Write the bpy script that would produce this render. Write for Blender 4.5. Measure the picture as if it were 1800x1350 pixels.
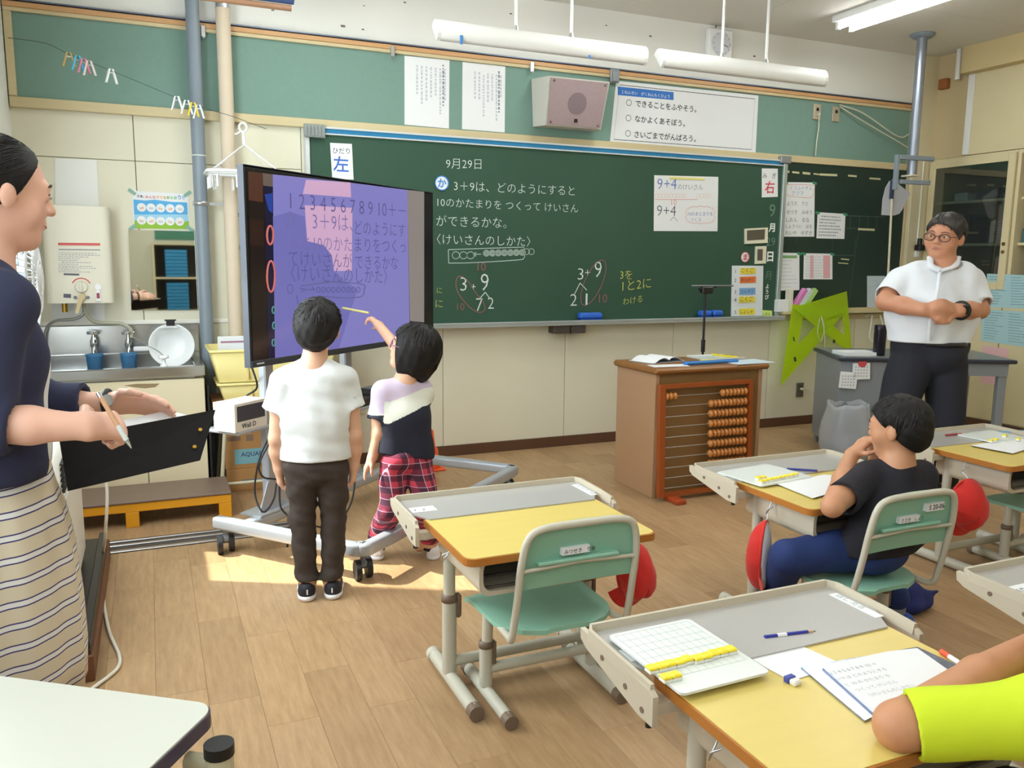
import bpy, math, random
import numpy as np
from mathutils import Matrix, Vector

rnd = random.Random(7)
scene = bpy.context.scene
COL = scene.collection
for _o in list(bpy.data.objects):
    bpy.data.objects.remove(_o)

# ------------------------------------------------------------------ camera
# room axes: X along the blackboard wall, Y towards it, Z up; metres
FPX, YAW, PITCH, ROLL, CAMH = 1447.1, math.radians(23.666), math.radians(8.58), math.radians(0.563), 1.305
_cy, _sy, _cp, _sp = math.cos(YAW), math.sin(YAW), math.cos(PITCH), math.sin(PITCH)
FWD = np.array([_sy * _cp, _cy * _cp, -_sp])
_rt = np.array([_cy, -_sy, 0.0]); _up = np.cross(_rt, FWD)
RT = math.cos(ROLL) * _rt + math.sin(ROLL) * _up
UP = -math.sin(ROLL) * _rt + math.cos(ROLL) * _up
CAM = np.array([0, 0, CAMH])
cam_d = bpy.data.cameras.new('camera')
cam_d.sensor_width = 36.0
cam_d.lens = FPX / 1800 * 36.0
cam_d.clip_start = 0.05
cam = bpy.data.objects.new('camera', cam_d)
COL.objects.link(cam)
cam.matrix_world = Matrix(((RT[0], UP[0], -FWD[0], 0), (RT[1], UP[1], -FWD[1], 0), (RT[2], UP[2], -FWD[2], CAMH), (0, 0, 0, 1)))
scene.camera = cam

def ray(x, y): return FWD + (x - 900) / FPX * RT - (y - 675) / FPX * UP
def onz(x, y, z=0.0):
    d = ray(x, y); return CAM + d * ((z - CAMH) / d[2])
def ony(x, y, Y):
    d = ray(x, y); return CAM + d * (Y / d[1])
def onx(x, y, X):
    d = ray(x, y); return CAM + d * (X / d[0])

# ------------------------------------------------------------------ light and exposure
scene.view_settings.view_transform = 'Standard'
scene.view_settings.look = 'None'
scene.view_settings.exposure = -0.25
scene.view_settings.gamma = 1.0
scene.view_settings.use_curve_mapping = False
world = bpy.data.worlds.new('world'); scene.world = world
world.use_nodes = True
_bg = world.node_tree.nodes['Background']
_bg.inputs[0].default_value = (0.78, 0.89, 1.0, 1)
_bg.inputs[1].default_value = 1.6

sun_d = bpy.data.lights.new('sun', 'SUN'); sun_d.energy = 18.0; sun_d.angle = math.radians(0.9); sun_d.color = (1.0, 0.95, 0.86)
sun = bpy.data.objects.new('sun', sun_d); COL.objects.link(sun)
sun.rotation_euler = Vector((0.634, -0.338, -0.695)).to_track_quat('-Z', 'Y').to_euler()

def area_light(name, loc, direction, sx, sy, watts, color):
    d = bpy.data.lights.new(name, 'AREA'); d.shape = 'RECTANGLE'; d.size = sx; d.size_y = sy; d.energy = watts; d.color = color
    o = bpy.data.objects.new(name, d); COL.objects.link(o); o.location = loc
    q = Vector(direction).to_track_quat('-Z', 'Z')
    o.rotation_euler = q.to_euler()
    return o
DAY = (0.87, 0.96, 1.0)
for _y, _w, _e in ((3.05, 1.55, 84), (1.0, 2.2, 32), (-1.6, 2.2, 38)):
    area_light('window_daylight', (-0.55, _y, 1.62), (1, 0, -0.12), _w, 1.35, _e, DAY)
TUBE = (0.90, 1.0, 0.95)
LAMPS = [(x, y) for x in (0.95, 2.7, 4.45) for y in (3.93, 1.4, -1.2)]
for _x, _y in LAMPS:
    area_light('ceiling_lamp_light', (_x, _y, 2.845), (0, 0, -1), 0.22, 1.2, 8 if _y > 3 else 3, TUBE)

# ------------------------------------------------------------------ materials
def lin(c):
    return tuple((v / 12.92 if v <= 0.04045 else ((v + 0.055) / 1.055) ** 2.4) for v in c)
MATS = {}
def M(name, rgb=None, rough=0.55, metal=0.0, noise=0.0, scale=8.0, bump=0.0, bscale=60.0, spec=0.5, emit=0.0, alpha=1.0, stretch=None, trans=0.0, sheen=0.0, sss=0.0, lincol=None):
    if name in MATS: return MATS[name]
    m = bpy.data.materials.new(name); m.use_nodes = True
    nt = m.node_tree; b = nt.nodes['Principled BSDF']
    col = lincol if lincol else lin([v / 255 for v in rgb])
    b.inputs['Base Color'].default_value = (*col, 1)
    b.inputs['Roughness'].default_value = rough
    b.inputs['Metallic'].default_value = metal
    b.inputs['Specular IOR Level'].default_value = spec
    if alpha < 1: b.inputs['Alpha'].default_value = alpha
    if trans: b.inputs['Transmission Weight'].default_value = trans
    if sheen: b.inputs['Sheen Weight'].default_value = sheen
    if sss:
        b.inputs['Subsurface Weight'].default_value = sss
        b.inputs['Subsurface Radius'].default_value = (0.010, 0.004, 0.002)
    if emit:
        b.inputs['Emission Color'].default_value = (*col, 1); b.inputs['Emission Strength'].default_value = emit
    if noise or bump:
        tc = nt.nodes.new('ShaderNodeTexCoord'); mp = nt.nodes.new('ShaderNodeMapping')
        nt.links.new(tc.outputs['Object'], mp.inputs['Vector'])
        if stretch: mp.inputs['Scale'].default_value = stretch
        if noise:
            n = nt.nodes.new('ShaderNodeTexNoise'); n.inputs['Scale'].default_value = scale; n.inputs['Detail'].default_value = 5
            nt.links.new(mp.outputs[0], n.inputs['Vector'])
            mx = nt.nodes.new('ShaderNodeMix'); mx.data_type = 'RGBA'
            mx.inputs['A'].default_value = (*[c * (1 - noise) for c in col], 1)
            mx.inputs['B'].default_value = (*[min(1, c * (1 + noise)) for c in col], 1)
            nt.links.new(n.outputs['Fac'], mx.inputs['Factor'])
            nt.links.new(mx.outputs['Result'], b.inputs['Base Color'])
        if bump:
            n2 = nt.nodes.new('ShaderNodeTexNoise'); n2.inputs['Scale'].default_value = bscale; n2.inputs['Detail'].default_value = 4
            nt.links.new(mp.outputs[0], n2.inputs['Vector'])
            bp = nt.nodes.new('ShaderNodeBump'); bp.inputs['Strength'].default_value = bump; bp.inputs['Distance'].default_value = 0.004
            nt.links.new(n2.outputs['Fac'], bp.inputs['Height']); nt.links.new(bp.outputs['Normal'], b.inputs['Normal'])
    MATS[name] = m
    return m

def thin_glass(name, tint=(0.95, 0.98, 0.97), gloss=0.1, rough=0.02):
    if name in MATS: return MATS[name]
    m = bpy.data.materials.new(name); m.use_nodes = True; nt = m.node_tree; nt.nodes.clear()
    out = nt.nodes.new('ShaderNodeOutputMaterial'); mix = nt.nodes.new('ShaderNodeMixShader')
    t = nt.nodes.new('ShaderNodeBsdfTransparent'); g = nt.nodes.new('ShaderNodeBsdfGlossy')
    t.inputs[0].default_value = (*tint, 1); g.inputs['Roughness'].default_value = rough
    mix.inputs[0].default_value = gloss
    nt.links.new(t.outputs[0], mix.inputs[1]); nt.links.new(g.outputs[0], mix.inputs[2]); nt.links.new(mix.outputs[0], out.inputs[0])
    MATS[name] = m
    return m

def thin_plastic(name, rgb, alpha, rough=0.25):
    """translucent film: part see-through, part diffuse and translucent"""
    if name in MATS: return MATS[name]
    m = bpy.data.materials.new(name); m.use_nodes = True; nt = m.node_tree; nt.nodes.clear()
    c = (*lin([v / 255 for v in rgb]), 1)
    out = nt.nodes.new('ShaderNodeOutputMaterial'); mix = nt.nodes.new('ShaderNodeMixShader'); mix2 = nt.nodes.new('ShaderNodeMixShader')
    t = nt.nodes.new('ShaderNodeBsdfTransparent'); p = nt.nodes.new('ShaderNodeBsdfPrincipled'); tl = nt.nodes.new('ShaderNodeBsdfTranslucent')
    p.inputs['Base Color'].default_value = c; p.inputs['Roughness'].default_value = rough; tl.inputs[0].default_value = c
    t.inputs[0].default_value = c
    mix2.inputs[0].default_value = 0.4; mix.inputs[0].default_value = alpha
    nt.links.new(p.outputs[0], mix2.inputs[1]); nt.links.new(tl.outputs[0], mix2.inputs[2])
    nt.links.new(t.outputs[0], mix.inputs[1]); nt.links.new(mix2.outputs[0], mix.inputs[2]); nt.links.new(mix.outputs[0], out.inputs[0])
    MATS[name] = m
    return m

# ------------------------------------------------------------------ text
_txt = {}
def text_mesh(s, off=0.0):
    key = (s, off)
    if key in _txt: return _txt[key]
    cu = bpy.data.curves.new('lettering', 'FONT'); cu.body = s; cu.resolution_u = 2; cu.offset = off; cu.size = 1.0
    o = bpy.data.objects.new('lettering', cu); COL.objects.link(o)
    dg = bpy.context.evaluated_depsgraph_get()
    me = bpy.data.meshes.new_from_object(o.evaluated_get(dg))
    V = np.array([tuple(v.co) for v in me.vertices]).reshape(-1, 3)[:, :2] if len(me.vertices) else np.zeros((0, 2))
    F = [tuple(p.vertices) for p in me.polygons]
    bpy.data.objects.remove(o); bpy.data.curves.remove(cu); bpy.data.meshes.remove(me)
    _txt[key] = (V, F)
    return V, F

# ------------------------------------------------------------------ mesh building
WM = {}
def A(*v): return np.array(v, float)
def unit(v):
    v = np.asarray(v, float); return v / (np.linalg.norm(v) + 1e-12)
def rotz(a):
    c, s = math.cos(a), math.sin(a); return np.array([[c, -s, 0], [s, c, 0], [0, 0, 1.0]])
def rotx(a):
    c, s = math.cos(a), math.sin(a); return np.array([[1.0, 0, 0], [0, c, -s], [0, s, c]])
def roty(a):
    c, s = math.cos(a), math.sin(a); return np.array([[c, 0, s], [0, 1.0, 0], [-s, 0, c]])
def frame_of(d):
    d = unit(d); h = A(0, 0, 1) if abs(d[2]) < 0.9 else A(1, 0, 0)
    u = unit(np.cross(h, d)); return u, np.cross(d, u), d
def smooth_path(pts, n=6, closed=False):
    P = [np.asarray(p, float) for p in pts]; m = len(P); out = []
    rng = range(m) if closed else range(m - 1)
    for i in rng:
        p1, p2 = P[i], P[(i + 1) % m]
        p0 = P[i - 1] if (closed or i > 0) else 2 * p1 - p2
        p3 = P[(i + 2) % m] if (closed or i + 2 < m) else 2 * p2 - p1
        for k in range(n):
            t = k / n
            out.append(0.5 * ((2 * p1) + (-p0 + p2) * t + (2 * p0 - 5 * p1 + 4 * p2 - p3) * t * t + (-p0 + 3 * p1 - 3 * p2 + p3) * t ** 3))
    if not closed: out.append(P[-1])
    return out
def rrect(w, h, r, n=5, cx=0, cy=0):
    pts = []
    for (sx, sy, a0) in ((1, 1, 0), (-1, 1, 90), (-1, -1, 180), (1, -1, 270)):
        for k in range(n + 1):
            a = math.radians(a0 + 90 * k / n)
            pts.append((cx + sx * (w / 2 - r) + r * math.cos(a), cy + sy * (h / 2 - r) + r * math.sin(a)))
    return pts

class MB:
    def __init__(s): s.v = []; s.f = []; s.sm = []
    def add(s, V, F, smooth=False):
        o = len(s.v); s.v.extend([tuple(map(float, v)) for v in V])
        s.f.extend([tuple(o + i for i in f) for f in F]); s.sm.extend([smooth] * len(F)); return s
    def box(s, x0, x1, y0, y1, z0, z1, bev=0.0, R=None, o=(0, 0, 0)):
        if x0 > x1: x0, x1 = x1, x0
        if y0 > y1: y0, y1 = y1, y0
        if z0 > z1: z0, z1 = z1, z0
        b = min(bev, 0.49 * min(x1 - x0, y1 - y0, z1 - z0))
        if b <= 0:
            V = [(x, y, z) for x in (x0, x1) for y in (y0, y1) for z in (z0, z1)]
            F = [(0, 1, 3, 2), (4, 6, 7, 5), (0, 4, 5, 1), (2, 3, 7, 6), (0, 2, 6, 4), (1, 5, 7, 3)]
        else:
            V = []; idx = {}
            for i, (x, sx) in enumerate(((x0, 1), (x1, -1))):
                for j, (y, sy) in enumerate(((y0, 1), (y1, -1))):
                    for k, (z, sz) in enumerate(((z0, 1), (z1, -1))):
                        idx[i, j, k] = len(V)
                        V += [(x, y + sy * b, z + sz * b), (x + sx * b, y, z + sz * b), (x + sx * b, y + sy * b, z)]
            g = lambda i, j, k, a: idx[i, j, k] + a
            F = [(g(0,0,0,0), g(0,0,1,0), g(0,1,1,0), g(0,1,0,0)), (g(1,0,0,0), g(1,1,0,0), g(1,1,1,0), g(1,0,1,0)),
                 (g(0,0,0,1), g(1,0,0,1), g(1,0,1,1), g(0,0,1,1)), (g(0,1,0,1), g(0,1,1,1), g(1,1,1,1), g(1,1,0,1)),
                 (g(0,0,0,2), g(0,1,0,2), g(1,1,0,2), g(1,0,0,2)), (g(0,0,1,2), g(1,0,1,2), g(1,1,1,2), g(0,1,1,2))]
            for k in (0, 1):
                for j in (0, 1): F.append((g(0,j,k,1), g(1,j,k,1), g(1,j,k,2), g(0,j,k,2)))
                for i in (0, 1): F.append((g(i,0,k,0), g(i,1,k,0), g(i,1,k,2), g(i,0,k,2)))
            for i in (0, 1):
                for j in (0, 1): F.append((g(i,j,0,0), g(i,j,1,0), g(i,j,1,1), g(i,j,0,1)))
            for key, q in idx.items(): F.append((q, q + 1, q + 2))
        V = np.array(V, float)
        if R is not None: V = V @ np.asarray(R).T
        return s.add(V + np.asarray(o, float), F)
    def cyl(s, a, b, ra, rb=None, n=16, cap=True, smooth=True):
        a = np.asarray(a, float); b = np.asarray(b, float); rb = ra if rb is None else rb
        u, w, d = frame_of(b - a); V = []; F = []
        for c, r in ((a, ra), (b, rb)):
            for k in range(n):
                t = 2 * math.pi * k / n; V.append(c + r * (math.cos(t) * u + math.sin(t) * w))
        for k in range(n): F.append((k, (k + 1) % n, n + (k + 1) % n, n + k))
        s.add(V, F, smooth)
        if cap: s.add(V, [tuple(range(n))[::-1], tuple(range(n, 2 * n))])
        return s
    def tube(s, pts, r, n=8, closed=False, cap=True, flat=None):
        P = [np.asarray(p, float) for p in pts]; m = len(P)
        rs = r if isinstance(r, (list, tuple, np.ndarray)) else [r] * m
        V = []; F = []; u = None
        for i in range(m):
            if closed: d = P[(i + 1) % m] - P[i - 1]
            else: d = P[min(i + 1, m - 1)] - P[max(i - 1, 0)]
            d = unit(d)
            if u is None: u, w, _ = frame_of(d)
            else:
                u = unit(u - d * np.dot(u, d)); w = np.cross(d, u)
            for k in range(n):
                t = 2 * math.pi * (k + 0.5) / n; V.append(P[i] + rs[i] * (math.cos(t) * u + math.sin(t) * w * (flat or 1)))
        for i in range(m if closed else m - 1):
            j = (i + 1) % m
            for k in range(n): F.append((i * n + k, i * n + (k + 1) % n, j * n + (k + 1) % n, j * n + k))
        s.add(V, F, True)
        if cap and not closed: s.add(V, [tuple(range(n))[::-1], tuple((m - 1) * n + k for k in range(n))])
        return s
    def lathe(s, prof, n=24, o=(0, 0, 0), R=None, smooth=True, sx=1.0, sy=1.0):
        V = []; F = []; m = len(prof)
        for (r, z) in prof:
            for k in range(n):
                t = 2 * math.pi * k / n; V.append((r * math.cos(t) * sx, r * math.sin(t) * sy, z))
        for i in range(m - 1):
            for k in range(n): F.append((i * n + k, i * n + (k + 1) % n, (i + 1) * n + (k + 1) % n, (i + 1) * n + k))
        V = np.array(V)
        if R is not None: V = V @ np.asarray(R).T
        V = V + np.asarray(o, float)
        s.add(V, F, smooth)
        caps = []
        if prof[0][0] > 1e-6: caps.append(tuple(range(n))[::-1])
        if prof[-1][0] > 1e-6: caps.append(tuple((m - 1) * n + k for k in range(n)))
        if caps: s.add(V, caps)
        return s
    def prism(s, poly, o, u, v, w, smooth=False):
        """polygon in the (u, v) plane at o, swept along w"""
        o, u, v, w = (np.asarray(q, float) for q in (o, u, v, w)); n = len(poly)
        Aq = [o + p[0] * u + p[1] * v for p in poly]; V = Aq + [q + w for q in Aq]
        s.add(V, [tuple(range(n))[::-1], tuple(range(n, 2 * n))])
        s.add(V, [(k, (k + 1) % n, n + (k + 1) % n, n + k) for k in range(n)], smooth)
        return s
    def loft(s, rings, smooth=True, cap=True):
        n = len(rings[0]); V = [p for r in rings for p in r]; F = []
        for i in range(len(rings) - 1):
            for k in range(n): F.append((i * n + k, i * n + (k + 1) % n, (i + 1) * n + (k + 1) % n, (i + 1) * n + k))
        s.add(V, F, smooth)
        if cap: s.add(V, [tuple(range(n))[::-1], tuple((len(rings) - 1) * n + k for k in range(n))])
        return s
    def grid(s, P, smooth=True, thick=None):
        """P: rows x cols array of points"""
        P = np.asarray(P, float); a, b = P.shape[:2]
        F = [(i * b + j, i * b + j + 1, (i + 1) * b + j + 1, (i + 1) * b + j) for i in range(a - 1) for j in range(b - 1)]
        s.add(P.reshape(-1, 3), F, smooth)
        if thick is not None:
            Q = P + np.asarray(thick, float); s.add(Q.reshape(-1, 3), [f[::-1] for f in F], smooth)
            loop = [(0, j) for j in range(b)] + [(i, b - 1) for i in range(1, a)] + [(a - 1, j) for j in range(b - 2, -1, -1)] + [(i, 0) for i in range(a - 2, 0, -1)]
            n = len(loop); V = [P[i] for i in loop] + [Q[i] for i in loop]
            s.add(V, [(k, (k + 1) % n, n + (k + 1) % n, n + k) for k in range(n)])
        return s
    def sphere(s, c, r, n=12, m=8, sc=(1, 1, 1)):
        prof = [(math.sin(math.pi * i / m), -math.cos(math.pi * i / m)) for i in range(m + 1)]
        V = []; F = []
        for (pr, pz) in prof:
            for k in range(n):
                t = 2 * math.pi * k / n; V.append((c[0] + r * sc[0] * pr * math.cos(t), c[1] + r * sc[1] * pr * math.sin(t), c[2] + r * sc[2] * pz))
        for i in range(m):
            for k in range(n): F.append((i * n + k, i * n + (k + 1) % n, (i + 1) * n + (k + 1) % n, (i + 1) * n + k))
        return s.add(V, F, True)
    def text(s, t, o, u, v, size, off=0.0, align='l', vertical=False, pitch=1.05, squash=1.0, jit=0.0):
        o, u, v = (np.asarray(q, float) for q in (o, u, v))
        if vertical:
            for i, ch in enumerate(t):
                V, F = text_mesh(ch, off)
                if len(V): s.add([o + (p[0] * u + (p[1] - (i + 1) * pitch) * v) * size for p in V], F)
            return s
        V, F = text_mesh(t, off)
        if not len(V): return s
        dx = {'l': 0, 'c': -(V[:, 0].max() + V[:, 0].min()) / 2, 'r': -V[:, 0].max()}[align]
        s.add([o + ((p[0] + dx) * squash * u + p[1] * v) * size for p in V], F)
        return s
    def ribbon(s, pts, w, o, u, v, closed=False):
        P = [np.asarray(p, float)[:2] for p in pts]; o, u, v = (np.asarray(q, float) for q in (o, u, v)); m = len(P); V = []
        for i in range(m):
            d = (P[(i + 1) % m] - P[i - 1]) if closed else (P[min(i + 1, m - 1)] - P[max(i - 1, 0)])
            L = np.linalg.norm(d) + 1e-9; nrm = A(-d[1], d[0]) / L * w / 2
            for q in (P[i] + nrm, P[i] - nrm): V.append(o + q[0] * u + q[1] * v)
        F = [(2 * i, 2 * i + 1, (2 * i + 3) % (2 * m), (2 * i + 2) % (2 * m)) for i in range(m if closed else m - 1)]
        return s.add(V, F)
    def rect(s, x0, x1, y0, y1, o, u, v):
        o, u, v = (np.asarray(q, float) for q in (o, u, v))
        return s.add([o + a * u + b * v for a, b in ((x0, y0), (x1, y0), (x1, y1), (x0, y1))], [(0, 1, 2, 3)])
    def mesh(s, name, mat, Minv=None):
        me = bpy.data.meshes.new(name); V = np.array(s.v, float).reshape(-1, 3)
        if Minv is not None: V = V @ np.array(Minv.to_3x3()).T + np.array(Minv.translation)
        me.from_pydata(V.tolist(), [], s.f); me.polygons.foreach_set('use_smooth', s.sm); me.materials.append(mat); me.update()
        return me
    def build(s, name, mat, par=None, world=False):
        me = s.mesh(name, mat, WM[par.name].inverted() if (world and par) else None)
        o = bpy.data.objects.new(name, me); COL.objects.link(o)
        if par: o.parent = par; WM[o.name] = WM[par.name]
        else: WM[o.name] = Matrix()
        return o
def tag(o, label=None, cat=None, group=None, kind=None):
    if label: o['label'] = label
    if cat: o['category'] = cat
    if group: o['group'] = group
    if kind: o['kind'] = kind
    return o
def thing(name, label, cat, loc=(0, 0, 0), rz=0.0, group=None):
    o = bpy.data.objects.new(name, None); COL.objects.link(o); o.empty_display_size = 0.05
    o.location = loc; o.rotation_euler = (0, 0, rz)
    WM[o.name] = Matrix.Translation(Vector(loc)) @ Matrix.Rotation(rz, 4, 'Z')
    return tag(o, label, cat, group)
def solo(name, label, cat, mb, mat, loc, group=None):
    """a thing that is one mesh, geometry given in world space, origin at loc"""
    me = mb.mesh(name, mat, Matrix.Translation(Vector(loc)).inverted())
    o = bpy.data.objects.new(name, me); COL.objects.link(o); o.location = loc; WM[o.name] = Matrix.Translation(Vector(loc))
    return tag(o, label, cat, group)
def copy_tree(o, parent=None):
    c = o.copy(); COL.objects.link(c); c.parent = parent
    WM[c.name] = WM[o.name]
    for ch in o.children: copy_tree(ch, c)
    return c
def place(o, loc, rz=0.0):
    o.location = loc; o.rotation_euler = (0, 0, rz)
    WM[o.name] = Matrix.Translation(Vector(loc)) @ Matrix.Rotation(rz, 4, 'Z')
    for c in o.children_recursive: WM[c.name] = WM[o.name]
    return o
def struct(name, mb, mat, label=None):
    return tag(mb.build(name, mat), label=label, kind='structure')

D = 5.103            # front wall
XL, XR, YB, HC = -0.62, 5.98, -3.2, 2.97
UX, UZ = A(1, 0, 0), A(0, 0, 1)
# ------------------------------------------------------------------ room shell
cream = M('cream_panel', (224, 220, 198), rough=0.5, noise=0.03, scale=3, bump=0.03, bscale=300)
seam = M('dark_seam', (120, 108, 88), rough=0.8)
plaster = M('white_plaster', (234, 234, 228), rough=0.8, noise=0.05, scale=2.5, bump=0.05, bscale=120)
brown_base = M('brown_vinyl', (92, 62, 44), rough=0.5, noise=0.08, scale=6)
alu = M('aluminium', (196, 198, 200), rough=0.32, metal=0.85)
steel = M('stainless', (190, 192, 192), rough=0.22, metal=1.0, noise=0.05, scale=30, stretch=(1, 1, 12))
grey_paint = M('grey_painted_steel', (128, 140, 150), rough=0.45)
white_paint = M('white_paint', (232, 233, 230), rough=0.4)
paper_w = M('white_paper', (232, 234, 236), rough=0.8)
black_ink = M('black_ink', (45, 48, 58), rough=0.8)
grey_ink = M('grey_ink', (150, 155, 168), rough=0.8)
pale_ink = M('pale_ink', (192, 197, 206), rough=0.8)
blue_ink = M('blue_ink', (60, 105, 200), rough=0.7)
red_ink = M('red_ink', (205, 60, 70), rough=0.7)
black_pl = M('black_plastic', (22, 22, 24), rough=0.4)
white_pl = M('white_plastic', (236, 238, 238), rough=0.35)

def floor_mat(name, island):
    m = bpy.data.materials.new(name); m.use_nodes = True; nt = m.node_tree; b = nt.nodes['Principled BSDF']
    tc = nt.nodes.new('ShaderNodeTexCoord'); mp = nt.nodes.new('ShaderNodeMapping'); mp.inputs['Scale'].default_value = (9, 1.1, 1)
    add = nt.nodes.new('ShaderNodeVectorMath'); add.operation = 'ADD'
    if island:
        src = nt.nodes.new('ShaderNodeNewGeometry').outputs['Random Per Island']
    else:
        src = nt.nodes.new('ShaderNodeObjectInfo').outputs['Random']
    mul = nt.nodes.new('ShaderNodeMath'); mul.operation = 'MULTIPLY'; mul.inputs[1].default_value = 37.0
    nt.links.new(src, mul.inputs[0]); cmb = nt.nodes.new('ShaderNodeCombineXYZ')
    nt.links.new(mul.outputs[0], cmb.inputs[0]); nt.links.new(mul.outputs[0], cmb.inputs[1])
    nt.links.new(tc.outputs['Object'], add.inputs[0]); nt.links.new(cmb.outputs[0], add.inputs[1]); nt.links.new(add.outputs[0], mp.inputs['Vector'])
    n = nt.nodes.new('ShaderNodeTexNoise'); n.inputs['Scale'].default_value = 6; n.inputs['Detail'].default_value = 8; n.inputs['Roughness'].default_value = 0.65
    nt.links.new(mp.outputs[0], n.inputs['Vector'])
    r1 = nt.nodes.new('ShaderNodeValToRGB')
    r1.color_ramp.elements[0].position = 0.3; r1.color_ramp.elements[0].color = (*lin((0.655, 0.525, 0.38)), 1)
    r1.color_ramp.elements[1].position = 0.7; r1.color_ramp.elements[1].color = (*lin((0.75, 0.62, 0.465)), 1)
    nt.links.new(n.outputs['Fac'], r1.inputs[0])
    r2 = nt.nodes.new('ShaderNodeValToRGB'); r2.color_ramp.interpolation = 'LINEAR'
    for i, (p, c) in enumerate(((0.0, (0.82, 0.80, 0.77)), (0.4, (0.93, 0.93, 0.92)), (0.75, (1.0, 1.0, 0.99)), (1.0, (1.0, 1.02, 1.05)))):
        e = r2.color_ramp.elements[i] if i < 2 else r2.color_ramp.elements.new(p)
        e.position = p; e.color = (*c, 1)
    r2.color_ramp.elements[1].position = 0.4
    nt.links.new(src, r2.inputs[0])
    mx = nt.nodes.new('ShaderNodeMix'); mx.data_type = 'RGBA'; mx.blend_type = 'MULTIPLY'; mx.inputs['Factor'].default_value = 1.0
    nt.links.new(r1.outputs[0], mx.inputs['A']); nt.links.new(r2.outputs[0], mx.inputs['B']); nt.links.new(mx.outputs['Result'], b.inputs['Base Color'])
    b.inputs['Roughness'].default_value = 0.42; b.inputs['Specular IOR Level'].default_value = 0.4
    return m
fm, fms = floor_mat('floor_plank_wood', False), floor_mat('floor_plank_wood_rest', True)
fl = struct('floor', MB().box(XL - 0.3, XR + 0.6, YB, D + 0.15, -0.08, -0.0035), M('floor_joint', (120, 92, 62), rough=0.7), 'light brown wooden plank flooring of the classroom')
PW, PL = 0.1435, 0.60
plank_me = MB().box(0, PW - 0.0006, 0, PL - 0.0006, -0.003, 0, bev=0.0004).mesh('plank', fm)
cells = []
for i in range(int((XR - XL) / PW) + 1):
    off = rnd.random() * PL
    for j in range(-1, 15):
        y = YB + off + j * PL
        if y > D: continue
        x = XL + i * PW; c = A(x + PW / 2, y + PL / 2, 0); q = c - CAM; d = q @ FWD
        sx, sy = (900 + FPX * (q @ RT) / d, 675 - FPX * (q @ UP) / d) if d > 0.3 else (1e9, 1e9)
        vis = -80 < sx < 1880 and -50 < sy < 1450
        cells.append((0 if vis else 1, d if d > 0 else 99, x, y))
cells.sort()
rest = MB()
for n, (nv, d, x, y) in enumerate(cells):
    x1, y0, y1 = min(x + PW, XR + 0.3), max(y, YB), min(y + PL, D + 0.1)
    if n < 300 and y1 - y0 > PL - 0.01:
        o = bpy.data.objects.new('plank', plank_me); COL.objects.link(o); o.parent = fl; o.location = (x, y, 0)
    elif y1 - y0 > 0.03: rest.box(x, x1 - 0.0006, y0, y1 - 0.0006, -0.003, 0)
tag(rest.build('planks_beyond', fms, fl), kind='stuff')

# floor rail in front of the sink
rail = tag(MB().box(-0.62, 0.62, 3.90, 4.08, 0.0, 0.003).build('trim_1', M('rail_dark', (70, 62, 60), rough=0.5)), 'aluminium floor rail with dark grooves in front of the sink', kind='structure')
for y0, y1 in ((3.90, 3.925), (3.985, 4.005), (4.045, 4.06)):
    MB().box(-0.62, 0.62, y0, y1, 0.002, 0.008, bev=0.002).build('rail_strip', alu, rail)

# ceiling
ceil_m = M('acoustic_ceiling', (226, 223, 215), rough=0.95, noise=0.16, scale=140, bump=0.25, bscale=220)
ce = struct('ceiling', MB().box(XL - 0.3, XR + 0.6, YB, D + 0.15, HC + 0.006, HC + 0.1), M('ceiling_seam', (120, 116, 108), rough=0.9), 'pale grey acoustic board ceiling')
cp = MB().box(0, 0.906, 0, 0.906, 0, 0.008).mesh('ceiling_panel', ceil_m)
for i in range(8):
    for j in range(10):
        x, y = XL - 0.05 + i * 0.909, D - (j + 1) * 0.909
        if y < YB - 0.5: continue
        o = bpy.data.objects.new('ceiling_panel', cp); COL.objects.link(o); o.parent = ce; o.location = (x, y, HC)

# front wall
wf = struct('wall_front', MB().box(XL - 0.3, XR + 0.6, D + 0.007, D + 0.15, 0, HC + 0.05), seam, 'cream panelled front wall with white plaster above the bulletin board')
MB().box(XL - 0.3, XR + 0.6, D - 0.002, D + 0.008, 2.56, HC + 0.03).build('plaster_band', plaster, wf)
seams_x = [-0.94, -0.04, 0.86, 1.74, 2.64, 3.54, 4.44, 5.33, 6.2]
for a, b in zip(seams_x[:-1], seams_x[1:]):
    if b < 1.0:
        MB().box(a + 0.002, b - 0.002, D, D + 0.008, 1.8235, 2.12, bev=0.0015).build('wall_panel', cream, wf)
        MB().box(a + 0.002, b - 0.002, D, D + 0.008, 0.04, 1.82, bev=0.0015).build('wall_panel', cream, wf)
    else:
        MB().box(a + 0.002, b - 0.002, D, D + 0.008, 0.04, 2.12, bev=0.0015).build('wall_panel', cream, wf)
for nm, (px, py) in {'m': (1620, 30)}.items(): pass
for (x, z, r) in ((1.0, 2.87, .006), (1.25, 2.79, .004), (1.5, 2.84, .006), (1.12, 2.66, .01), (1.24, 2.655, .006), (2.2, 2.86, .006), (2.9, 2.87, .005), (3.25, 2.84, .008), (4.15, 2.80, .008), (0.72, 2.70, .006)):
    MB().box(x - r, x + r * 1.6, D - 0.0035, D - 0.001, z - r * 0.6, z + r * 0.6).build('plaster_chip', M('chip', (120, 105, 90), rough=0.9), wf)
struct('baseboard_front', MB().box(XL, XR, D - 0.010, D + 0.002, 0, 0.072, bev=0.002), brown_base, 'dark brown baseboard along the front wall')
struct('trim_2', MB().box(-0.60, 0.875, D - 0.008, D + 0.001, 0.925, 0.948, bev=0.002), M('pale_trim', (238, 236, 226), rough=0.4), 'pale horizontal moulding behind the sink')
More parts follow.
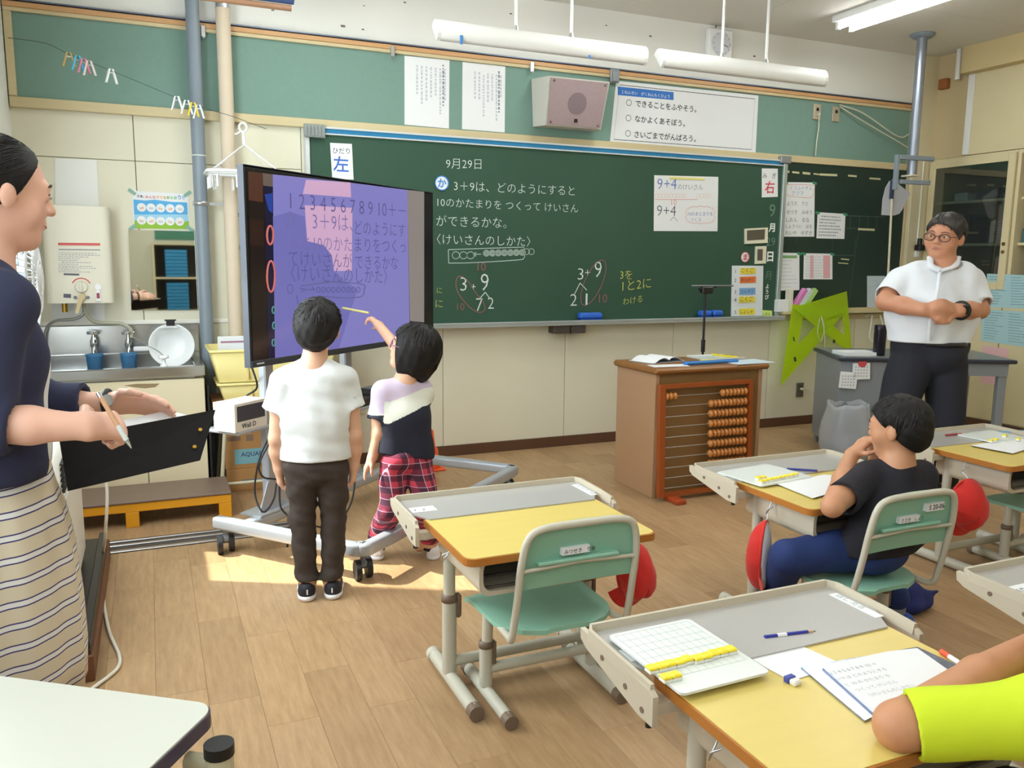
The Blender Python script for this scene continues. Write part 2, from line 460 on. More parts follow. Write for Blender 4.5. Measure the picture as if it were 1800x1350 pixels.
# corner post at the right end of the front wall
struct('trim_3', MB().box(5.785, XR + 0.02, D - 0.06, D + 0.005, 0, HC, bev=0.004), M('post_cream', (216, 206, 172), rough=0.5), 'cream corner post beside the built-in cabinet')

# left wall with windows and drawn curtains
wl = struct('wall_left', MB().box(XL - 0.2, XL, YB, D + 0.15, -0.02, 0.86).box(XL - 0.2, XL, YB, D + 0.15, 2.5, HC + 0.05).box(XL - 0.2, XL, 4.42, D + 0.15, 0.86, 2.5), plaster, 'window wall beside the sink')
frame_m = M('window_frame', (205, 207, 205), rough=0.35, metal=0.5)
glass_m = thin_glass('window_pane')
for k, (y0, y1) in enumerate(((2.22, 4.42), (0.0, 2.12), (-2.2, -0.1))):
    w = tag(MB().box(XL - 0.16, XL - 0.10, y0, y1, 0.86, 0.91).box(XL - 0.16, XL - 0.10, y0, y1, 2.45, 2.5).box(XL - 0.16, XL - 0.10, y0, y0 + 0.05, 0.91, 2.45).box(XL - 0.16, XL - 0.10, y1 - 0.05, y1, 0.91, 2.45).build('window_%d' % (k + 1), frame_m), 'aluminium sliding window above the sill', kind='structure')
    for q in range(2):
        a = y0 + 0.05 + q * (y1 - y0 - 0.1) / 2; b = a + (y1 - y0 - 0.1) / 2
        MB().box(XL - 0.133, XL - 0.128, a + 0.02, b - 0.02, 0.93, 2.43).build('pane', glass_m, w)
        MB().box(XL - 0.14, XL - 0.12, a, a + 0.025, 0.91, 2.45).box(XL - 0.14, XL - 0.12, b - 0.025, b, 0.91, 2.45).build('sash', frame_m, w)
for y0, y1 in ((2.12, 2.22), (-0.1, 0.0)):
    MB().box(XL - 0.2, XL, y0, y1, 0.86, 2.5).build('pier', plaster, wl)
MB().box(XL - 0.2, XL, YB, -2.2, 0.86, 2.5).build('pier', plaster, wl)
curt_m = M('curtain', (225, 224, 214), rough=0.9, noise=0.05, scale=4)
for a, b in ((4.225, 4.44), (2.2, 3.875), (0.0, 2.14), (-2.2, -0.08)):  # middle and rear curtains are added, out of view, to keep the sun out
    n = max(8, int((b - a) * 24)); P = []
    for r in (0.80, 2.55):
        P.append([(XL - 0.045 + 0.022 * math.sin(i * 1.7) * (1.1 - 0.1 * r), a + (b - a) * i / n, r) for i in range(n + 1)])
    solo('curtain', {4.225: 'narrow cream curtain gathered at the front end of the windows', 2.2: 'cream curtain drawn over the window beside the heater', 0.0: 'unseen cream curtain added to block the sun at the middle window', -2.2: 'unseen cream curtain added to block the sun at the rear window'}[a], 'curtain', MB().grid(P), curt_m, (XL - 0.045, a, 0.80), 'curtains along the window wall')
# back wall and a shelf seen in the mirror
wb = struct('wall_back', MB().box(XL - 0.3, XR + 0.6, YB - 0.15, YB, -0.02, HC + 0.05), cream, 'cream back wall of the classroom')

t = thing('rear_shelf', 'cream open shelf with binders at the back of the room', 'shelf', (0.75, YB + 0.15, 0))
for x in (0.05, 1.35): MB().box(x, x + 0.03, YB + 0.01, YB + 0.33, 0, 1.5).build('upright', M('cabinet_tan', (206, 190, 150), rough=0.5), t, True)
for z in (0.02, 0.5, 0.98, 1.47): MB().box(0.08, 1.35, YB + 0.01, YB + 0.33, z, z + 0.025).build('shelf_board', M('cabinet_tan'), t, True)
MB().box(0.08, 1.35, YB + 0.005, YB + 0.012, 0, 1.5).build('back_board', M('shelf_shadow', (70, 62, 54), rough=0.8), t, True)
for k in range(16):
    z = 1.006 if k < 8 else 0.526; q = k % 8
    solo('binder', 'blue binder lying in the stack on the %s of the rear shelf' % ('upper board' if k < 8 else 'middle board'), 'binder', MB().box(0.22, 0.52, YB + 0.05, YB + 0.30, z + q * 0.05, z + q * 0.05 + 0.046, bev=0.004), M('binder_blue', (44, 130, 176), rough=0.5), (0.37, YB + 0.17, z + q * 0.05), 'blue binders on the %s shelf board' % ('upper' if k < 8 else 'middle'))
solo('green_panel', 'green notice panel on the back wall above the rear shelf', 'notice board', MB().box(0.1, 1.35, YB + 0.001, YB + 0.02, 1.55, 2.1), M('panel_green', (86, 140, 118), rough=0.8), (0.7, YB, 1.55))
# ------------------------------------------------------------------ right side: built-in cabinets
wr = struct('wall_right', MB().box(XR + 0.45, XR + 0.6, YB, D + 0.15, -0.02, HC + 0.05), cream, 'cream right wall with built-in cabinets')
cab_cream = M('cabinet_cream', (214, 202, 162), rough=0.5, noise=0.04, scale=5)
cab_in = M('cabinet_inside', (150, 128, 88), rough=0.6, noise=0.06, scale=5)
MB().box(XR, XR + 0.45, YB, 4.76, 2.16, 2.775).build('upper_panel', cab_cream, wr)
MB().box(XR - 0.004, XR + 0.45, 4.76, D, 2.155, HC).build('upper_return', M('tan_wall', (196, 178, 138), rough=0.6), wr)
MB().box(XR - 0.10, XR + 0.45, YB, 4.76, 2.775, HC).build('beam', M('beam_tan', (206, 186, 138), rough=0.6), wr)
MB().box(XR - 0.012, XR + 0.002, 4.70, 4.755, 2.165, 2.775, bev=0.003).build('strip', white_paint, wr)
for y in (4.2, 3.3): MB().box(XR - 0.003, XR + 0.002, y - 0.004, y + 0.004, 2.165, 2.775).build('panel_joint', seam, wr)
MB().box(XR, XR + 0.45, YB, 2.6, -0.01, 2.16).build('panel_wall', cab_cream, wr)
solo('pipe_stub', 'short white pipe hanging from the ceiling beside the beam', 'pipe', MB().cyl((5.90, 4.80, 2.74), (5.90, 4.80, HC), 0.02), white_paint, (5.90, 4.80, HC))
solo('wood_block', 'small brown wooden block high on the corner wall', 'block', MB().box(XR - 0.05, XR, 4.92, 5.0, 2.70, 2.78, bev=0.006), M('block_brown', (150, 88, 44), rough=0.6), (XR, 4.96, 2.70))
struct('baseboard_right', MB().box(XR - 0.012, XR + 0.002, YB, D - 0.06, 0, 0.085, bev=0.002), brown_base, 'dark brown baseboard under the built-in cabinets')

def cab_unit(name, label, y0, y1, glass):
    c = thing(name, label, 'cabinet', (XR, (y0 + y1) / 2, 0))
    zt, zs, zb = 2.155, 1.10, 0.085
    t = 0.028
    b = MB()
    b.box(XR + 0.005, XR + 0.44, y0, y0 + t, zb, zt).box(XR + 0.005, XR + 0.44, y1 - t, y1, zb, zt).box(XR + 0.005, XR + 0.44, y0 + t, y1 - t, zt - t, zt).box(XR + 0.005, XR + 0.44, y0 + t, y1 - t, zb, zb + t)
    b.build('carcass', cab_cream, c, True)
    MB().box(XR + 0.425, XR + 0.44, y0 + t, y1 - t, zb + t, zt - t).build('back', cab_in, c, True)
    MB().box(XR - 0.012, XR + 0.42, y0 + 0.001, y1 - 0.001, zs - 0.035, zs + 0.012, bev=0.003).build('middle_board', cab_cream, c, True)
    for z in (1.46, 1.80): MB().box(XR + 0.05, XR + 0.42, y0 + t, y1 - t, z - 0.01, z + 0.01).build('shelf', cab_cream, c, True)
    ym = (y0 + y1) / 2
    for a, b2 in ((y0 + 0.003, ym - 0.002), (ym + 0.002, y1 - 0.003)):
        d = MB().box(XR - 0.012, XR + 0.004, a, b2, zb + 0.01, zs - 0.04, bev=0.003).build('lower_door', cab_cream, c, True)
        hy = b2 - 0.05 if a < ym - 0.1 else a + 0.05
        MB().box(XR - 0.026, XR - 0.013, hy - 0.008, hy + 0.008, 0.78, 0.86, bev=0.004).build('handle', black_pl, d, True)
    if glass:
        fr = MB(); s = 0.058; z0, z1 = zs + 0.015, zt - 0.02
        fr.box(XR - 0.02, XR, y0, y0 + s, z0, z1, bev=0.003).box(XR - 0.02, XR, y1 - s, y1, z0, z1, bev=0.003)
        fr.box(XR - 0.019, XR - 0.001, y0 + s, y1 - s, z0, z0 + s).box(XR - 0.019, XR - 0.001, y0 + s, y1 - s, z1 - s, z1)
        d = fr.build('glass_door', cab_cream, c, True)
        MB().box(XR - 0.012, XR - 0.008, y0 + s, y1 - s, z0 + s, z1 - s).build('pane', thin_glass('cabinet_pane', (0.62, 0.68, 0.68), 0.14, 0.03), d, True)
        for z in (1.40, 1.46): MB().cyl((XR - 0.021, y0 + 0.03, z), (XR - 0.026, y0 + 0.03, z), 0.014, n=12).build('finger_pull', M('pull', (120, 105, 70), rough=0.4, metal=0.5), d, True)
    return c
cab_unit('built_in_cabinet', 'cream built-in cabinet with a glass sliding door, beside the corner post', 4.29, 5.035, True)
cab_unit('built_in_cabinet', 'cream built-in cabinet with open shelves, next to the glass door one', 3.44, 4.288, False)
cab_unit('built_in_cabinet', 'cream built-in cabinet with open shelves, farther from the blackboard wall', 2.6, 3.438, False)

# things on the shelves
def on_shelf(name, label, cat, fn, mat, loc, group=None):
    mb = MB(); fn(mb); return solo(name, label, cat, mb, mat, loc, group)
sx = XR + 0.10
bookc = [(40, 92, 110), (56, 60, 58), (30, 70, 92), (80, 84, 80), (158, 150, 140)]
for k in range(5):
    y = 4.24 - k * 0.052; R = rotx(math.radians(18)); h = 0.29 - 0.015 * (k % 2)
    solo('book', ['blue picture book leaning against the cabinet side', 'dark grey book leaning beside the blue picture book', 'slim navy book in the leaning row on the lower open shelf', 'grey book in the leaning row on the lower open shelf', 'pale book at the end of the leaning row on the lower shelf'][k], 'book',
         MB().box(0, 0.21, -0.011, 0.011, 0.004, h, bev=0.002, R=R, o=(sx, y - 0.02, 1.113)), M('book_%d' % k, bookc[k], rough=0.5), (sx, y - 0.02, 1.112), 'books leaning on the lower open shelf')
solo('box', 'orange cardboard box standing beside the leaning books', 'box', MB().box(sx - 0.02, sx + 0.18, 3.72, 3.92, 1.112, 1.27, bev=0.004), M('orange_card', (196, 116, 58), rough=0.7), (sx, 3.82, 1.112))
solo('jar', 'small white jar beside the orange box on the lower shelf', 'jar', MB().lathe([(0.03, 0), (0.032, 0.01), (0.032, 0.05), (0.026, 0.055), (0.026, 0.065), (0, 0.066)], 16, (XR + 0.07, 3.98, 1.112)), white_pl, (XR + 0.07, 3.98, 1.112))
basket = thing('basket', 'blue plastic basket holding odds and ends on the middle open shelf', 'basket', (sx + 0.05, 4.10, 1.47))
MB().box(-0.09, 0.09, -0.13, 0.13, 0, 0.006).box(-0.09, -0.084, -0.13, 0.13, 0.006, 0.10).box(0.084, 0.09, -0.13, 0.13, 0.006, 0.10).box(-0.084, 0.084, -0.13, -0.124, 0.006, 0.10).box(-0.084, 0.084, 0.124, 0.13, 0.006, 0.10).build('bin', M('teal_plastic', (40, 118, 138), rough=0.4), basket)
MB().box(-0.096, 0.096, -0.136, 0.136, 0.095, 0.104, bev=0.003).build('rim', M('teal_plastic'), basket)
solo('cloth_ball', 'white rolled cloth on the middle open shelf beside the basket', 'cloth', MB().sphere((sx - 0.03, 3.86, 1.51), 0.05, sc=(1, 1.3, 0.8)), paper_w, (sx - 0.03, 3.86, 1.47))
solo('tape_roll', 'yellow tape roll lying over the blue basket', 'tape', MB().lathe([(0.028, -0.014), (0.045, -0.014), (0.045, 0.014), (0.028, 0.014), (0.028, -0.014)], 20, (sx + 0.04, 4.08, 1.615), R=rotx(math.radians(70))), M('yellow_tape', (220, 190, 60), rough=0.4), (sx + 0.04, 4.08, 1.574))
solo('black_bag', 'black soft bag on the top open shelf', 'bag', MB().sphere((sx + 0.08, 4.06, 1.90), 0.10, sc=(0.9, 1.5, 0.9)), M('black_cloth', (26, 25, 27), rough=0.8), (sx + 0.08, 4.06, 1.81))
for k in range(3):
    solo('paper_stack', ['white paper pile on the top open shelf', 'purple file lying under the white papers on the top shelf', 'red folder on the paper pile of the top shelf'][k], 'paper', MB().box(sx - 0.09, sx + 0.16, 3.62 + 0.02 * k, 3.88, [1.822, 1.81, 1.842][k], [1.842, 1.822, 1.85][k]), M('shelfpap%d' % k, [(220, 220, 225), (110, 90, 150), (180, 60, 70)][k], rough=0.7), (sx, 3.75, [1.822, 1.81, 1.842][k]))
for k in range(4):
    solo('storage_box', ['grey box behind the glass door, top shelf', 'white bowl box behind the glass door beside the grey box', 'dark frame standing on the middle shelf behind the glass door', 'navy bag lying on the lowest shelf behind the glass door'][k], 'box',
         MB().box(XR + 0.12, XR + 0.34, [4.48, 4.78, 4.74, 4.40][k], [4.70, 4.90, 4.93, 4.80][k], [1.81, 1.81, 1.47, 1.112][k], [1.89, 1.88, 1.70, 1.23][k], bev=0.01), M('sbox%d' % k, [(90, 92, 92), (205, 208, 205), (58, 58, 54), (40, 44, 70)][k], rough=0.6), (XR + 0.2, [4.6, 4.84, 4.83, 4.6][k], [1.81, 1.81, 1.47, 1.112][k]))

# notices on the lower doors
def xquad(px4, X):
    return [onx(p[0], p[1], X) for p in px4]
def side_notice(name, label, px4, mat, group=None, lines=0, inkm=None):
    q = xquad(px4, XR - 0.0125); c = sum(q) / 4
    t = thing(name, label, 'notice', tuple(q[3]), 0, group)
    MB().add(q + [p + A(-0.0012, 0, 0) for p in q], [(3, 2, 1, 0), (4, 5, 6, 7), (0, 1, 5, 4), (1, 2, 6, 5), (2, 3, 7, 6), (3, 0, 4, 7)]).build('sheet', mat, t, True)
    mb = MB(); rr = random.Random(len(label))
    for k in range(lines):
        f = (k + 1.2) / (lines + 1.5)
        a = q[0] + (q[3] - q[0]) * f; b = q[1] + (q[2] - q[1]) * f
        for seg in range(2):
            s0 = 0.06 + seg * 0.48; s1 = s0 + 0.38 * (0.5 + 0.5 * rr.random())
            p0, p1 = a + (b - a) * s0, a + (b - a) * s1; e = A(-0.0016, 0, 0); h = A(0, 0, 0.004)
            mb.add([p0 + e, p1 + e, p1 + e + h, p0 + e + h], [(0, 1, 2, 3)])
    if lines: mb.build('print', inkm, t, True)['kind'] = 'stuff'
    return t
pale_blue = M('pale_blue_paper', (168, 205, 212), rough=0.8); dim_ink = M('dim_ink', (120, 150, 160), rough=0.8)
side_notice('notice_sheet', 'pale blue printed notice, the upper of two on the cabinet door', [(1735, 481), (1815, 484), (1815, 543), (1734, 540)], pale_blue, None, 11, dim_ink)
side_notice('notice_sheet', 'pale blue printed notice, the lower of two on the cabinet door', [(1727, 543), (1815, 549), (1815, 612), (1724, 599)], pale_blue, None, 11, dim_ink)
side_notice('notice_sheet', 'pink leaflet on the cabinet door behind the grey teacher desk', [(1727, 608), (1773, 613), (1766, 680), (1722, 672)], M('pink_paper', (226, 184, 188), rough=0.8), None, 3, M('pinkish_ink', (170, 130, 140), rough=0.8))
# ------------------------------------------------------------------ bulletin board strip above the blackboard
felt = M('green_felt', (120, 151, 140), rough=0.95, noise=0.05, scale=40, bump=0.06, bscale=400)
beige_wood = M('beige_frame', (206, 190, 150), rough=0.55, noise=0.06, scale=6, stretch=(0.4, 4, 8))
orange_wood = M('orange_moulding', (204, 158, 110), rough=0.5, noise=0.12, scale=5, stretch=(0.6, 4, 20))
bb = thing('bulletin_board', 'long green felt bulletin board running above the blackboard', 'bulletin board', (XL, D, 2.06))
MB().box(-0.615, 5.78, D - 0.014, D - 0.003, 2.10, 2.535).build('felt_panel', felt, bb, True)
MB().box(-0.615, 5.785, D - 0.032, D - 0.003, 2.062, 2.114, bev=0.003).build('bottom_frame', beige_wood, bb, True)
MB().box(-0.615, 5.785, D - 0.030, D - 0.003, 2.533, 2.553, bev=0.002).build('top_frame', beige_wood, bb, True)
MB().box(-0.615, 5.785, D - 0.036, D - 0.003, 2.553, 2.580, bev=0.003).build('top_moulding', orange_wood, bb, True)
MB().box(-0.615, 5.785, D - 0.040, D - 0.003, 2.585, 2.592).build('picture_rail', M('rail_grey', (112, 120, 138), rough=0.4, metal=0.5), bb, True)
MB().box(-0.615, -0.578, D - 0.034, D - 0.003, 2.115, 2.532, bev=0.003).build('left_frame', beige_wood, bb, True)
MB().box(5.755, 5.784, D - 0.034, D - 0.003, 2.115, 2.532, bev=0.003).build('right_frame', beige_wood, bb, True)

def quad_sheet(name, label, cat, px4, Y, mat, th=0.0015, group=None, part='sheet'):
    """a flat sheet on a wall plane; px4 = TL TR BR BL"""
    q = [ony(p[0], p[1], Y) for p in px4]
    t = thing(name, label, cat, tuple(q[3]), 0, group)
    e = A(0, -th, 0)
    MB().add(q + [p + e for p in q], [(0, 1, 2, 3), (7, 6, 5, 4), (0, 4, 5, 1), (1, 5, 6, 2), (2, 6, 7, 3), (3, 7, 4, 0)]).build(part, mat, t, True)
    return t
def wtext(mb, s, px0, Y, px1=None, size=None, off=0.0, vertical=False, pitch=1.05, squash=None):
    """lettering on the plane y=Y; px0 = left end of the baseline, px1 = right end"""
    o = ony(px0[0], px0[1], Y)
    if vertical: return mb.text(s, o, UX, UZ, size, off, vertical=True, pitch=pitch)
    u = UX; V, F = text_mesh(s, off)
    if px1 is not None:
        e = ony(px1[0], px1[1], Y); L = np.linalg.norm(e - o); u = unit(e - o); u[1] = 0
        w = V[:, 0].max() - V[:, 0].min(); sz = L / w
        sq = 1.0
        if size: sq = sz / size; sz = size
        return mb.text(s, o - V[:, 0].min() * sz * sq * u, u, UZ, sz, off, squash=sq)
    return mb.text(s, o, u, UZ, size, off)
def wstroke(mb, pts, Y, w=0.006, closed=False, n=5):
    P = [ony(p[0], p[1], Y) for p in pts]; P2 = [(p[0], p[2]) for p in P]
    if len(P2) > 2 and n > 1: P2 = [tuple(q) for q in smooth_path(P2, n, closed)]
    return mb.ribbon(P2, w, (0, Y, 0), UX, UZ, closed)
def pell(cx, cy, a, b, tilt=0, n=20):
    t0 = math.radians(tilt); out = []
    for k in range(n):
        t = 2 * math.pi * k / n; x, y = a * math.cos(t), b * math.sin(t)
        out.append((cx + x * math.cos(t0) - y * math.sin(t0), cy + x * math.sin(t0) + y * math.cos(t0)))
    return out
def wdisc(mb, cx, cy, r_m, Y, th=0.004, n=24):
    c = ony(cx, cy, Y); return mb.cyl(c, c + A(0, -th, 0), r_m, n=n)
def marks(mb, px4, Y, rows, rng, cols=1, h=0.006, fill=0.7, vertical=False):
    """unreadable small print as short bars"""
    q = [ony(p[0], p[1], Y) for p in px4]
    for r in range(rows):
        f = (r + 0.5) / rows
        if vertical: a, b = q[0] + (q[1] - q[0]) * f, q[3] + (q[2] - q[3]) * f
        else: a, b = q[0] + (q[3] - q[0]) * f, q[1] + (q[2] - q[1]) * f
        L = fill * (0.45 + 0.55 * rng.random()); st = 0.0 if rng.random() < 0.7 else 0.1 * rng.random(); s = st
        while s < st + L:
            w = (0.02 + 0.05 * rng.random())
            p0, p1 = a + (b - a) * s, a + (b - a) * min(s + w, 1)
            e = A(h / 2, 0, 0) if vertical else A(0, 0, h / 2)
            mb.add([p0 - e, p1 - e, p1 + e, p0 + e], [(0, 1, 2, 3)]); s += w + 0.012 + 0.02 * rng.random()
    return mb
def stuffpart(o): o['kind'] = 'stuff'; return o

YS = D - 0.0145          # felt face
for k, (q, lab) in enumerate((([(711, 98), (790, 106), (789, 226), (711, 219)], 'white sheet of vertical print on the green felt, farther from the loudspeaker'), ([(813, 109), (888, 117), (887, 233), (812, 227)], 'white sheet of vertical print on the green felt, beside the loudspeaker'))):
    t = quad_sheet('notice_sheet', lab, 'notice', q, YS, paper_w)
    x0, x1, y0, y1 = q[0][0], q[1][0], q[0][1] + 16, q[3][1] - 12
    stuffpart(marks(MB(), [(x0 + 18, y0), (x1 - 4, y0 + 8), (x1 - 4, y1), (x0 + 18, y1 - 8)], YS - 0.0019, 7, random.Random(3 + k), h=0.012, fill=0.95, vertical=True).build('print', pale_ink, t, True))
    stuffpart(marks(MB(), [(x1 - 14, y0), (x1 - 8, y0), (x1 - 8, y1 + 6), (x1 - 14, y1 + 6)], YS - 0.0019, 1, random.Random(9 + k), h=0.011, fill=1.0, vertical=True).build('heading', M('mid_ink', (130, 136, 150), rough=0.8), t, True))

# loudspeaker box
spk = thing('wall_speaker', 'slanted wooden wall loudspeaker with a mauve grille front', 'loudspeaker', (2.66, D, 2.2))
fr = [ony(965, 133, D - 0.24), ony(1072, 144, D - 0.24), ony(1056, 228, D - 0.16), ony(958, 220, D - 0.16)]
bk = [A(fr[0][0] - 0.02, D - 0.02, 2.47), A(fr[1][0] + 0.02, D - 0.02, 2.47), A(fr[2][0] + 0.02, D - 0.02, 2.17), A(fr[3][0] - 0.02, D - 0.02, 2.17)]
MB().add(fr + bk, [(0, 1, 2, 3)[::-1], (4, 5, 6, 7), (0, 4, 5, 1), (1, 5, 6, 2), (2, 6, 7, 3), (3, 7, 4, 0)]).build('cabinet_box', M('speaker_box', (196, 194, 184), rough=0.6), spk, True)
fn = unit(np.cross(fr[1] - fr[0], fr[3] - fr[0])); fn = fn if fn[1] < 0 else -fn
cc = sum(fr) / 4
ins = [cc + (p - cc) * 0.94 + fn * 0.002 for p in fr]
MB().add(ins + [p + fn * 0.008 for p in ins], [(0, 1, 2, 3), (4, 5, 6, 7), (0, 1, 5, 4), (1, 2, 6, 5), (2, 3, 7, 6), (3, 0, 4, 7)]).build('grille', M('mauve_grille', (158, 138, 140), rough=0.85, noise=0.1, scale=60), spk, True)
u_, v_ = unit(fr[1] - fr[0]), unit(fr[0] - fr[3])
MB().cyl(cc + fn * 0.0101, cc + fn * 0.0115, 0.068, n=28).build('cone_shadow', M('mauve_dark', (128, 112, 116), rough=0.9), spk, True)
for su, sv in ((-1, 1), (1, 1), (1, -1), (-1, -1)):
    c = cc + (fr[{(-1, 1): 0, (1, 1): 1, (1, -1): 2, (-1, -1): 3}[su, sv]] - cc) * 0.84
    MB().cyl(c + fn * 0.01, c + fn * 0.013, 0.007, n=10).build('screw', M('dull_screw', (120, 112, 108), rough=0.4, metal=0.6), spk, True)
MB().box(-0.012, 0.012, -0.002, 0.002, -0.012, 0.012, o=cc + fn * 0.011 - v_ * 0.105).build('badge', black_pl, spk, True)

# class goal sheet
t = quad_sheet('goal_poster', 'wide white class goal poster with a blue title strip', 'poster', [(1083, 142), (1333, 168), (1328, 268), (1072, 250)], YS, paper_w)
Yp = YS - 0.0022
mb = MB(); wstroke(mb, [(1089, 149), (1327, 174), (1321, 263), (1079, 245)], Yp, 0.004, True, n=1); mb.build('border_line', black_ink, t, True)
q = [ony(*p, Yp) for p in ((1086, 152), (1184, 162), (1184, 176), (1086, 167))]
MB().add(q, [(0, 1, 2, 3)]).build('title_strip', M('title_blue', (52, 116, 196), rough=0.7), t, True)
stuffpart(wtext(MB(), '１ねんせい　がくねんもくひょう', (1093, 164), Yp - 0.0006, (1177, 172.5)).build('title_lettering', paper_w, t, True))
for k, (s, a, b) in enumerate((('できることをふやそう。', (1117, 186.5), (1224, 197)), ('なかよくあそぼう。', (1116, 213.5), (1204, 222)), ('さいごまでがんばろう。', (1115, 241), (1223, 249)))):
    mb = wtext(MB(), s, a, Yp, b, off=0.012); stuffpart(mb.build('goal_lettering', black_ink, t, True))
    mb = MB(); wstroke(mb, pell(1105.5 - k * 0.8, 180.5 + k * 27, 4.4, 5.2), Yp, 0.0035, True, n=1); mb.build('bullet_ring', black_ink, t, True)

# outlets on the felt, with cords
def outlet(label, px, Y, w=0.07, h=0.115, mat=None):
    c = ony(px[0], px[1], Y); t = thing('wall_outlet', label, 'outlet', tuple(c))
    MB().box(-w / 2, w / 2, -0.012, 0, -h / 2, h / 2, bev=0.003).build('plate', mat or M('outlet_plate', (186, 172, 148), rough=0.4), t)
    MB().box(-0.012, 0.012, -0.015, -0.0122, 0.006, 0.03, bev=0.001).build('socket', black_pl, t)
    return t, c
cord_w = M('cream_cord', (214, 210, 190), rough=0.5)
o1, c1 = outlet('brown plate outlet on the green felt with a hanging white cord', (1435, 197), YS)
pl = solo('power_cord', 'short white cord hanging down from the felt outlet', 'cord', MB().tube(smooth_path([c1 + A(0, -0.03, -0.02), c1 + A(0.004, -0.03, -0.12), c1 + A(-0.006, -0.03, -0.22), c1 + A(-0.01, -0.03, -0.33)], 5), 0.004, 6).cyl(c1 + A(0, -0.016, -0.02), c1 + A(0, -0.036, -0.02), 0.010), cord_w, tuple(c1 + A(0, -0.03, -0.33)))
o2, c2 = outlet('grey metal outlet on the green felt next to the corded one', (1468, 201), YS, mat=M('outlet_grey', (170, 160, 138), rough=0.4))
e1, e2 = ony(1598, 236, D - 0.06), ony(1600, 262, D - 0.06)
for lab, pts in (('white cord drooping from the grey outlet to the hanger pole', [c2 + A(0.02, -0.02, 0.07), c2 + A(0.25, -0.04, 0.02), c2 + A(0.62, -0.05, -0.13), e1]), ('pale cord running from the grey outlet down to the corner post', [c2 + A(0.02, -0.025, 0.055), c2 + A(0.22, -0.045, -0.03), c2 + A(0.62, -0.055, -0.17), e2])):
    solo('power_cord', lab, 'cord', MB().tube(smooth_path(pts, 8), 0.005, 6), cord_w, tuple(pts[0]), 'cords by the grey outlet')
# small metal hooks along the moulding
for k, (px, py) in enumerate(((357, 55), (690, 90), (935, 118))):
    c = ony(px, py, D - 0.042)
    solo('rail_hook', ['small steel hook on the moulding behind the grey pipe', 'small steel hook on the moulding above the printed sheets', 'small steel hook on the moulding beside the loudspeaker'][k], 'hook', MB().box(-0.012, 0.012, -0.008, 0.005, -0.03, 0.03, bev=0.002, o=c).cyl(c + A(0, 0, -0.03), c + A(0, -0.02, -0.035), 0.006), alu, tuple(c), 'hooks on the moulding')
c = ony(1080, 132, D - 0.042)
solo('rail_clamp', 'grey metal clamp over the corner of the goal poster', 'clamp', MB().box(-0.035, 0.035, -0.012, 0.005, -0.05, 0.035, bev=0.004, o=c).box(-0.02, 0.02, -0.022, -0.012, -0.045, 0.02, bev=0.003, o=c), M('clamp_grey', (150, 156, 160), rough=0.4, metal=0.5), tuple(c))

# ------------------------------------------------------------------ main blackboard
board_m = M('chalkboard_green', (45, 80, 62), rough=0.62, noise=0.10, scale=2.2, bump=0.01, bscale=400)
bl = thing('blackboard', 'large green chalkboard with chalk sums and Japanese writing', 'blackboard', (0.88, D, 0.87))
YB_ = D - 0.040
BX0, BX1, BZ0, BZ1 = 0.905, 4.445, 0.905, 2.030
MB().box(0.890, 4.462, YB_, D - 0.002, 0.885, 2.045).build('writing_surface', board_m, bl, True)
rail_w = M('white_rail', (216, 222, 224), rough=0.35, metal=0.3)
MB().box(0.876, 0.902, YB_ - 0.014, D - 0.002, 0.885, 2.045, bev=0.003).build('left_rail', rail_w, bl, True)
MB().box(4.440, 4.478, YB_ - 0.020, D - 0.002, 0.875, 2.045, bev=0.004).build('right_rail', M('silver_rail', (176, 188, 184), rough=0.35, metal=0.5), bl, True)
MB().box(0.876, 4.478, YB_ - 0.016, D - 0.002, 2.060, 2.071).build('top_rail', rail_w, bl, True)
MB().box(0.876, 4.478, YB_ - 0.010, D - 0.002, 2.034, 2.060).build('blue_strip', M('blue_strip', (32, 124, 172), rough=0.5), bl, True)
MB().box(0.903, 4.439, YB_ - 0.014, D - 0.002, 2.026, 2.034).build('inner_rail', rail_w, bl, True)
MB().box(0.876, 4.478, YB_ - 0.085, D - 0.002, 0.866, 0.886, bev=0.003).build('chalk_tray', M('tray_silver', (186, 196, 200), rough=0.35, metal=0.6), bl, True)
MB().box(0.876, 4.478, YB_ - 0.087, YB_ - 0.079, 0.884, 0.900, bev=0.002).build('tray_lip', M('tray_silver'), bl, True)
MB().box(4.40, 4.50, YB_ - 0.03, D - 0.002, 2.045, 2.10, bev=0.005).build('corner_bracket', M('clamp_grey'), bl, True)
chalk = M('chalk_white', (214, 224, 218), rough=0.95, noise=0.12, scale=300)
chalk_y = M('chalk_yellow', (206, 206, 104), rough=0.95); chalk_r = M('chalk_red', (158, 98, 96), rough=0.95); chalk_d = M('chalk_dim', (120, 150, 132), rough=0.95)
YC = YB_ - 0.0012
HW = -0.012
def ch(name, mat, items, strokes=(), w=0.0055):
    mb = MB()
    for it in items: wtext(mb, it[0], it[1], YC, it[2] if len(it) > 2 else None, size=it[3] if len(it) > 3 else None, off=HW)
    for st in strokes: wstroke(mb, st[0], YC, st[1] if len(st) > 1 else w, st[2] if len(st) > 2 else False)
    return stuffpart(mb.build(name, mat, bl, True))
ch('chalk_date', chalk, [('9月29日', (784, 295), (846, 296))])
ch('chalk_question', chalk, [('3＋9は、どのようにすると', (798, 334), (1010, 343)), ('10のかたまりを つくって けいさん', (769, 362), (1016, 373)), ('ができるかな。', (767, 396), (890, 400)), ('〈けいさんのしかた〉', (768, 428), (932, 432))])
zx = lambda x, y: (760 + x / 4.353, 270 + y / 4.353)
st = [([zx(125, 735), zx(700, 715)], 0.005), ([zx(700, 715), zx(705, 760), zx(700, 800), zx(640, 815), zx(300, 835), zx(125, 838)], 0.005), ([zx(125, 838), zx(122, 735)], 0.005)]
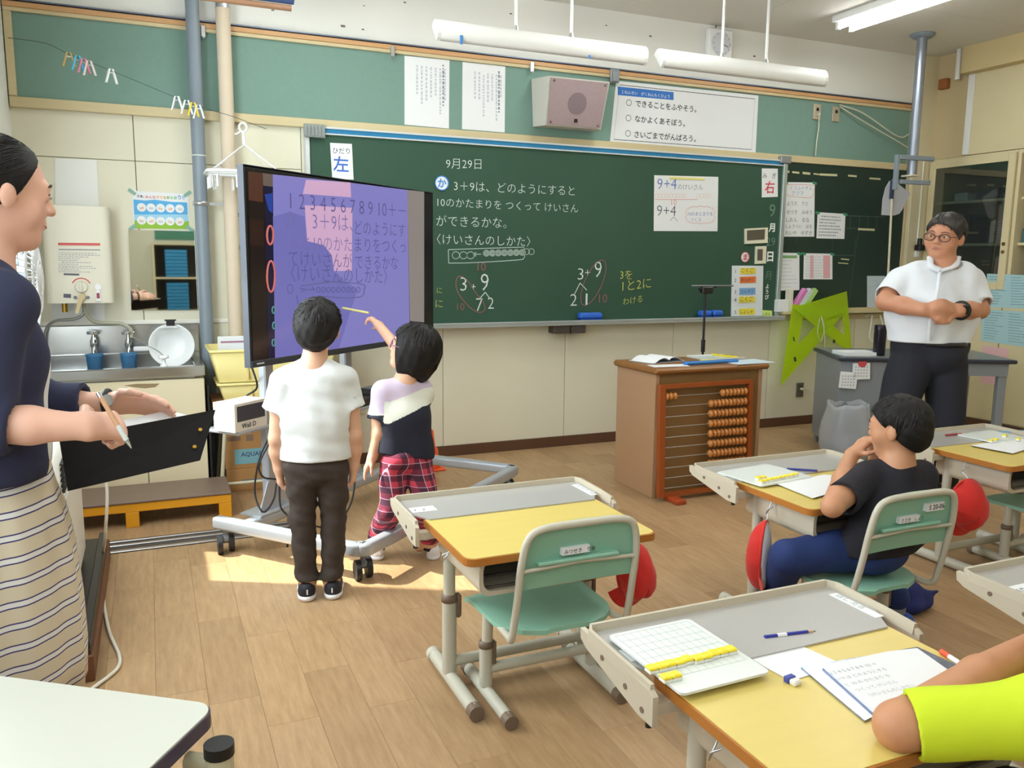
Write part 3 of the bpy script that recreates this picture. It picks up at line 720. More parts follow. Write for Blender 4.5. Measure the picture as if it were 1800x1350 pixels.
for x in (180, 238, 292): st.append((pell(*zx(x, 778), 6.4, 6.2), 0.004, True))
for k in range(7):
    for rr in (5.2, 3.4, 1.7): st.append((pell(*zx(413 + k * 46, 762 - k), rr, rr), 0.004, True))
for x in (722, 758): st.append((pell(*zx(x, 750), 5, 5.2), 0.004, True))
st += [([zx(372, 770), zx(315, 771)], 0.005), ([zx(335, 757), zx(315, 771), zx(336, 786)], 0.005)]
ch('chalk_counter_drawing', M('chalk_soft', (176, 196, 186), rough=0.95), [], [(s[0], s[1], s[2] if len(s) > 2 else False) for s in st])
ch('chalk_sum_with_seven', chalk, [('3', zx(215, 1050), zx(262, 1050), 0.13), ('9', zx(370, 1050), zx(430, 1050), 0.165), ('7', zx(335, 1205), zx(385, 1205), 0.125), ('2', zx(425, 1188), zx(470, 1188), 0.11)],
   [([zx(298, 1020), zx(330, 1018)],), ([zx(314, 1000), zx(313, 1040)],), ([zx(405, 1060), zx(362, 1110)],), ([zx(405, 1060), zx(436, 1104)],)])
ch('chalk_sum_with_one', chalk, [('3', zx(1112, 965), zx(1155, 965), 0.115), ('9', zx(1240, 948), zx(1293, 948), 0.165), ('2', zx(1055, 1165), zx(1105, 1165), 0.12), ('1', zx(1172, 1160), zx(1186, 1160), 0.12)],
   [([zx(1168, 912), zx(1208, 908)],), ([zx(1187, 888), zx(1188, 932)],), ([zx(1130, 990), zx(1088, 1075)],), ([zx(1130, 990), zx(1182, 1045)],)])
ch('chalk_red_rings', chalk_r, [('10', zx(345, 897), zx(408, 897)), ('10', zx(190, 1198), zx(245, 1198)), ('10', (1053, 532), (1067, 532))],
   [([zx(205, 938), zx(180, 985), zx(200, 1070), zx(280, 1170), zx(355, 1215), zx(402, 1195), zx(390, 1140), zx(330, 1060), zx(262, 965)], 0.005, True), (pell(1043, 497, 43, 15, -66), 0.005, True)])
ch('chalk_yellow_note', chalk_y, [('に', (768, 515), (777, 515)), ('に', (766, 540), (778, 540)), ('3を', (1090, 490), (1111, 490)), ('1と2に', (1094, 511), (1144, 505)), ('わける', (1095, 536), (1129, 530))])
ch('chalk_dim_date', chalk_d, [('9', (1352, 381), (1362, 381)), ('29', (1347, 432), (1362, 432)), ('月', (1345, 490), (1355, 490))])
Yl = YC
def label_plate(name, px4, mat): 
    q = [ony(*p, Yl) for p in px4]; return MB().add(q + [p + A(0, -0.002, 0) for p in q], [(0, 1, 2, 3), (7, 6, 5, 4), (0, 4, 5, 1), (1, 5, 6, 2), (2, 6, 7, 3), (3, 7, 4, 0)]).build(name, mat, bl, True)
mb = MB(); wtext(mb, '月', (1351, 406), Yl, (1362, 406), off=0.03); wtext(mb, '日', (1348, 458), Yl, (1359, 458), off=0.03); wtext(mb, 'ようび', (1345.5, 497), Yl, size=0.040, vertical=True, off=0.02)
stuffpart(mb.build('printed_lettering', M('bright_white', (240, 243, 242), rough=0.7), bl, True))
pl = label_plate('name_plate', [(1339, 545), (1357, 546), (1357, 556), (1338, 555)], M('lime_label', (206, 226, 120), rough=0.6))
stuffpart(wtext(MB(), 'しおん', (1341, 554), Yl - 0.0025, (1354, 554)).build('name_lettering', black_ink, pl, True))

# magnets, signs and sheets on the board
YM = YB_ - 0.0005
def round_magnet(label, px, r, char, ink):
    c = ony(*px, YM); t = thing('round_magnet', label, 'magnet', tuple(c))
    wdisc(MB(), px[0], px[1], r, YM, 0.006).build('disc', ink, t, True)
    wdisc(MB(), px[0], px[1], r * 0.86, YM - 0.006, 0.0008).build('face', paper_w, t, True)
    V, F = text_mesh(char, 0.03); s = r * 1.35
    MB().text(char, c + A(-s * (V[:, 0].max() + V[:, 0].min()) / 2, -0.0072, -s * (V[:, 1].max() + V[:, 1].min()) / 2), UX, UZ, s, 0.03).build('character', ink, t, True)
round_magnet('round blue-edged か magnet before the chalk question', (776.5, 322), 0.046, 'か', M('magnet_blue', (70, 140, 214), rough=0.5))
round_magnet('round red ま magnet beside the small timer', (1309.5, 452), 0.040, 'ま', M('magnet_red', (196, 74, 80), rough=0.5))
t = quad_sheet('side_sign', 'white card reading 左 in blue at the left of the blackboard', 'sign', [(580, 251), (618.5, 253), (621.5, 316), (584, 314)], YM, paper_w)
wtext(MB(), 'ひだり', (585, 269), YM - 0.002, (615, 270)).build('reading', black_ink, t, True)['kind'] = 'stuff'
wtext(MB(), '左', (586, 299), YM - 0.002, (613, 300.5), off=0.012).build('character', blue_ink, t, True)
t = quad_sheet('side_sign', 'white card reading 右 in red at the right of the blackboard', 'sign', [(1339, 296), (1367, 296.5), (1367, 346), (1339, 347)], YM, paper_w)
wtext(MB(), 'み　ぎ', (1340.5, 313), YM - 0.002, (1364, 313)).build('reading', black_ink, t, True)['kind'] = 'stuff'
wtext(MB(), '右', (1344, 338), YM - 0.002, (1361, 338), off=0.012).build('character', red_ink, t, True)

t = quad_sheet('sum_sheet', 'white handwritten sheet about 9+4 held on the blackboard', 'paper', [(1150, 308), (1262.5, 311), (1261, 406.5), (1149, 406)], YM, paper_w)
Yq = YM - 0.0022; z7 = lambda x, y: (1080 + x / 4.5, 280 + y / 4.5)
q = [ony(*z7(*p), Yq - 0.004) for p in ((440, 138), (715, 150), (712, 165), (438, 155))]
MB().add(q + [p + A(0, 0.003, 0) for p in q], [(3, 2, 1, 0), (4, 5, 6, 7), (0, 1, 5, 4), (1, 2, 6, 5), (2, 3, 7, 6), (3, 0, 4, 7)]).build('yellow_magnet_bar', M('pale_yellow', (232, 222, 130), rough=0.5), t, True)
pen_b = M('pen_blue', (92, 112, 190), rough=0.8); pen_k = M('pen_grey', (88, 92, 104), rough=0.8); pen_r = M('pen_red', (222, 130, 130), rough=0.8); pen_o = M('pen_orange', (230, 200, 180), rough=0.8)
stuffpart(wtext(MB(), '9+4', z7(338, 237), Yq, z7(490, 237), off=HW).build('blue_sum', pen_b, t, True))
mb = wtext(MB(), 'のけいさん', z7(500, 236), Yq, z7(700, 240), off=HW); wtext(mb, '9+4', z7(335, 447), Yq, z7(485, 449), off=HW); wstroke(mb, [z7(470, 455), z7(440, 485)], Yq, 0.003); wstroke(mb, [z7(470, 455), z7(500, 490)], Yq, 0.003)
stuffpart(mb.build('black_writing', pen_k, t, True))
mb = wtext(MB(), '10のまとまりを', z7(583, 445), Yq, z7(778, 445), off=-0.004); wtext(mb, 'つくる', z7(600, 490), Yq, z7(685, 492), off=HW); stuffpart(mb.build('blue_writing', pen_b, t, True))
mb = MB(); bur = []
for k in range(44):
    a = 2 * math.pi * k / 44; r = 1.0 if k % 2 else 0.86
    bur.append(z7(680 + 122 * r * math.copysign(abs(math.cos(a)) ** 0.6, math.cos(a)), 440 + 72 * r * math.copysign(abs(math.sin(a)) ** 0.6, math.sin(a))))
wstroke(mb, bur, Yq, 0.003, True, n=1); wstroke(mb, [z7(320, 318), z7(660, 318)], Yq, 0.003)
wtext(mb, '10', z7(450, 362), Yq, z7(490, 362), off=HW); stuffpart(mb.build('red_lines', pen_r, t, True))
mb = MB()
for k in range(9): wstroke(mb, pell(*z7(335 + k * 28, 288), 3.0, 3.6), Yq, 0.0025, True, n=1)
for k in range(4): wstroke(mb, pell(*z7(665 + k * 28, 290), 3.0, 3.6), Yq, 0.0025, True, n=1)
stuffpart(mb.build('counter_rings', pen_o, t, True))

t = quad_sheet('timetable_board', 'small white magnetic timetable board with five subject cards', 'timetable', [(1286.5, 467), (1341, 467), (1339, 555), (1284.5, 556)], YM, M('white_board', (222, 228, 232), rough=0.35), 0.006)
Yt = YM - 0.0062; z3 = lambda x, y: (1260 + x / 6, 460 + y / 6)
cards = [('こくご', (247, 65, 408, 128), (232, 214, 70), black_ink), ('おんがく', (243, 155, 410, 222), (226, 120, 60), black_ink), ('さんすう', (238, 274, 405, 345), (126, 170, 214), M('deep_blue', (60, 90, 150), rough=.7)), ('こくご', (234, 366, 402, 430), (232, 214, 70), black_ink), ('しょしゃ', (232, 490, 400, 558), (232, 214, 70), black_ink)]
for k, (s, (x0, y0, x1, y1), c, ink) in enumerate(cards):
    q = [ony(*z3(*p), Yt) for p in ((x0, y0 + 4), (x1, y0), (x1, y1), (x0, y1 + 4))]
    cd = MB().add(q + [p + A(0, -0.003, 0) for p in q], [(0, 1, 2, 3), (7, 6, 5, 4), (0, 4, 5, 1), (1, 5, 6, 2), (2, 6, 7, 3), (3, 7, 4, 0)]).build('subject_card', M('card_%d' % k, c, rough=0.5), t, True)
    stuffpart(wtext(MB(), s, z3(x0 + 14, y1 - 14), Yt - 0.0035, z3(x1 - 22, y1 - 16)).build('card_lettering', ink, cd, True))
    wtext(MB(), str(k + 1), z3(184, y1 - 8), Yt - 0.0008, size=0.038).build('period_number', black_ink, t, True)

for lab, px4, scr in (('white digital timer with a wide dark display on the blackboard', [(1308, 402), (1347.5, 400), (1347, 427), (1308, 429)], [(1313, 405), (1345, 403), (1344, 421), (1313, 423)]), ('small white upright timer below the wide one', [(1327, 433), (1345, 432.5), (1344, 463), (1326, 464)], [(1331.5, 438), (1341, 438), (1340.5, 458), (1331, 458)])):
    q = [ony(*p, YM) for p in px4]; t = thing('digital_timer', lab, 'timer', tuple(q[3]))
    MB().add(q + [p + A(0, -0.016, 0) for p in q], [(0, 1, 2, 3), (7, 6, 5, 4), (0, 4, 5, 1), (1, 5, 6, 2), (2, 6, 7, 3), (3, 7, 4, 0)]).build('case', M('timer_cream', (226, 222, 200), rough=0.4), t, True)
    q = [ony(*p, YM - 0.0165) for p in scr]; MB().add(q, [(0, 1, 2, 3)]).build('display', M('timer_screen', (92, 88, 76), rough=0.3), t, True)

# six grey magnet clips at the top left corner of the board
for k in range(6):
    c = ony(537 + k * 6.2, 229 + k * 0.5, YB_ - 0.022)
    solo('magnet_clip', 'grey magnet clip in the row at the top left corner of the blackboard', 'clip', MB().box(-0.011, 0.011, -0.012, 0.008, -0.038, 0.038, bev=0.003, o=c).box(-0.006, 0.006, -0.017, -0.012, -0.03, 0.024, bev=0.002, o=c), M('clip_grey', (150, 158, 156), rough=0.4, metal=0.3), tuple(c), 'row of magnet clips')

# erasers and the dark box under the tray
def eraser(label, px, rz=0.0, hl=0.085):
    c = ony(*px, YB_ - 0.045); c = A(c[0], YB_ - 0.045, 0.8865)
    t = thing('chalk_eraser', label, 'eraser', tuple(c), rz)
    MB().box(-hl, hl, -0.03, 0.03, 0.0, 0.02, bev=0.004).build('felt_pad', M('eraser_felt', (36, 66, 150), rough=0.9), t)
    MB().box(-hl - 0.003, hl + 0.003, -0.032, 0.032, 0.02, 0.062, bev=0.012).build('grip', M('eraser_blue', (44, 104, 206), rough=0.5), t)
eraser('blue chalk eraser lying alone on the chalk tray', (1037, 556))
eraser('blue chalk eraser on the tray, left of the pair by the timetable', (1239, 551), 0, 0.046)
eraser('blue chalk eraser on the tray touching the timetable side of the pair', (1259, 551), 0, 0.042)
c = ony(998, 577, D - 0.07)
t = thing('tray_box', 'dark brown box fixed under the chalk tray', 'box', (c[0], D, 0.81))
MB().box(-0.12, 0.12, -0.11, -0.012, 0.0, 0.055, bev=0.003).build('shell', M('dark_box', (74, 66, 62), rough=0.5), t)
MB().box(-0.003, 0.003, -0.114, -0.1102, 0.0, 0.055).build('divider', black_pl, t)

# ------------------------------------------------------------------ small side blackboard with notices
sb = thing('side_blackboard', 'dark green calendar chalkboard right of the main board', 'blackboard', (4.5, D, 0.92))
dark_board = M('dark_board', (30, 52, 44), rough=0.5, noise=0.15, scale=3)
MB().box(4.482, 5.765, D - 0.02, D - 0.002, 0.93, 2.062).build('writing_surface', dark_board, sb, True)
MB().box(4.482, 5.785, D - 0.03, D - 0.002, 0.905, 0.945, bev=0.003).build('bottom_frame', beige_wood, sb, True)
MB().box(5.757, 5.785, D - 0.03, D - 0.002, 0.945, 2.062, bev=0.003).build('right_frame', beige_wood, sb, True)
YD = D - 0.0212
mb = MB()
zz = lambda x, y: (1260 + x / 6, 240 + y / 6)
for a, b in (((1360, 835), (1780, 850)), ((1360, 965), (1480, 970)), ((1030, 985), (1050, 985)), ((1230, 1250), (1450, 1255))): wstroke(mb, [zz(*a), zz(*b)], YD, 0.004)
for x in (1410, 1505, 1598, 1690): wstroke(mb, [zz(x, 842), zz(x - 6, 962)], YD, 0.004)
for a, b in (((1460, 1080), (1450, 1260)), ((1220, 1080), (1215, 1200)), ((845, 1060), (840, 1110)), ((1500, 950), (1380, 1850))): wstroke(mb, [zz(*a), zz(*b)], YD, 0.003)
stuffpart(mb.build('calendar_lines', M('board_line', (88, 112, 100), rough=0.9), sb, True))
for k, (x0, y0, x1, y1) in enumerate(((705, 352, 765, 376), (795, 365, 870, 385), (905, 372, 985, 396), (1020, 385, 1080, 400), (1085, 388, 1270, 412), (1385, 402, 1475, 422), (1610, 432, 1725, 450), (1490, 965, 1665, 988), (1310, 1285, 1395, 1297), (1280, 1328, 1385, 1338))):
    q = [ony(*zz(*p), YD) for p in ((x0, y0), (x1, y0 + 8), (x1, y1 + 8), (x0, y1))]
    MB().add(q + [p + A(0, -0.001, 0) for p in q], [(0, 1, 2, 3), (7, 6, 5, 4), (0, 4, 5, 1), (2, 6, 7, 3)]).build('tape_scrap', M('tape_cream', (206, 202, 158), rough=0.8), sb, True)
green_tape = M('green_tape', (60, 140, 100), rough=0.6)
def taped(name, label, px4, rows, ink, tapes=True, seed=1, mat=None, mh=0.006):
    t = quad_sheet(name, label, 'notice', px4, YD, mat or paper_w, 0.0012)
    TL, TR, BR, BL = px4
    if rows: stuffpart(marks(MB(), [(TL[0] + 4, TL[1] + 4), (TR[0] - 3, TR[1] + 4), (BR[0] - 3, BR[1] - 3), (BL[0] + 4, BL[1] - 3)], YD - 0.0016, rows, random.Random(seed), h=mh, fill=0.95).build('print', ink, t, True))
    if tapes:
        for p in (TL, TR):
            c = ony(p[0], p[1] + 1, YD - 0.0014); MB().box(-0.022, 0.022, -0.0006, 0, -0.010, 0.010, o=c, R=roty(0.2)).build('tape', green_tape, t, True)
    return t
t = taped('handwritten_sheet', 'tall white handwritten name list taped to the side chalkboard', [(1381, 320), (1432, 321), (1431, 416), (1378, 416)], 0, None)
Yh = YD - 0.0018
stuffpart(wtext(wtext(MB(), 'くうふトサル', zz(778, 560), Yh, zz(1003, 565), off=HW), 'クツマ', zz(790, 618), Yh, zz(915, 620), off=HW).build('blue_heading', pen_b, t, True))
mb = MB(); wstroke(mb, [zz(740, 510), zz(1015, 515), zz(1022, 560), zz(1000, 640), zz(870, 640), zz(745, 620), zz(735, 560)], Yh, 0.003, True); stuffpart(mb.build('red_cloud', pen_r, t, True))
mb = MB()
for s, a, b in (('ようた　りと', (740, 725), (962, 725)), ('ゆづき　みゆう', (738, 815), (1003, 820)), ('しおん　るな', (730, 898), (975, 902)), ('しょうへい　はる', (725, 962), (1000, 966)), ('れいや　ゆずき', (722, 1035), (1000, 1038))): wtext(mb, s, zz(*a), Yh, zz(*b), off=-0.004)
stuffpart(mb.build('names', pen_k, t, True))
taped('printed_calendar', 'white printed calendar sheet taped to the side chalkboard', [(1437, 373), (1486, 376), (1484, 420), (1435, 419)], 7, grey_ink, seed=5, mh=0.010)
t = taped('printed_notice', 'white notice with a green header taped low on the side chalkboard', [(1369, 444), (1405, 445), (1405, 510), (1367, 511)], 9, pale_ink, seed=6)
q = [ony(*p, YD - 0.0017) for p in ((1371, 449), (1401, 449), (1401, 454), (1371, 454))]; MB().add(q, [(0, 1, 2, 3)]).build('green_header', M('header_green', (130, 172, 110), rough=0.8), t, True)
t = taped('printed_notice', 'white notice with two pink columns taped to the side chalkboard', [(1413, 445), (1463, 446), (1463, 491), (1412, 491)], 8, pale_ink, seed=7)
for a, b in ((1424, 1430), (1447, 1459)):
    q = [ony(*p, YD - 0.0014) for p in ((a, 449), (b, 449), (b, 489), (a, 489))]; MB().add(q, [(0, 1, 2, 3)]).build('pink_column', M('col_pink', (228, 170, 175), rough=0.8), t, True)
taped('printed_notice', 'pale blue-white sheet low on the side chalkboard beside the teacher', [(1524, 485), (1556, 485), (1556, 549), (1524, 550)], 6, pale_ink, False, 8, M('pale_sheet', (196, 212, 222), rough=0.8))

# chalk boxes and cards on the ledge of the side board
ledge = struct('trim_4', MB().box(4.485, 5.78, D - 0.10, D - 0.03, 0.905, 0.925, bev=0.003), beige_wood, 'beige ledge under the side chalkboard')
lx = lambda px: ony(px, 540, D - 0.06)[0]
solo('chalk_box', 'low white chalk box on the ledge of the side chalkboard', 'box', MB().box(lx(1364), lx(1382), D - 0.09, D - 0.035, 0.9255, 1.02, bev=0.003), white_pl, (lx(1373), D - 0.06, 0.925))
solo('chalk_box', 'tall cream box standing on the ledge beside the white one', 'box', MB().box(lx(1382.6), lx(1389), D - 0.09, D - 0.035, 0.9255, 1.10, bev=0.003), M('timer_cream'), (lx(1386), D - 0.06, 0.925))
for k in range(3):
    solo('card_case', ['pink striped card case leaning on the ledge', 'white card case leaning beside the pink one', 'pale green card case leaning at the end of the ledge'][k], 'case', MB().box(-0.02, 0.02, -0.02, 0.02, 0, 0.20, bev=0.003, R=roty(math.radians(38)), o=(lx(1391) + k * 0.052, D - 0.065, 0.94)), M('case%d' % k, [(214, 130, 190), (206, 214, 220), (170, 204, 120)][k], rough=0.4), (lx(1391) + k * 0.052, D - 0.065, 0.925))
# ------------------------------------------------------------------ pipes in the left corner
def vpipe(name, label, px, Y, r, z0, z1, mat):
    c = ony(px[0], px[1], Y); t = thing(name, label, 'pipe', (c[0], Y, z0))
    MB().cyl((0, 0, 0), (0, 0, z1 - z0), r, n=20).build('pipe_shaft', mat, t)
    return t, c
gp, gc = vpipe('drain_pipe', 'grey painted drain pipe running from floor to ceiling', (352, 330), 5.02, 0.036, 0.0, HC, grey_paint)
for z in (1.60,):
    MB().lathe([(0.037, -0.012), (0.043, -0.012), (0.043, 0.012), (0.037, 0.012), (0.037, -0.012)], 20, (0, 0, z)).box(0.04, 0.13, -0.006, 0.006, z - 0.008, z + 0.008).build('pipe_bracket', alu, gp)
MB().lathe([(0.0365, -0.003), (0.038, -0.003), (0.038, 0.003), (0.0365, 0.003), (0.0365, -0.003)], 20, (0, 0, 1.86)).build('tie_band', M('tie_white', (220, 226, 220), rough=0.5), gp)
wp, wc = vpipe('wrapped_pipe', 'beige cloth-wrapped pipe beside the grey drain pipe', (404, 330), 5.03, 0.039, 0.0, 2.66, M('wrap_beige', (216, 200, 178), rough=0.9, noise=0.04, scale=20, bump=0.15, bscale=60))
MB().cyl((0, 0, 2.70), (0, 0, HC), 0.041, n=20).build('white_sleeve', white_paint, wp)
MB().cyl((0, 0, 2.655), (0, 0, 2.705), 0.040, n=20).build('foil_collar', M('foil', (200, 205, 210), rough=0.2, metal=0.9, bump=0.5, bscale=40), wp)

# ------------------------------------------------------------------ clothes line with pegs, pinch hanger
YLN = 4.83
lp = [ony(*p, YLN) for p in ((30, 52), (80, 76), (121, 95), (195, 124), (311, 172), (349, 187), (410, 205), (478, 216))]
lp[-1] = A(lp[-1][0], D - 0.03, lp[-1][2]); lp[0] = A(-0.60, D - 0.03, lp[0][2] + 0.01)
solo('clothes_line', 'thin dark line strung across the bulletin board corner', 'string', MB().tube(smooth_path(lp, 4), 0.0016, 5), M('string_dark', (70, 84, 78), rough=0.7), tuple(lp[-1]))
pegcol = [((121, 95), (196, 160, 80), 'brown and yellow'), ((136, 101), (70, 180, 220), 'sky blue'), ((147, 106), (226, 130, 160), 'pink'), ((157, 110), (236, 226, 226), 'pale pink-white'), ((195, 124), (240, 242, 240), 'white, hanging alone,'), ((311, 172), (238, 240, 240), 'white, leftmost beside the grey pipe,'), ((328, 179), (232, 234, 234), 'white, next to the yellow one,'), ((339, 183), (238, 206, 50), 'yellow'), ((349, 187), (220, 226, 226), 'milky clear')]
pegcol = [(a, b, c) for a, b, c in pegcol]
for k, (p, c, nm) in enumerate(pegcol):
    o = ony(*p, YLN); m = M('peg_%d' % k, c, rough=0.4)
    lab = {4: 'white clothes peg hanging alone in the middle of the line', 5: 'white clothes peg at the edge of the cluster by the grey pipe', 6: 'white clothes peg touching the yellow one'}.get(k, nm + ' clothes peg on the string line')
    t = thing('clothes_peg', lab, 'clothes peg', tuple(o), rnd.uniform(-0.5, 0.5), 'clothes pegs on the string line')
    for s in (-1, 1):
        MB().prism([(-0.004, 0.008), (0.004, 0.008), (0.004, -0.03), (0.003, -0.062), (-0.005, -0.062), (-0.004, -0.03)], (s * 0.010, -0.006, 0), UX + A(0, 0, 0), UZ + A(s * 0.28, 0, 0) * -1, (0, 0.012, 0)).build('jaw', m, t)
    MB().cyl((-0.011, 0, -0.012), (0.011, 0, -0.012), 0.004, n=8).build('spring', alu, t)
hc = ony(427, 224, YLN)
ph = thing('pinch_hanger', 'white plastic pinch hanger with dangling pegs on the line', 'hanger', tuple(hc))
MB().tube([(0.020 * math.cos(a), 0, 0.024 * math.sin(a)) for a in np.linspace(0, 2 * math.pi, 17)[:-1]], 0.006, 8, closed=True).build('ring', white_pl, ph)
MB().tube(smooth_path([(-0.012, 0, -0.02), (-0.03, 0, -0.035), (-0.045, 0, -0.038)], 4), 0.005, 6).build('hook_tail', white_pl, ph)
MB().cyl((0, 0, -0.022), (0.004, 0, -0.09), 0.007, 0.011, n=10).build('stem', white_pl, ph)
zf = -0.245
ring = [(0.0 + 0.20 * x, 0.14 * y, zf) for x, y in rrect(2, 2, 0.35, 4)]
MB().tube(ring, 0.009, 6, closed=True).build('frame_ring', white_pl, ph)
MB().tube([(-0.2, 0, zf), (0.2, 0, zf)], 0.006, 6).tube([(0, -0.14, zf), (0, 0.14, zf)], 0.006, 6).build('frame_cross', white_pl, ph)
for x, y in ((-0.18, -0.12), (0.18, -0.12), (0.18, 0.12), (-0.18, 0.12)):
    MB().tube([(0.004, 0, -0.09), (x, y, zf)], 0.0035, 6).build('arm', white_pl, ph)
pegm = MB().cyl((0, 0, 0), (0, 0, -0.02), 0.002, n=5).box(-0.009, -0.003, -0.005, 0.005, -0.075, -0.018).box(0.003, 0.009, -0.005, 0.005, -0.08, -0.018).mesh('peg', white_pl)
for k in range(14):
    a = 2 * math.pi * k / 14
    o = bpy.data.objects.new('peg', pegm); COL.objects.link(o); o.parent = ph
    o.location = (0.19 * max(-0.95, min(0.95, 1.25 * math.cos(a))), 0.132 * max(-0.95, min(0.95, 1.25 * math.sin(a))), zf - 0.004); o.rotation_euler = (0, 0, a)

# ------------------------------------------------------------------ water heater
whX0, whX1 = ony(72, 400, 4.88)[0], ony(192, 400, 4.88)[0]; whZ0, whZ1 = ony(140, 533, 4.88)[2], ony(140, 362, 4.88)[2]
wh = thing('water_heater', 'cream wall-mounted instant water heater above the sink', 'water heater', ((whX0 + whX1) / 2, D, whZ0))
cxh = (whX0 + whX1) / 2; wW = whX1 - whX0
MB().prism([(p[0], p[1]) for p in rrect(wW, 0.215, 0.035, 5)], (cxh, 4.987, whZ0), UX, (0, 1, 0), (0, 0, whZ1 - whZ0), smooth=True).build('casing', M('heater_cream', (228, 224, 206), rough=0.35), wh, True)
YH = 4.8785
hz = lambda x, y: (60 + x / 5.19, 300 + y / 5.19)
def hrect(x0, y0, x1, y1, e=0.0012):
    q = [ony(*hz(*p), YH - e) for p in ((x0, y0), (x1, y0 + 4), (x1, y1 + 4), (x0, y1))]; return MB().add(q, [(0, 1, 2, 3)])
hrect(218, 657, 603, 680).build('warning_strip', M('heater_red', (214, 96, 92), rough=0.6), wh, True)
hrect(222, 715, 603, 723).build('grey_rule', M('heater_grey', (130, 134, 150), rough=0.6), wh, True)
stuffpart(marks(MB(), [hz(222, 740), hz(600, 748), hz(600, 935), hz(222, 930)], YH - 0.0013, 11, random.Random(2), h=0.003, fill=0.95).build('print', grey_ink, wh, True))
hrect(270, 936, 412, 952).build('dark_rule', M('heater_dark', (96, 98, 112), rough=0.6), wh, True)
hrect(268, 1122, 336, 1158).build('rating_plate', M('heater_dark'), wh, True)
dc = ony(*hz(432, 1060), YH)
MB().cyl(dc, dc + A(0, -0.022, 0), 0.032, 0.027, n=24).box(dc[0] - 0.006, dc[0] + 0.006, dc[1] - 0.034, dc[1] - 0.022, dc[2] - 0.027, dc[2] + 0.027, bev=0.003).build('dial', M('heater_cream'), wh, True)
mb = MB(); mb.ribbon([(dc[0] + 0.045 * math.cos(a), dc[2] + 0.045 * math.sin(a)) for a in np.linspace(0.4, 2.7, 14)], 0.006, (0, YH - 0.0014, 0), UX, UZ); mb.build('dial_scale', M('heater_red'), wh, True)
lc = ony(*hz(440, 1150), YH)
MB().cyl(lc, lc + A(0, -0.03, 0), 0.016, n=16).prism([(-0.014, 0.012), (0.014, 0.012), (-0.022, -0.085), (-0.036, -0.085)], lc + A(0, -0.022, 0), UX, UZ, (0, -0.010, 0)).build('lever', M('lever_beige', (206, 186, 138), rough=0.4), wh, True)
for x in (375, 492):
    c = ony(*hz(x, 1157), YH); MB().cyl(c, c + A(0, -0.004, 0), 0.009, n=12).build('screw', M('heater_grey'), wh, True)
c = ony(*hz(585, 1060), YH); MB().cyl(c, c + A(0, -0.006, 0), 0.016, n=16).build('button', white_pl, wh, True)
c = ony(*hz(585, 1140), YH); MB().box(-0.012, 0.012, -0.008, 0, -0.03, 0.03, bev=0.002, o=c).build('switch', white_pl, wh, True)
MB().box(-0.007, 0.007, -0.011, -0.008, -0.014, 0.014, o=c).build('switch_rocker', M('rocker', (150, 40, 60), rough=0.4), wh, True)
hb = ony(145, 536, 4.95)
pipe_st = M('pipe_steel', (176, 180, 176), rough=0.3, metal=0.8)
MB().tube(smooth_path([(hb[0], 4.97, whZ0), (hb[0], 4.97, whZ0 - 0.06), (hb[0] - 0.05, 4.98, whZ0 - 0.09), (hb[0] - 0.14, 5.0, whZ0 - 0.10), (hb[0] - 0.19, 5.03, whZ0 - 0.16), (hb[0] - 0.2, 5.05, whZ0 - 0.33)], 5), 0.008, 8).build('gas_hose', pipe_st, wh, True)
MB().cyl((hb[0] - 0.085, 4.96, whZ0), (hb[0] - 0.085, 4.96, whZ0 - 0.05), 0.014, n=10).build('brass_valve', M('brass', (178, 140, 56), rough=0.3, metal=0.8), wh, True)
fx, fz = ony(226, 600, 4.99)[0], ony(226, 600, 4.99)[2]
MB().tube(smooth_path([(hb[0] + 0.01, 4.95, whZ0), (hb[0] + 0.012, 4.95, whZ0 - 0.05), (hb[0] + 0.05, 4.97, whZ0 - 0.105), (hb[0] + 0.14, 4.98, whZ0 - 0.115), (fx - 0.03, 4.985, whZ0 - 0.12), (fx + 0.012, 4.985, whZ0 - 0.15), (fx + 0.016, 4.985, fz + 0.02)], 5), 0.010, 8).build('water_hose', M('hose_beige', (178, 176, 156), rough=0.4), wh, True)
quad = [(97, 278), (170, 281), (174, 366), (97, 366)]
quad_sheet('back_plate', 'white rectangular plate on the wall above the water heater', 'panel', quad, D - 0.001, white_paint, 0.004)
quad_sheet('back_plate', 'white splash plate on the wall under the water heater', 'panel', [(92, 530), (184, 530), (184, 567), (92, 569)], D - 0.001, white_paint, 0.004)

# ------------------------------------------------------------------ mirror and hand washing poster
mi = thing('wall_mirror', 'frameless rectangular mirror over the sink, under the hand washing poster', 'mirror', tuple(ony(227, 545, D - 0.004)))
q = [ony(*p, D - 0.004) for p in ((226, 404), (347, 407), (349, 545), (231, 545))]
MB().add(q + [p + A(0, -0.005, 0) for p in q], [(0, 1, 2, 3), (0, 4, 5, 1), (1, 5, 6, 2), (2, 6, 7, 3), (3, 7, 4, 0)]).build('backing', M('mirror_back', (90, 86, 70), rough=0.6), mi, True)
MB().add([p + A(0, -0.0055, 0) for p in q], [(3, 2, 1, 0)]).build('glass', M('mirror_glass', (226, 230, 222), rough=0.02, metal=1.0), mi, True)
po = quad_sheet('handwash_poster', 'colourful hand washing poster with ten round step pictures', 'poster', [(232, 335), (330, 341), (334, 404), (235, 401)], D - 0.001, paper_w, 0.0012)
YP = D - 0.0026; pz = lambda x, y: (60 + x / 5.19, 300 + y / 5.19)
def prect(pts, mat, nm, e=0.0):
    return MB().add([ony(*pz(*p), YP - e) for p in pts], [tuple(range(len(pts)))]).build(nm, mat, po, True)
prect([(905, 262), (1010, 272), (1100, 265), (1250, 285), (1395, 290), (1402, 400), (912, 400)], M('poster_sky', (88, 172, 226), rough=0.7), 'sky_area')
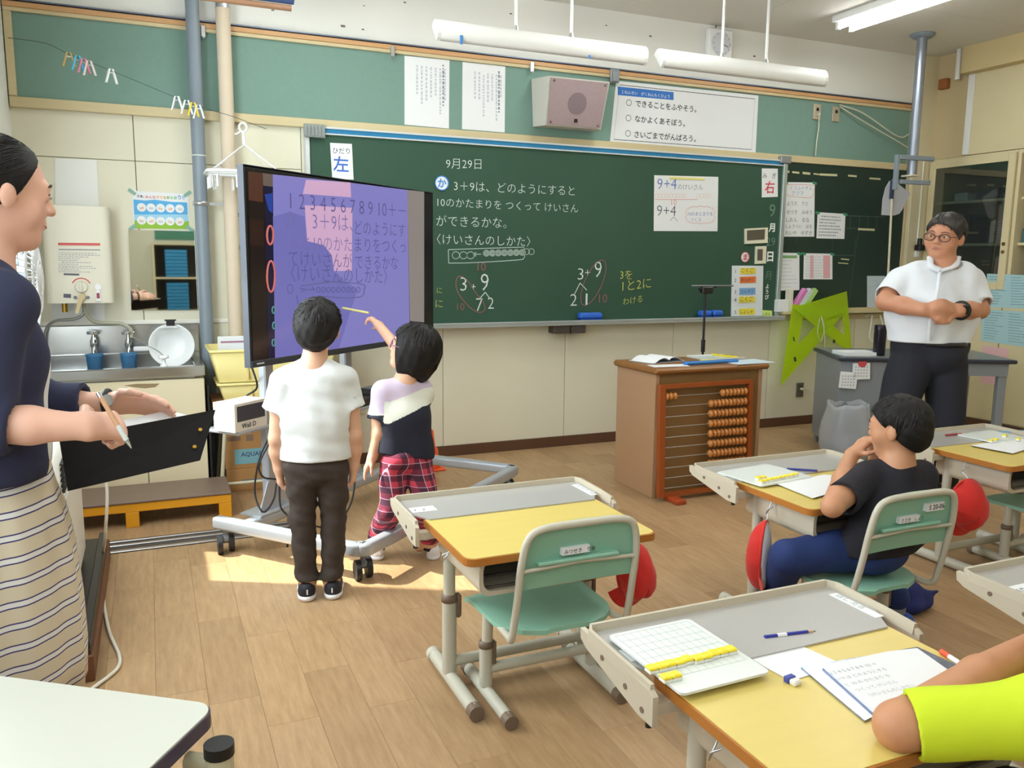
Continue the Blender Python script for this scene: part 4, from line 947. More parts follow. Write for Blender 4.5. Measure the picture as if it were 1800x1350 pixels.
prect([(912, 400), (1402, 400), (1410, 460), (1300, 470), (1100, 462), (914, 455)], M('poster_pale_sky', (160, 208, 232), rough=0.7), 'pale_sky_area')
prect([(914, 455), (1100, 462), (1300, 470), (1410, 460), (1415, 535), (917, 525)], M('poster_grass', (146, 190, 60), rough=0.7), 'grass_area')
cl = [(220, 90, 110), (236, 150, 60), (90, 180, 90), (80, 150, 220)]
for k in range(10):
    c = ony(*pz(980 + (k % 5) * 87, 335 + (k // 5) * 118 + (k % 5) * 3), YP - 0.0006)
    d = MB().cyl(c, c + A(0, -0.0006, 0), 0.0235, n=20).build('step_disc', paper_w, po, True)
    MB().box(-0.011, 0.011, -0.0005, 0, -0.010, 0.002, o=c + A(0, -0.0008, 0), R=roty(0.3 * (k % 3 - 1))).build('step_picture', M('step_pic%d' % (k % 3), [(226, 190, 170), (200, 206, 214), (214, 196, 176)][k % 3], rough=0.8), d, True)
stuffpart(wtext(MB(), 'さあ、', pz(938, 242), YP - 0.0004, pz(1005, 246), off=0.02).build('black_title', black_ink, po, True))
for k, (s, x0, x1) in enumerate((('みんな', 1015, 1110), ('でてを', 1112, 1205), ('あらお', 1208, 1305), ('う!!', 1308, 1372))):
    stuffpart(wtext(MB(), s, pz(x0, 250 + k * 3), YP - 0.0004, pz(x1, 254 + k * 3), off=0.02).build('colour_title', M('title_c%d' % k, cl[k], rough=0.7), po, True))
for p in ((893, 193), (1398, 212), (897, 517), (1420, 530)):
    c = ony(*pz(*p), YP - 0.001); MB().box(-0.022, 0.022, -0.0006, 0, -0.009, 0.009, o=c, R=roty(math.radians(-38 if p[0] > 1000 and p[1] < 400 or p[0] < 1000 and p[1] > 400 else 38)) @ np.eye(3)).build('tape', M('tape_sage', (140, 180, 164), rough=0.7), po, True)
# tape scraps left on the wall
for k, p in enumerate(((423, 375), (424, 437))):
    c = ony(*p, D - 0.001); solo('tape_scrap', ['green tape scrap on the wall, the upper of two by the television', 'green tape scrap on the wall, the lower of two by the television'][k], 'tape', MB().box(-0.028, 0.028, -0.001, 0, -0.010, 0.010, o=c, R=roty(math.radians(-35 if k == 0 else 35))), green_tape, tuple(c))

# ------------------------------------------------------------------ sink
sk = thing('sink_unit', 'stainless steel school sink on a cream base cabinet', 'sink', (-0.16, 4.62, 0))
SX0, SX1, SY0, SY1, SZ = -0.58, 0.245, 4.615, D - 0.003, 0.735
MB().box(SX0, SX1 - 0.005, SY0 + 0.018, SY1, 0.0, SZ - 0.07, bev=0.003).build('base_cabinet', M('sink_cream', (226, 214, 180), rough=0.5, noise=0.05, scale=4), sk, True)
MB().box(SX0, SX1, SY0, SY0 + 0.05, SZ - 0.055, SZ, bev=0.006).build('front_apron', steel, sk, True)
for xa in (SX0, SX1 - 0.05): MB().box(xa, xa + 0.05, SY0 + 0.05, SY1 - 0.02, SZ - 0.055, SZ, bev=0.004).build('side_rim', steel, sk, True)
MB().box(SX0 + 0.05, SX1 - 0.05, SY0 + 0.05, SY1 - 0.02, SZ - 0.068, SZ - 0.060).build('basin_floor', steel, sk, True)
MB().box(SX0, SX1, SY1 - 0.022, SY1, SZ - 0.055, 0.925, bev=0.004).build('backsplash', steel, sk, True)
MB().box(SX0, SX1, SY1 - 0.05, SY1 - 0.02, SZ - 0.06, SZ + 0.03, bev=0.004).build('back_ledge', steel, sk, True)
MB().box(-0.06, -0.055, SY0 + 0.015, SY0 + 0.0185, 0.02, 0.60).build('door_joint', seam, sk, True)
c = ony(255, 680, SY0)
MB().prism([(-0.10, 0.006), (-0.04, 0.012), (0.01, 0.010), (0.07, 0.008), (0.05, -0.010), (0.0, -0.014), (-0.05, -0.006)], (c[0], SY0 + 0.0185, 0.64), UX, UZ, (0, -0.001, 0)).build('worn_patch', M('worn', (150, 130, 96), rough=0.9), sk, True)
chrome = M('chrome', (210, 214, 216), rough=0.08, metal=1.0)
def faucet(label, px):
    c = ony(px[0], px[1], 4.99); t = thing('faucet', label, 'tap', (c[0], D - 0.026, c[2]))
    MB().cyl((0, 0, 0), (0, -0.07, 0), 0.013, n=14).build('inlet', chrome, t)
    MB().lathe([(0.013, -0.03), (0.02, -0.015), (0.021, 0.01), (0.014, 0.025), (0.009, 0.04), (0.009, 0.05)], 16, (0, -0.075, 0)).build('valve_body', chrome, t)
    MB().tube(smooth_path([(0, -0.075, -0.02), (0, -0.11, -0.01), (0, -0.135, -0.035), (0, -0.14, -0.08)], 5), 0.011, 10).build('spout', chrome, t)
    h = MB()
    for k in range(4):
        a = k * math.pi / 2 + 0.4; h.cyl((0, -0.075, 0.055), (0.032 * math.cos(a), -0.075 + 0.032 * math.sin(a), 0.055), 0.007, 0.009, n=8)
    h.cyl((0, -0.075, 0.045), (0, -0.075, 0.064), 0.012, n=12).build('cross_handle', chrome, t)
    return c
f1 = faucet('chrome tap over the first blue soap cup, under the water heater', (165, 603))
f2 = faucet('chrome tap with the heater hose joined to it', (226, 603))
cup_m = thin_plastic('blue_cup', (96, 160, 205), 0.8)
for k, (px, lab) in enumerate((((167, 645), 'translucent blue soap cup hanging under the plain tap'), ((227, 643), 'translucent blue soap cup hanging under the hose tap'))):
    c = ony(*px, 4.84); t = thing('soap_cup', lab, 'cup', (c[0], 4.84, SZ - 0.0595))
    h = c[2] - SZ + 0.1275
    MB().lathe([(0.0, 0), (0.032, 0.0), (0.040, h * 0.9), (0.046, h), (0.043, h), (0.037, h * 0.9), (0.029, 0.004), (0, 0.004)], 20).build('cup_shell', cup_m, t)
    MB().box(-0.022, 0.022, -0.016, 0.016, 0.006, 0.05, bev=0.008).build('soap_bar', M('soap', (190, 220, 240), rough=0.6), t)
bc = ony(302, 611, 4.93)
wb_ = thing('wash_bowl', 'white plastic wash bowl with a spout, hung up by a clip over the sink', 'bowl', tuple(bc))
R = rotx(math.radians(82))
MB().lathe([(0, 0.0), (0.07, 0.0), (0.085, 0.01), (0.113, 0.085), (0.120, 0.088), (0.120, 0.092), (0.112, 0.092), (0.08, 0.016), (0.066, 0.007), (0, 0.007)], 36, (0, 0.09, 0), R=R).build('bowl_shell', white_pl, wb_)
MB().prism([(-0.045, 0), (0.045, 0), (0.012, -0.028), (-0.012, -0.028)], (0.005, 0.004, -0.108), UX, UZ, (0, 0.03, 0)).build('spout', white_pl, wb_)
MB().prism([(-0.045, 0.0), (0.045, 0), (0.012, 0.022), (-0.012, 0.022)], (-0.005, -0.003, 0.110), UX, UZ, (0, 0.03, 0)).build('hanging_tab', white_pl, wb_)
MB().box(-0.195, -0.115, 0.0, 0.03, -0.016, 0.010, bev=0.006).build('handle', white_pl, wb_)
MB().box(-0.022, 0.022, -0.012, 0.04, 0.122, 0.152, bev=0.003).box(-0.03, 0.03, -0.002, 0.012, 0.148, 0.156, bev=0.002).build('black_clip', black_pl, wb_)
c = ony(289, 655, 4.66)
t = thing('drain_plug', 'white plastic drain plug standing on the front rim of the sink', 'plug', (c[0], 4.66, SZ))
MB().lathe([(0.018, 0), (0.02, 0.004), (0.009, 0.012), (0.009, 0.038), (0.026, 0.042), (0.026, 0.056), (0, 0.058)], 18).build('plug_body', white_pl, t)
cp_ = A(c[0], 4.66, SZ + 0.056); ce_ = A(f2[0] + 0.02, 5.045, 0.86)
MB().tube(smooth_path([cp_, cp_ + A(-0.03, 0.08, 0.02), (cp_ + ce_) / 2 + A(0, 0.02, 0.0), ce_], 5), 0.0025, 5).build('chain', alu, t, True)
# sink side splash plate seen beside the pipe
# ------------------------------------------------------------------ step stool
stl = thing('step_stool', 'low yellow wooden step stool with a worn brown top', 'stool', (-0.14, 4.42, 0))
ysl = M('stool_yellow', (226, 156, 28), rough=0.5, noise=0.08, scale=8)
X0, X1, Y0, Y1, ZT = -0.60, 0.325, 4.262, 4.59, 0.132
MB().box(X0, X1, Y0 - 0.006, Y1, ZT - 0.012, ZT, bev=0.003).build('top_board', M('stool_top', (120, 100, 88), rough=0.5, noise=0.12, scale=10, stretch=(0.4, 3, 1)), stl, True)
for y in (Y0, Y1 - 0.022): MB().box(X0, X1 - 0.002, y, y + 0.022, ZT - 0.055, ZT - 0.0125, bev=0.002).build('apron', ysl, stl, True)
MB().box(X1 - 0.024, X1 - 0.002, Y0 + 0.023, Y1 - 0.023, ZT - 0.055, ZT - 0.0125, bev=0.002).build('apron', ysl, stl, True)
for x in (X0, -0.165, X1 - 0.062):
    for y in (Y0, Y1 - 0.05): MB().box(x, x + 0.06, y, y + 0.05, 0, ZT - 0.0555, bev=0.002).build('leg', ysl, stl, True)

# ------------------------------------------------------------------ side table with crates, cartons below
TB = 0.53
tb = thing('side_table', 'small brown-topped folding table beside the sink carrying yellow crates', 'table', (0.65, 4.84, 0))
TX0, TX1, TY0, TY1 = 0.275, 1.05, 4.60, 4.97
MB().prism(rrect(TX1 - TX0, TY1 - TY0, 0.03, 4, (TX0 + TX1) / 2, (TY0 + TY1) / 2), (0, 0, TB - 0.025), UX, (0, 1, 0), (0, 0, 0.025)).build('table_top', M('table_brown', (150, 104, 66), rough=0.45, noise=0.08, scale=6), tb, True)
legm = M('leg_cream', (204, 198, 170), rough=0.4)
for x, dx in ((TX0 + 0.07, -0.045), (TX1 - 0.07, 0.045)):
    for y in (TY0 + 0.05, TY1 - 0.05): MB().cyl((x, y, TB - 0.026), (x + dx, y, 0), 0.011, n=10).build('leg', legm, tb, True)
MB().cyl((TX0 + 0.03, TY0 + 0.05, 0.07), (TX1 - 0.03, TY0 + 0.05, 0.07), 0.009, n=8).build('stretcher', legm, tb, True)
cry = M('crate_yellow', (234, 218, 144), rough=0.45)
def crate(label, x0, x1, y0, y1, z0, z1, fl=0.03):
    t = thing('crate', label, 'crate', ((x0 + x1) / 2, (y0 + y1) / 2, z0))
    a, b = (x1 - x0) / 2, (y1 - y0) / 2; h = z1 - z0
    def ring(e, z): return [(p[0], p[1], z) for p in rrect(2 * (a + e), 2 * (b + e), 0.02, 3)]
    MB().loft([ring(-fl, 0.0), ring(0, h), ring(-0.006, h), ring(-fl - 0.004, 0.006)]).build('crate_body', cry, t)
    MB().loft([ring(0.008, h - 0.012), ring(0.008, h), ring(0.0005, h), ring(0.0005, h - 0.012), ring(0.008, h - 0.012)], cap=False).build('crate_rim', cry, t)
    for x in (-a * 0.45, a * 0.45): MB().box(x - 0.006, x + 0.006, -b - 0.006 + fl * 0.5, -b + fl * 0.6, h * 0.1, h - 0.013).build('crate_rib', cry, t)
    return t
crate('yellow plastic crate, the lower of two stacked on the side table', 0.31, 0.93, 4.64, 4.93, TB + 0.001, TB + 0.10)
crate('yellow plastic crate holding a bowl and files, on top of the stack', 0.275, 0.95, 4.61, 4.96, TB + 0.103, TB + 0.285, 0.04)
zc = TB + 0.110
solo('file_folder', 'white ruled file standing in the upper yellow crate', 'file', MB().box(0.33, 0.62, 4.84, 4.865, zc, TB + 0.335, bev=0.003), paper_w, (0.47, 4.85, zc))
stuffpart(MB().box(0.345, 0.605, 4.8385, 4.8397, TB + 0.30, TB + 0.31).build('coloured_dots', M('dots_mauve', (170, 120, 150), rough=0.7), bpy.data.objects['file_folder'], True))
t = thing('metal_bowl', 'shallow metal bowl resting in the upper yellow crate', 'bowl', (0.46, 4.735, TB + 0.112))
MB().lathe([(0, 0), (0.05, 0.0), (0.085, 0.12), (0.096, 0.145), (0.096, 0.150), (0.088, 0.146), (0.075, 0.12), (0.045, 0.006), (0, 0.006)], 24).build('bowl_shell', steel, t)
card = M('cardboard', (172, 128, 76), rough=0.8, noise=0.05, scale=5)
def carton(label, x0, x1, y0, y1, z0, z1):
    t = thing('carton', label, 'box', ((x0 + x1) / 2, (y0 + y1) / 2, z0)); MB().box(x0, x1, y0, y1, z0, z1, bev=0.002).build('carton_body', card, t, True); return t
c1_ = carton('cardboard carton lying on the floor under the side table', 0.34, 0.98, 4.73, 4.975, 0.0, 0.13)
MB().box(0.42, 0.56, 4.7285, 4.7295, 0.05, 0.065).build('print_band', M('carton_blue', (110, 120, 140), rough=0.8), c1_, True)
c2_ = carton('cardboard carton with a blue AQUARIUS label under the side table', 0.335, 0.96, 4.735, 4.97, 0.1305, 0.37)
MB().box(0.385, 0.605, 4.7335, 4.7345, 0.155, 0.24).build('blue_label', M('carton_label', (120, 170, 180), rough=0.7), c2_, True)
stuffpart(MB().text('AQUARIUS', (0.42, 4.7332, 0.198), UX, UZ, 0.034, 0.02).build('label_lettering', M('label_navy', (60, 70, 110), rough=0.7), c2_, True))
for x0, x1, z0, z1 in ((0.35, 0.42, 0.29, 0.315), (0.45, 0.49, 0.285, 0.32), (0.54, 0.62, 0.285, 0.315), (0.52, 0.62, 0.137, 0.15)):
    MB().box(x0, x1, 4.7335, 4.7345, z0, z1).build('print_mark', M('carton_print', (130, 104, 86), rough=0.8), c2_, True)
c3_ = carton('small cardboard carton on top of the labelled one under the side table', 0.36, 0.90, 4.76, 4.96, 0.3705, 0.46)
MB().box(0.40, 0.52, 4.7585, 4.7595, 0.38, 0.44).build('print_mark', M('carton_print'), c3_, True)
solo('dark_mat', 'dark folded board leaning between the sink and the side table', 'board', MB().box(0.252, 0.262, 4.66, 4.97, 0.0, 0.62), M('dark_grey_board', (40, 38, 38), rough=0.7), (0.267, 4.83, 0))

# ------------------------------------------------------------------ floor heater by the windows, fan, cord
fh = thing('floor_heater', 'white floor heater on a black tray and brown wooden base', 'heater', (-0.42, 3.25, 0))
MB().box(XL + 0.005, -0.218, 2.70, 3.86, 0, 0.085, bev=0.003).build('wooden_base', M('base_brown', (108, 66, 40), rough=0.5, noise=0.1, scale=6), fh, True)
MB().box(XL + 0.005, -0.226, 2.71, 3.84, 0.0855, 0.10, bev=0.003).box(-0.255, -0.226, 2.71, 3.84, 0.10, 0.125, bev=0.003).box(XL + 0.005, -0.255, 2.71, 2.735, 0.10, 0.125).build('black_tray', M('tray_black', (30, 28, 28), rough=0.4), fh, True)
ring_h = lambda z, e: [(p[0], p[1], z) for p in rrect(0.31 - 2 * e, 0.86 - 2 * e, 0.05, 5, XL + 0.17, 3.22)]
MB().loft([ring_h(0.102, 0.03), ring_h(0.13, 0.0), ring_h(0.66, 0.0), ring_h(0.69, 0.03)]).build('heater_case', white_paint, fh, True)
MB().box(XL + 0.325, XL + 0.333, 2.9, 3.55, 0.16, 0.52, bev=0.003).build('front_panel', M('panel_offwhite', (220, 220, 212), rough=0.4), fh, True)
for k in range(6): MB().box(XL + 0.326, XL + 0.336, 2.92, 3.53, 0.55 + k * 0.018, 0.556 + k * 0.018).build('louvre', M('dark_grey_board'), fh, True)
solo('power_cord', 'white power cord trailing down the heater and over the floor', 'cord', MB().tube(smooth_path([A(-0.33, 3.3, 0.70), A(-0.20, 3.42, 0.50), A(-0.205, 3.40, 0.25), onz(178, 990, 0.02), onz(182, 1055, 0.008), onz(192, 1110, 0.007), onz(209, 1150, 0.007), onz(208, 1172, 0.007), onz(190, 1190, 0.007), onz(168, 1206, 0.007), onz(150, 1222, 0.007)], 6), 0.006, 8), M('cord_ivory', (222, 218, 204), rough=0.5), tuple(onz(150, 1222)))
fan_c = A(-0.325, 2.50, 1.245)
fan = thing('pedestal_fan', 'white pedestal fan with a round wire guard behind the woman', 'fan', (fan_c[0] - 0.08, 2.50, 0))
fm_ = M('fan_white', (236, 238, 240), rough=0.4)
bx = fan_c[0] - 0.08
MB().lathe([(0, 0.0), (0.16, 0.0), (0.165, 0.015), (0.05, 0.04), (0.02, 0.06), (0, 0.06)], 28, (bx, 2.5, 0)).build('fan_base', fm_, fan, True)
MB().cyl((bx, 2.5, 0.05), (bx, 2.5, 1.18), 0.013, n=12).build('fan_pole', fm_, fan, True)
MB().cyl((bx - 0.09, 2.5, 1.245), (bx + 0.03, 2.5, 1.245), 0.055, n=20).build('motor', fm_, fan, True)
Rf = roty(math.radians(90))
def fan_guard(r, x):
    return [A(fan_c[0] + x, 2.5 + r * math.cos(t), 1.245 + r * math.sin(t)) for t in np.linspace(0, 2 * math.pi, 33)[:-1]]
g = MB()
for r, x in ((0.172, 0.0), (0.13, 0.045), (0.09, 0.055), (0.045, 0.06), (0.13, -0.045)): g.tube(fan_guard(r, x), 0.0035 if r < 0.17 else 0.006, 5, closed=True)
for k in range(48):
    a = 2 * math.pi * k / 48; u = A(0, math.cos(a), math.sin(a)); c0 = A(fan_c[0], 2.5, 1.245)
    g.tube(smooth_path([c0 + A(0.06, 0, 0) + 0.03 * u, c0 + A(0.052, 0, 0) + 0.1 * u, c0 + 0.172 * u], 3), 0.0016, 4)
    g.tube([c0 + A(-0.05, 0, 0) + 0.05 * u, c0 + A(-0.045, 0, 0) + 0.13 * u, c0 + 0.172 * u], 0.0016, 4)
stuffpart(g.build('wire_guard', fm_, fan, True))
MB().cyl(fan_c + A(0.058, 0, 0), fan_c + A(0.066, 0, 0), 0.035, n=20).build('guard_badge', fm_, fan, True)
for k in range(5):
    a = 2 * math.pi * k / 5; rows = []
    for i in range(6):
        r = 0.03 + 0.125 * i / 5; w = 0.25 + 0.35 * math.sin(math.pi * (i + 1) / 7)
        rows.append([fan_c + A(0.014 * (j / 3 - 1) - 0.0 , r * math.cos(a + w * (j / 3 - 1)), r * math.sin(a + w * (j / 3 - 1))) for j in range(7)])
    MB().grid(rows).build('blade', thin_plastic('fan_blade', (190, 210, 226), 0.7), fan, True)
MB().cyl(fan_c + A(-0.03, 0, 0), fan_c + A(0.03, 0, 0), 0.03, n=16).build('hub', fm_, fan, True)

# ------------------------------------------------------------------ lamps over the blackboard
def board_lamp(label, x0, x1, z, rods):
    Yl_ = 4.30; t = thing('blackboard_lamp', label, 'lamp', ((x0 + x1) / 2, Yl_, z), 0, 'lamps hanging over the blackboard')
    prof = []
    for k in range(11):
        a = math.radians(35 + 200 * k / 10); prof.append((0.055 * math.cos(a), 0.062 * math.sin(a)))
    inner = [(p[0] * 0.93, p[1] * 0.93) for p in prof][::-1]
    MB().prism(prof + inner, (x0 + 0.02, Yl_, z), (0, 1, 0), UZ, (x1 - x0 - 0.04, 0, 0), smooth=True).build('reflector', white_paint, t, True)
    for x, w in ((x0, 0.02), (x1 - 0.02, 0.02)): MB().prism(prof, (x, Yl_, z), (0, 1, 0), UZ, (w, 0, 0)).build('end_cap', M('lamp_cap', (214, 216, 214), rough=0.4), t, True)
    MB().cyl((x0 + 0.03, Yl_ + 0.01, z + 0.01), (x1 - 0.03, Yl_ + 0.01, z + 0.01), 0.014, n=12).build('tube', M('unlit_tube', (230, 232, 230), rough=0.3), t, True)
    for rx in rods:
        r_ = MB().cyl((rx, Yl_ - 0.005, z + 0.062), (rx, Yl_ - 0.005, HC), 0.009, n=10).build('rod', white_paint, t, True)
        MB().cyl((rx, Yl_ - 0.005, z + 0.056), (rx, Yl_ - 0.005, z + 0.082), 0.016, 0.010, n=10).build('rod_joint', alu, r_, True)
    return t
l1 = board_lamp('white blackboard lamp with blue tape pieces on its reflector', 1.425, 2.70, 2.475, (1.885, 2.222))
for px, h in (((811, 70), 0.045), ((1036, 100), 0.018)):
    c = ony(*px, 4.247); MB().box(-0.008, 0.008, -0.002, 0.0, -h / 2, h / 2, o=c).build('blue_tape', M('tape_blue', (60, 130, 200), rough=0.6), l1, True)
board_lamp('white blackboard lamp in front of the wall clock', 2.80, 4.055, 2.475, (3.252, 3.588))
# ceiling lights, two tubes each
tube_m = M('lit_tube', (255, 255, 255), rough=0.3, emit=18.0)
for k, (x, y) in enumerate(LAMPS):
    t = thing('ceiling_light', {0: 'twin tube ceiling light near the window wall', 1: 'twin tube ceiling light along the middle of the room', 2: 'twin tube ceiling light near the built-in cabinets'}[k // 3] + [' close to the blackboard', ' above the desks', ' at the back'][k % 3], 'ceiling light', (x, y, HC), 0, 'ceiling lights')
    MB().box(-0.10, 0.10, -0.63, 0.63, -0.045, 0.0, bev=0.006).build('housing', white_paint, t)
    for s in (-1, 1):
        MB().cyl((s * 0.06, -0.59, -0.075), (s * 0.06, 0.59, -0.075), 0.015, n=14).build('tube', tube_m, t)
        for e in (-1, 1): MB().box(s * 0.06 - 0.014, s * 0.06 + 0.014, e * 0.605 - 0.014, e * 0.605 + 0.014, -0.095, -0.0455, bev=0.003).build('tube_holder', white_paint, t)
# clock on the plaster wall
ck = thing('wall_clock', 'square white wall clock with a round dial above the bulletin board', 'clock', tuple(ony(1260, 80, D - 0.004)))
MB().box(-0.105, 0.105, -0.05, 0.0, -0.105, 0.105, bev=0.012).build('clock_case', white_pl, ck)
MB().cyl((0, -0.0505, 0), (0, -0.056, 0), 0.082, n=32).build('dial', M('dial_white', (214, 218, 224), rough=0.4), ck)
for k in range(12):
    a = 2 * math.pi * k / 12; MB().box(-0.003, 0.003, -0.0575, -0.0562, 0.066, 0.076, R=roty(a)).build('hour_mark', grey_ink, ck)
MB().box(-0.003, 0.003, -0.059, -0.058, -0.01, 0.045, R=roty(0.3)).build('hour_hand', black_ink, ck)
MB().box(-0.002, 0.002, -0.0605, -0.0595, -0.012, 0.06, R=roty(1.9)).build('minute_hand', black_ink, ck)
MB().tube(smooth_path([(-0.03, -0.01, 0.10), (-0.02, -0.01, 0.13), (-0.01, -0.01, 0.16)], 4), 0.004, 6).build('wire', black_pl, ck)
# rolled screen under the ceiling
rc = ony(535, 8, 4.2)
rs = thing('rolled_screen', 'dark blue rolled screen hanging under the ceiling', 'screen', (rc[0] - 0.7, 4.2, HC))
for dx, dz, r, m in ((0, 0.028, 0.035, M('roll_blue', (62, 84, 128), rough=0.5)), (-0.012, -0.025, 0.014, M('roll_brown', (150, 112, 84), rough=0.5))):
    MB().cyl(rc + A(dx - 0.05, 0, dz), rc + A(dx - 1.3, 0.0, dz), r, n=18).build('roller' if dz > 0 else 'bottom_rod', m, rs, True)
for d in (0.2, 1.1): MB().cyl(rc + A(-d, 0, 0.05), (rc[0] - d, 4.2, HC), 0.004, n=6).build('hanging_cord', black_pl, rs, True)
# ------------------------------------------------------------------ television on a cart
TVL = A(0.367, 3.55, 0.0); TVA = math.radians(41.3); TU = A(math.cos(TVA), math.sin(TVA), 0); TN = A(math.sin(TVA), -math.cos(TVA), 0)
TW, TZ0, TZ1 = 1.499, 0.848, 1.672
def tvp(px, py, e=0.0):
    d = ray(px, py); o = TVL + TN * e; t = ((o - CAM) @ TN) / (d @ TN); return CAM + d * t
def tvw(u, v, z): return TVL + TU * u - TN * v + A(0, 0, z)      # v = behind the screen
tv = thing('television', 'large flat television on a wheeled cart showing a purple worksheet', 'television', tuple(tvw(TW / 2, 0.1, 0)))
RM = np.array([TU, -TN, A(0, 0, 1)]).T
def tbox(mb, u0, u1, v0, v1, z0, z1, bev=0.0): return mb.box(u0, u1, v0, v1, z0, z1, bev, R=RM, o=TVL)
tbox(MB(), 0, TW, 0.0, 0.035, TZ0, TZ1, 0.006).build('housing', M('tv_black', (20, 20, 23), rough=0.35), tv, True)
tbox(MB(), 0.25, TW - 0.25, 0.035, 0.10, TZ0 + 0.08, TZ1 - 0.15, 0.01).build('back_cover', M('tv_back', (60, 62, 66), rough=0.6), tv, True)
edge_m = M('tv_edge', (44, 50, 60), rough=0.5)
tbox(MB(), -0.003, 0.001, -0.002, 0.03, TZ0, TZ1 + 0.002).build('left_edge', edge_m, tv, True)
tbox(MB(), 0, TW, -0.003, 0.03, TZ1, TZ1 + 0.003).build('top_edge', edge_m, tv, True)
tbox(MB(), 0.0, TW, -0.006, 0.0, TZ0, TZ0 + 0.028, 0.002).build('lower_bezel', M('tv_bezel', (70, 76, 84), rough=0.3, metal=0.5), tv, True)
def glow(name, rgb=None, s=0.8):
    if name in MATS: return MATS[name]
    m = M(name, rgb, rough=0.18, lincol=tuple(v * 0.25 for v in lin([c / 255 for c in rgb])), spec=0.5); b = m.node_tree.nodes['Principled BSDF']
    b.inputs['Emission Color'].default_value = (*lin([c / 255 for c in rgb]), 1); b.inputs['Emission Strength'].default_value = s
    return m
tq = lambda x, y: (420 + x / 3.649, 290 + y / 3.649)
def tvpoly(name, pts, mat, e):
    return MB().add([tvp(*tq(*p), e) for p in pts], [tuple(range(len(pts)))]).build(name, mat, scr, True)
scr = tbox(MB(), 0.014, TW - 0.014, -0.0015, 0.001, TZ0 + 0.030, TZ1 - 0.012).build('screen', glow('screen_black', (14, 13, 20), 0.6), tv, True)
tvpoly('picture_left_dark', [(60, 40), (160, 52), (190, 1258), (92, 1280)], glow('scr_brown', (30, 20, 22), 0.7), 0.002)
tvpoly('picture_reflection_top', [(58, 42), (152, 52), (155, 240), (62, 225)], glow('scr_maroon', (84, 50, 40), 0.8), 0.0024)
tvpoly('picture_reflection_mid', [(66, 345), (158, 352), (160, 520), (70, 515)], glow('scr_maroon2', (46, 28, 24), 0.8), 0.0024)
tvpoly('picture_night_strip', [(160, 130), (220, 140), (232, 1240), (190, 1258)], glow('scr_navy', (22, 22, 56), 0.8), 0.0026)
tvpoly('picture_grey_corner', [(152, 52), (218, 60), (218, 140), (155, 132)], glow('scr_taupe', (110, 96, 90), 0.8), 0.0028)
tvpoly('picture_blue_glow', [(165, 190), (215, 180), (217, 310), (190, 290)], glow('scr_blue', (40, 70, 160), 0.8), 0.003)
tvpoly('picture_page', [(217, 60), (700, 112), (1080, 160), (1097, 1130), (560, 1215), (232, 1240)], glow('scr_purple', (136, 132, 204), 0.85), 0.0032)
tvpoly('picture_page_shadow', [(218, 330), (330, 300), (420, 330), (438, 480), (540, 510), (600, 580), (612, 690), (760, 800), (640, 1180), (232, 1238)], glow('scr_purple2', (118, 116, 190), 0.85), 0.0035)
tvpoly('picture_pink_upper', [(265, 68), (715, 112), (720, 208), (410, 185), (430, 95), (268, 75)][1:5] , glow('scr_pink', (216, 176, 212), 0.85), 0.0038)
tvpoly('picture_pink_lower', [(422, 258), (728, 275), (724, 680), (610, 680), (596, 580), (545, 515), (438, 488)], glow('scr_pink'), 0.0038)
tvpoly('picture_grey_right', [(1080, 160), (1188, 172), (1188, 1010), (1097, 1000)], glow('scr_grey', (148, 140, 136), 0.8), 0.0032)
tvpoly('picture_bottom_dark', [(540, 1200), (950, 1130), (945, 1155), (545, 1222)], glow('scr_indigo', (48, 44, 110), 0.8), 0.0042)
for k, (cx, cy, rx, ry) in enumerate(((200, 450, 20, 60), (205, 715, 25, 100))):
    P = [tvp(*tq(cx + rx * math.cos(t), cy + ry * math.sin(t)), 0.004) for t in np.linspace(0, 2 * math.pi, 17)[:-1]]
    MB().tube(P, 0.0045, 5, closed=True).build('picture_neon', glow('scr_neon', (206, 110, 100), 0.9), scr, True)
for k, (cx, cy) in enumerate(((222, 930), (225, 1030), (222, 1140))):
    P = [tvp(*tq(cx + 9 * math.cos(t), cy + 22 * math.sin(t)), 0.004) for t in np.linspace(0, 2 * math.pi, 13)[:-1]]
    MB().tube(P, 0.003, 4, closed=True).build('picture_neon', glow('scr_teal', (90, 150, 150), 0.8), scr, True)
def tvtext(s, x0, y0, x1, y1, size=None):
    a, b = tvp(*tq(x0, y0), 0.0046), tvp(*tq(x1, y1), 0.0046); V, F = text_mesh(s, -0.012); w = V[:, 0].max() - V[:, 0].min(); L = np.linalg.norm(b - a)
    sz = size or L / w; return MB().text(s, a - V[:, 0].min() * (L / w) * unit(b - a), unit(b - a), UZ, sz, -0.012, squash=(L / w) / sz)
ink_p = glow('scr_ink', (96, 92, 152), 0.8); ink_d = glow('scr_ink_dim', (124, 114, 176), 0.8)
for s, a, m in (('1 2 3 4 5 6 7 8 9 10＋－', (330, 278, 1070, 340), ink_p), ('か　3＋9は、', (300, 400, 730, 420), ink_d), ('どのようにす', (745, 440, 1065, 455), ink_p), ('ると10のかた', (330, 535, 725, 550), ink_d), ('まりをつくっ', (745, 550, 1070, 560), ink_p), ('てけいさんが', (320, 640, 725, 655), ink_p), ('できるかな', (745, 660, 1020, 665), ink_p), ('〈けいさんのしかた〉', (335, 740, 950, 755), ink_p), ('○', (310, 825, 350, 825), ink_p)):
    stuffpart(tvtext(s, *a).build('picture_writing', m, scr, True))
mb = MB()
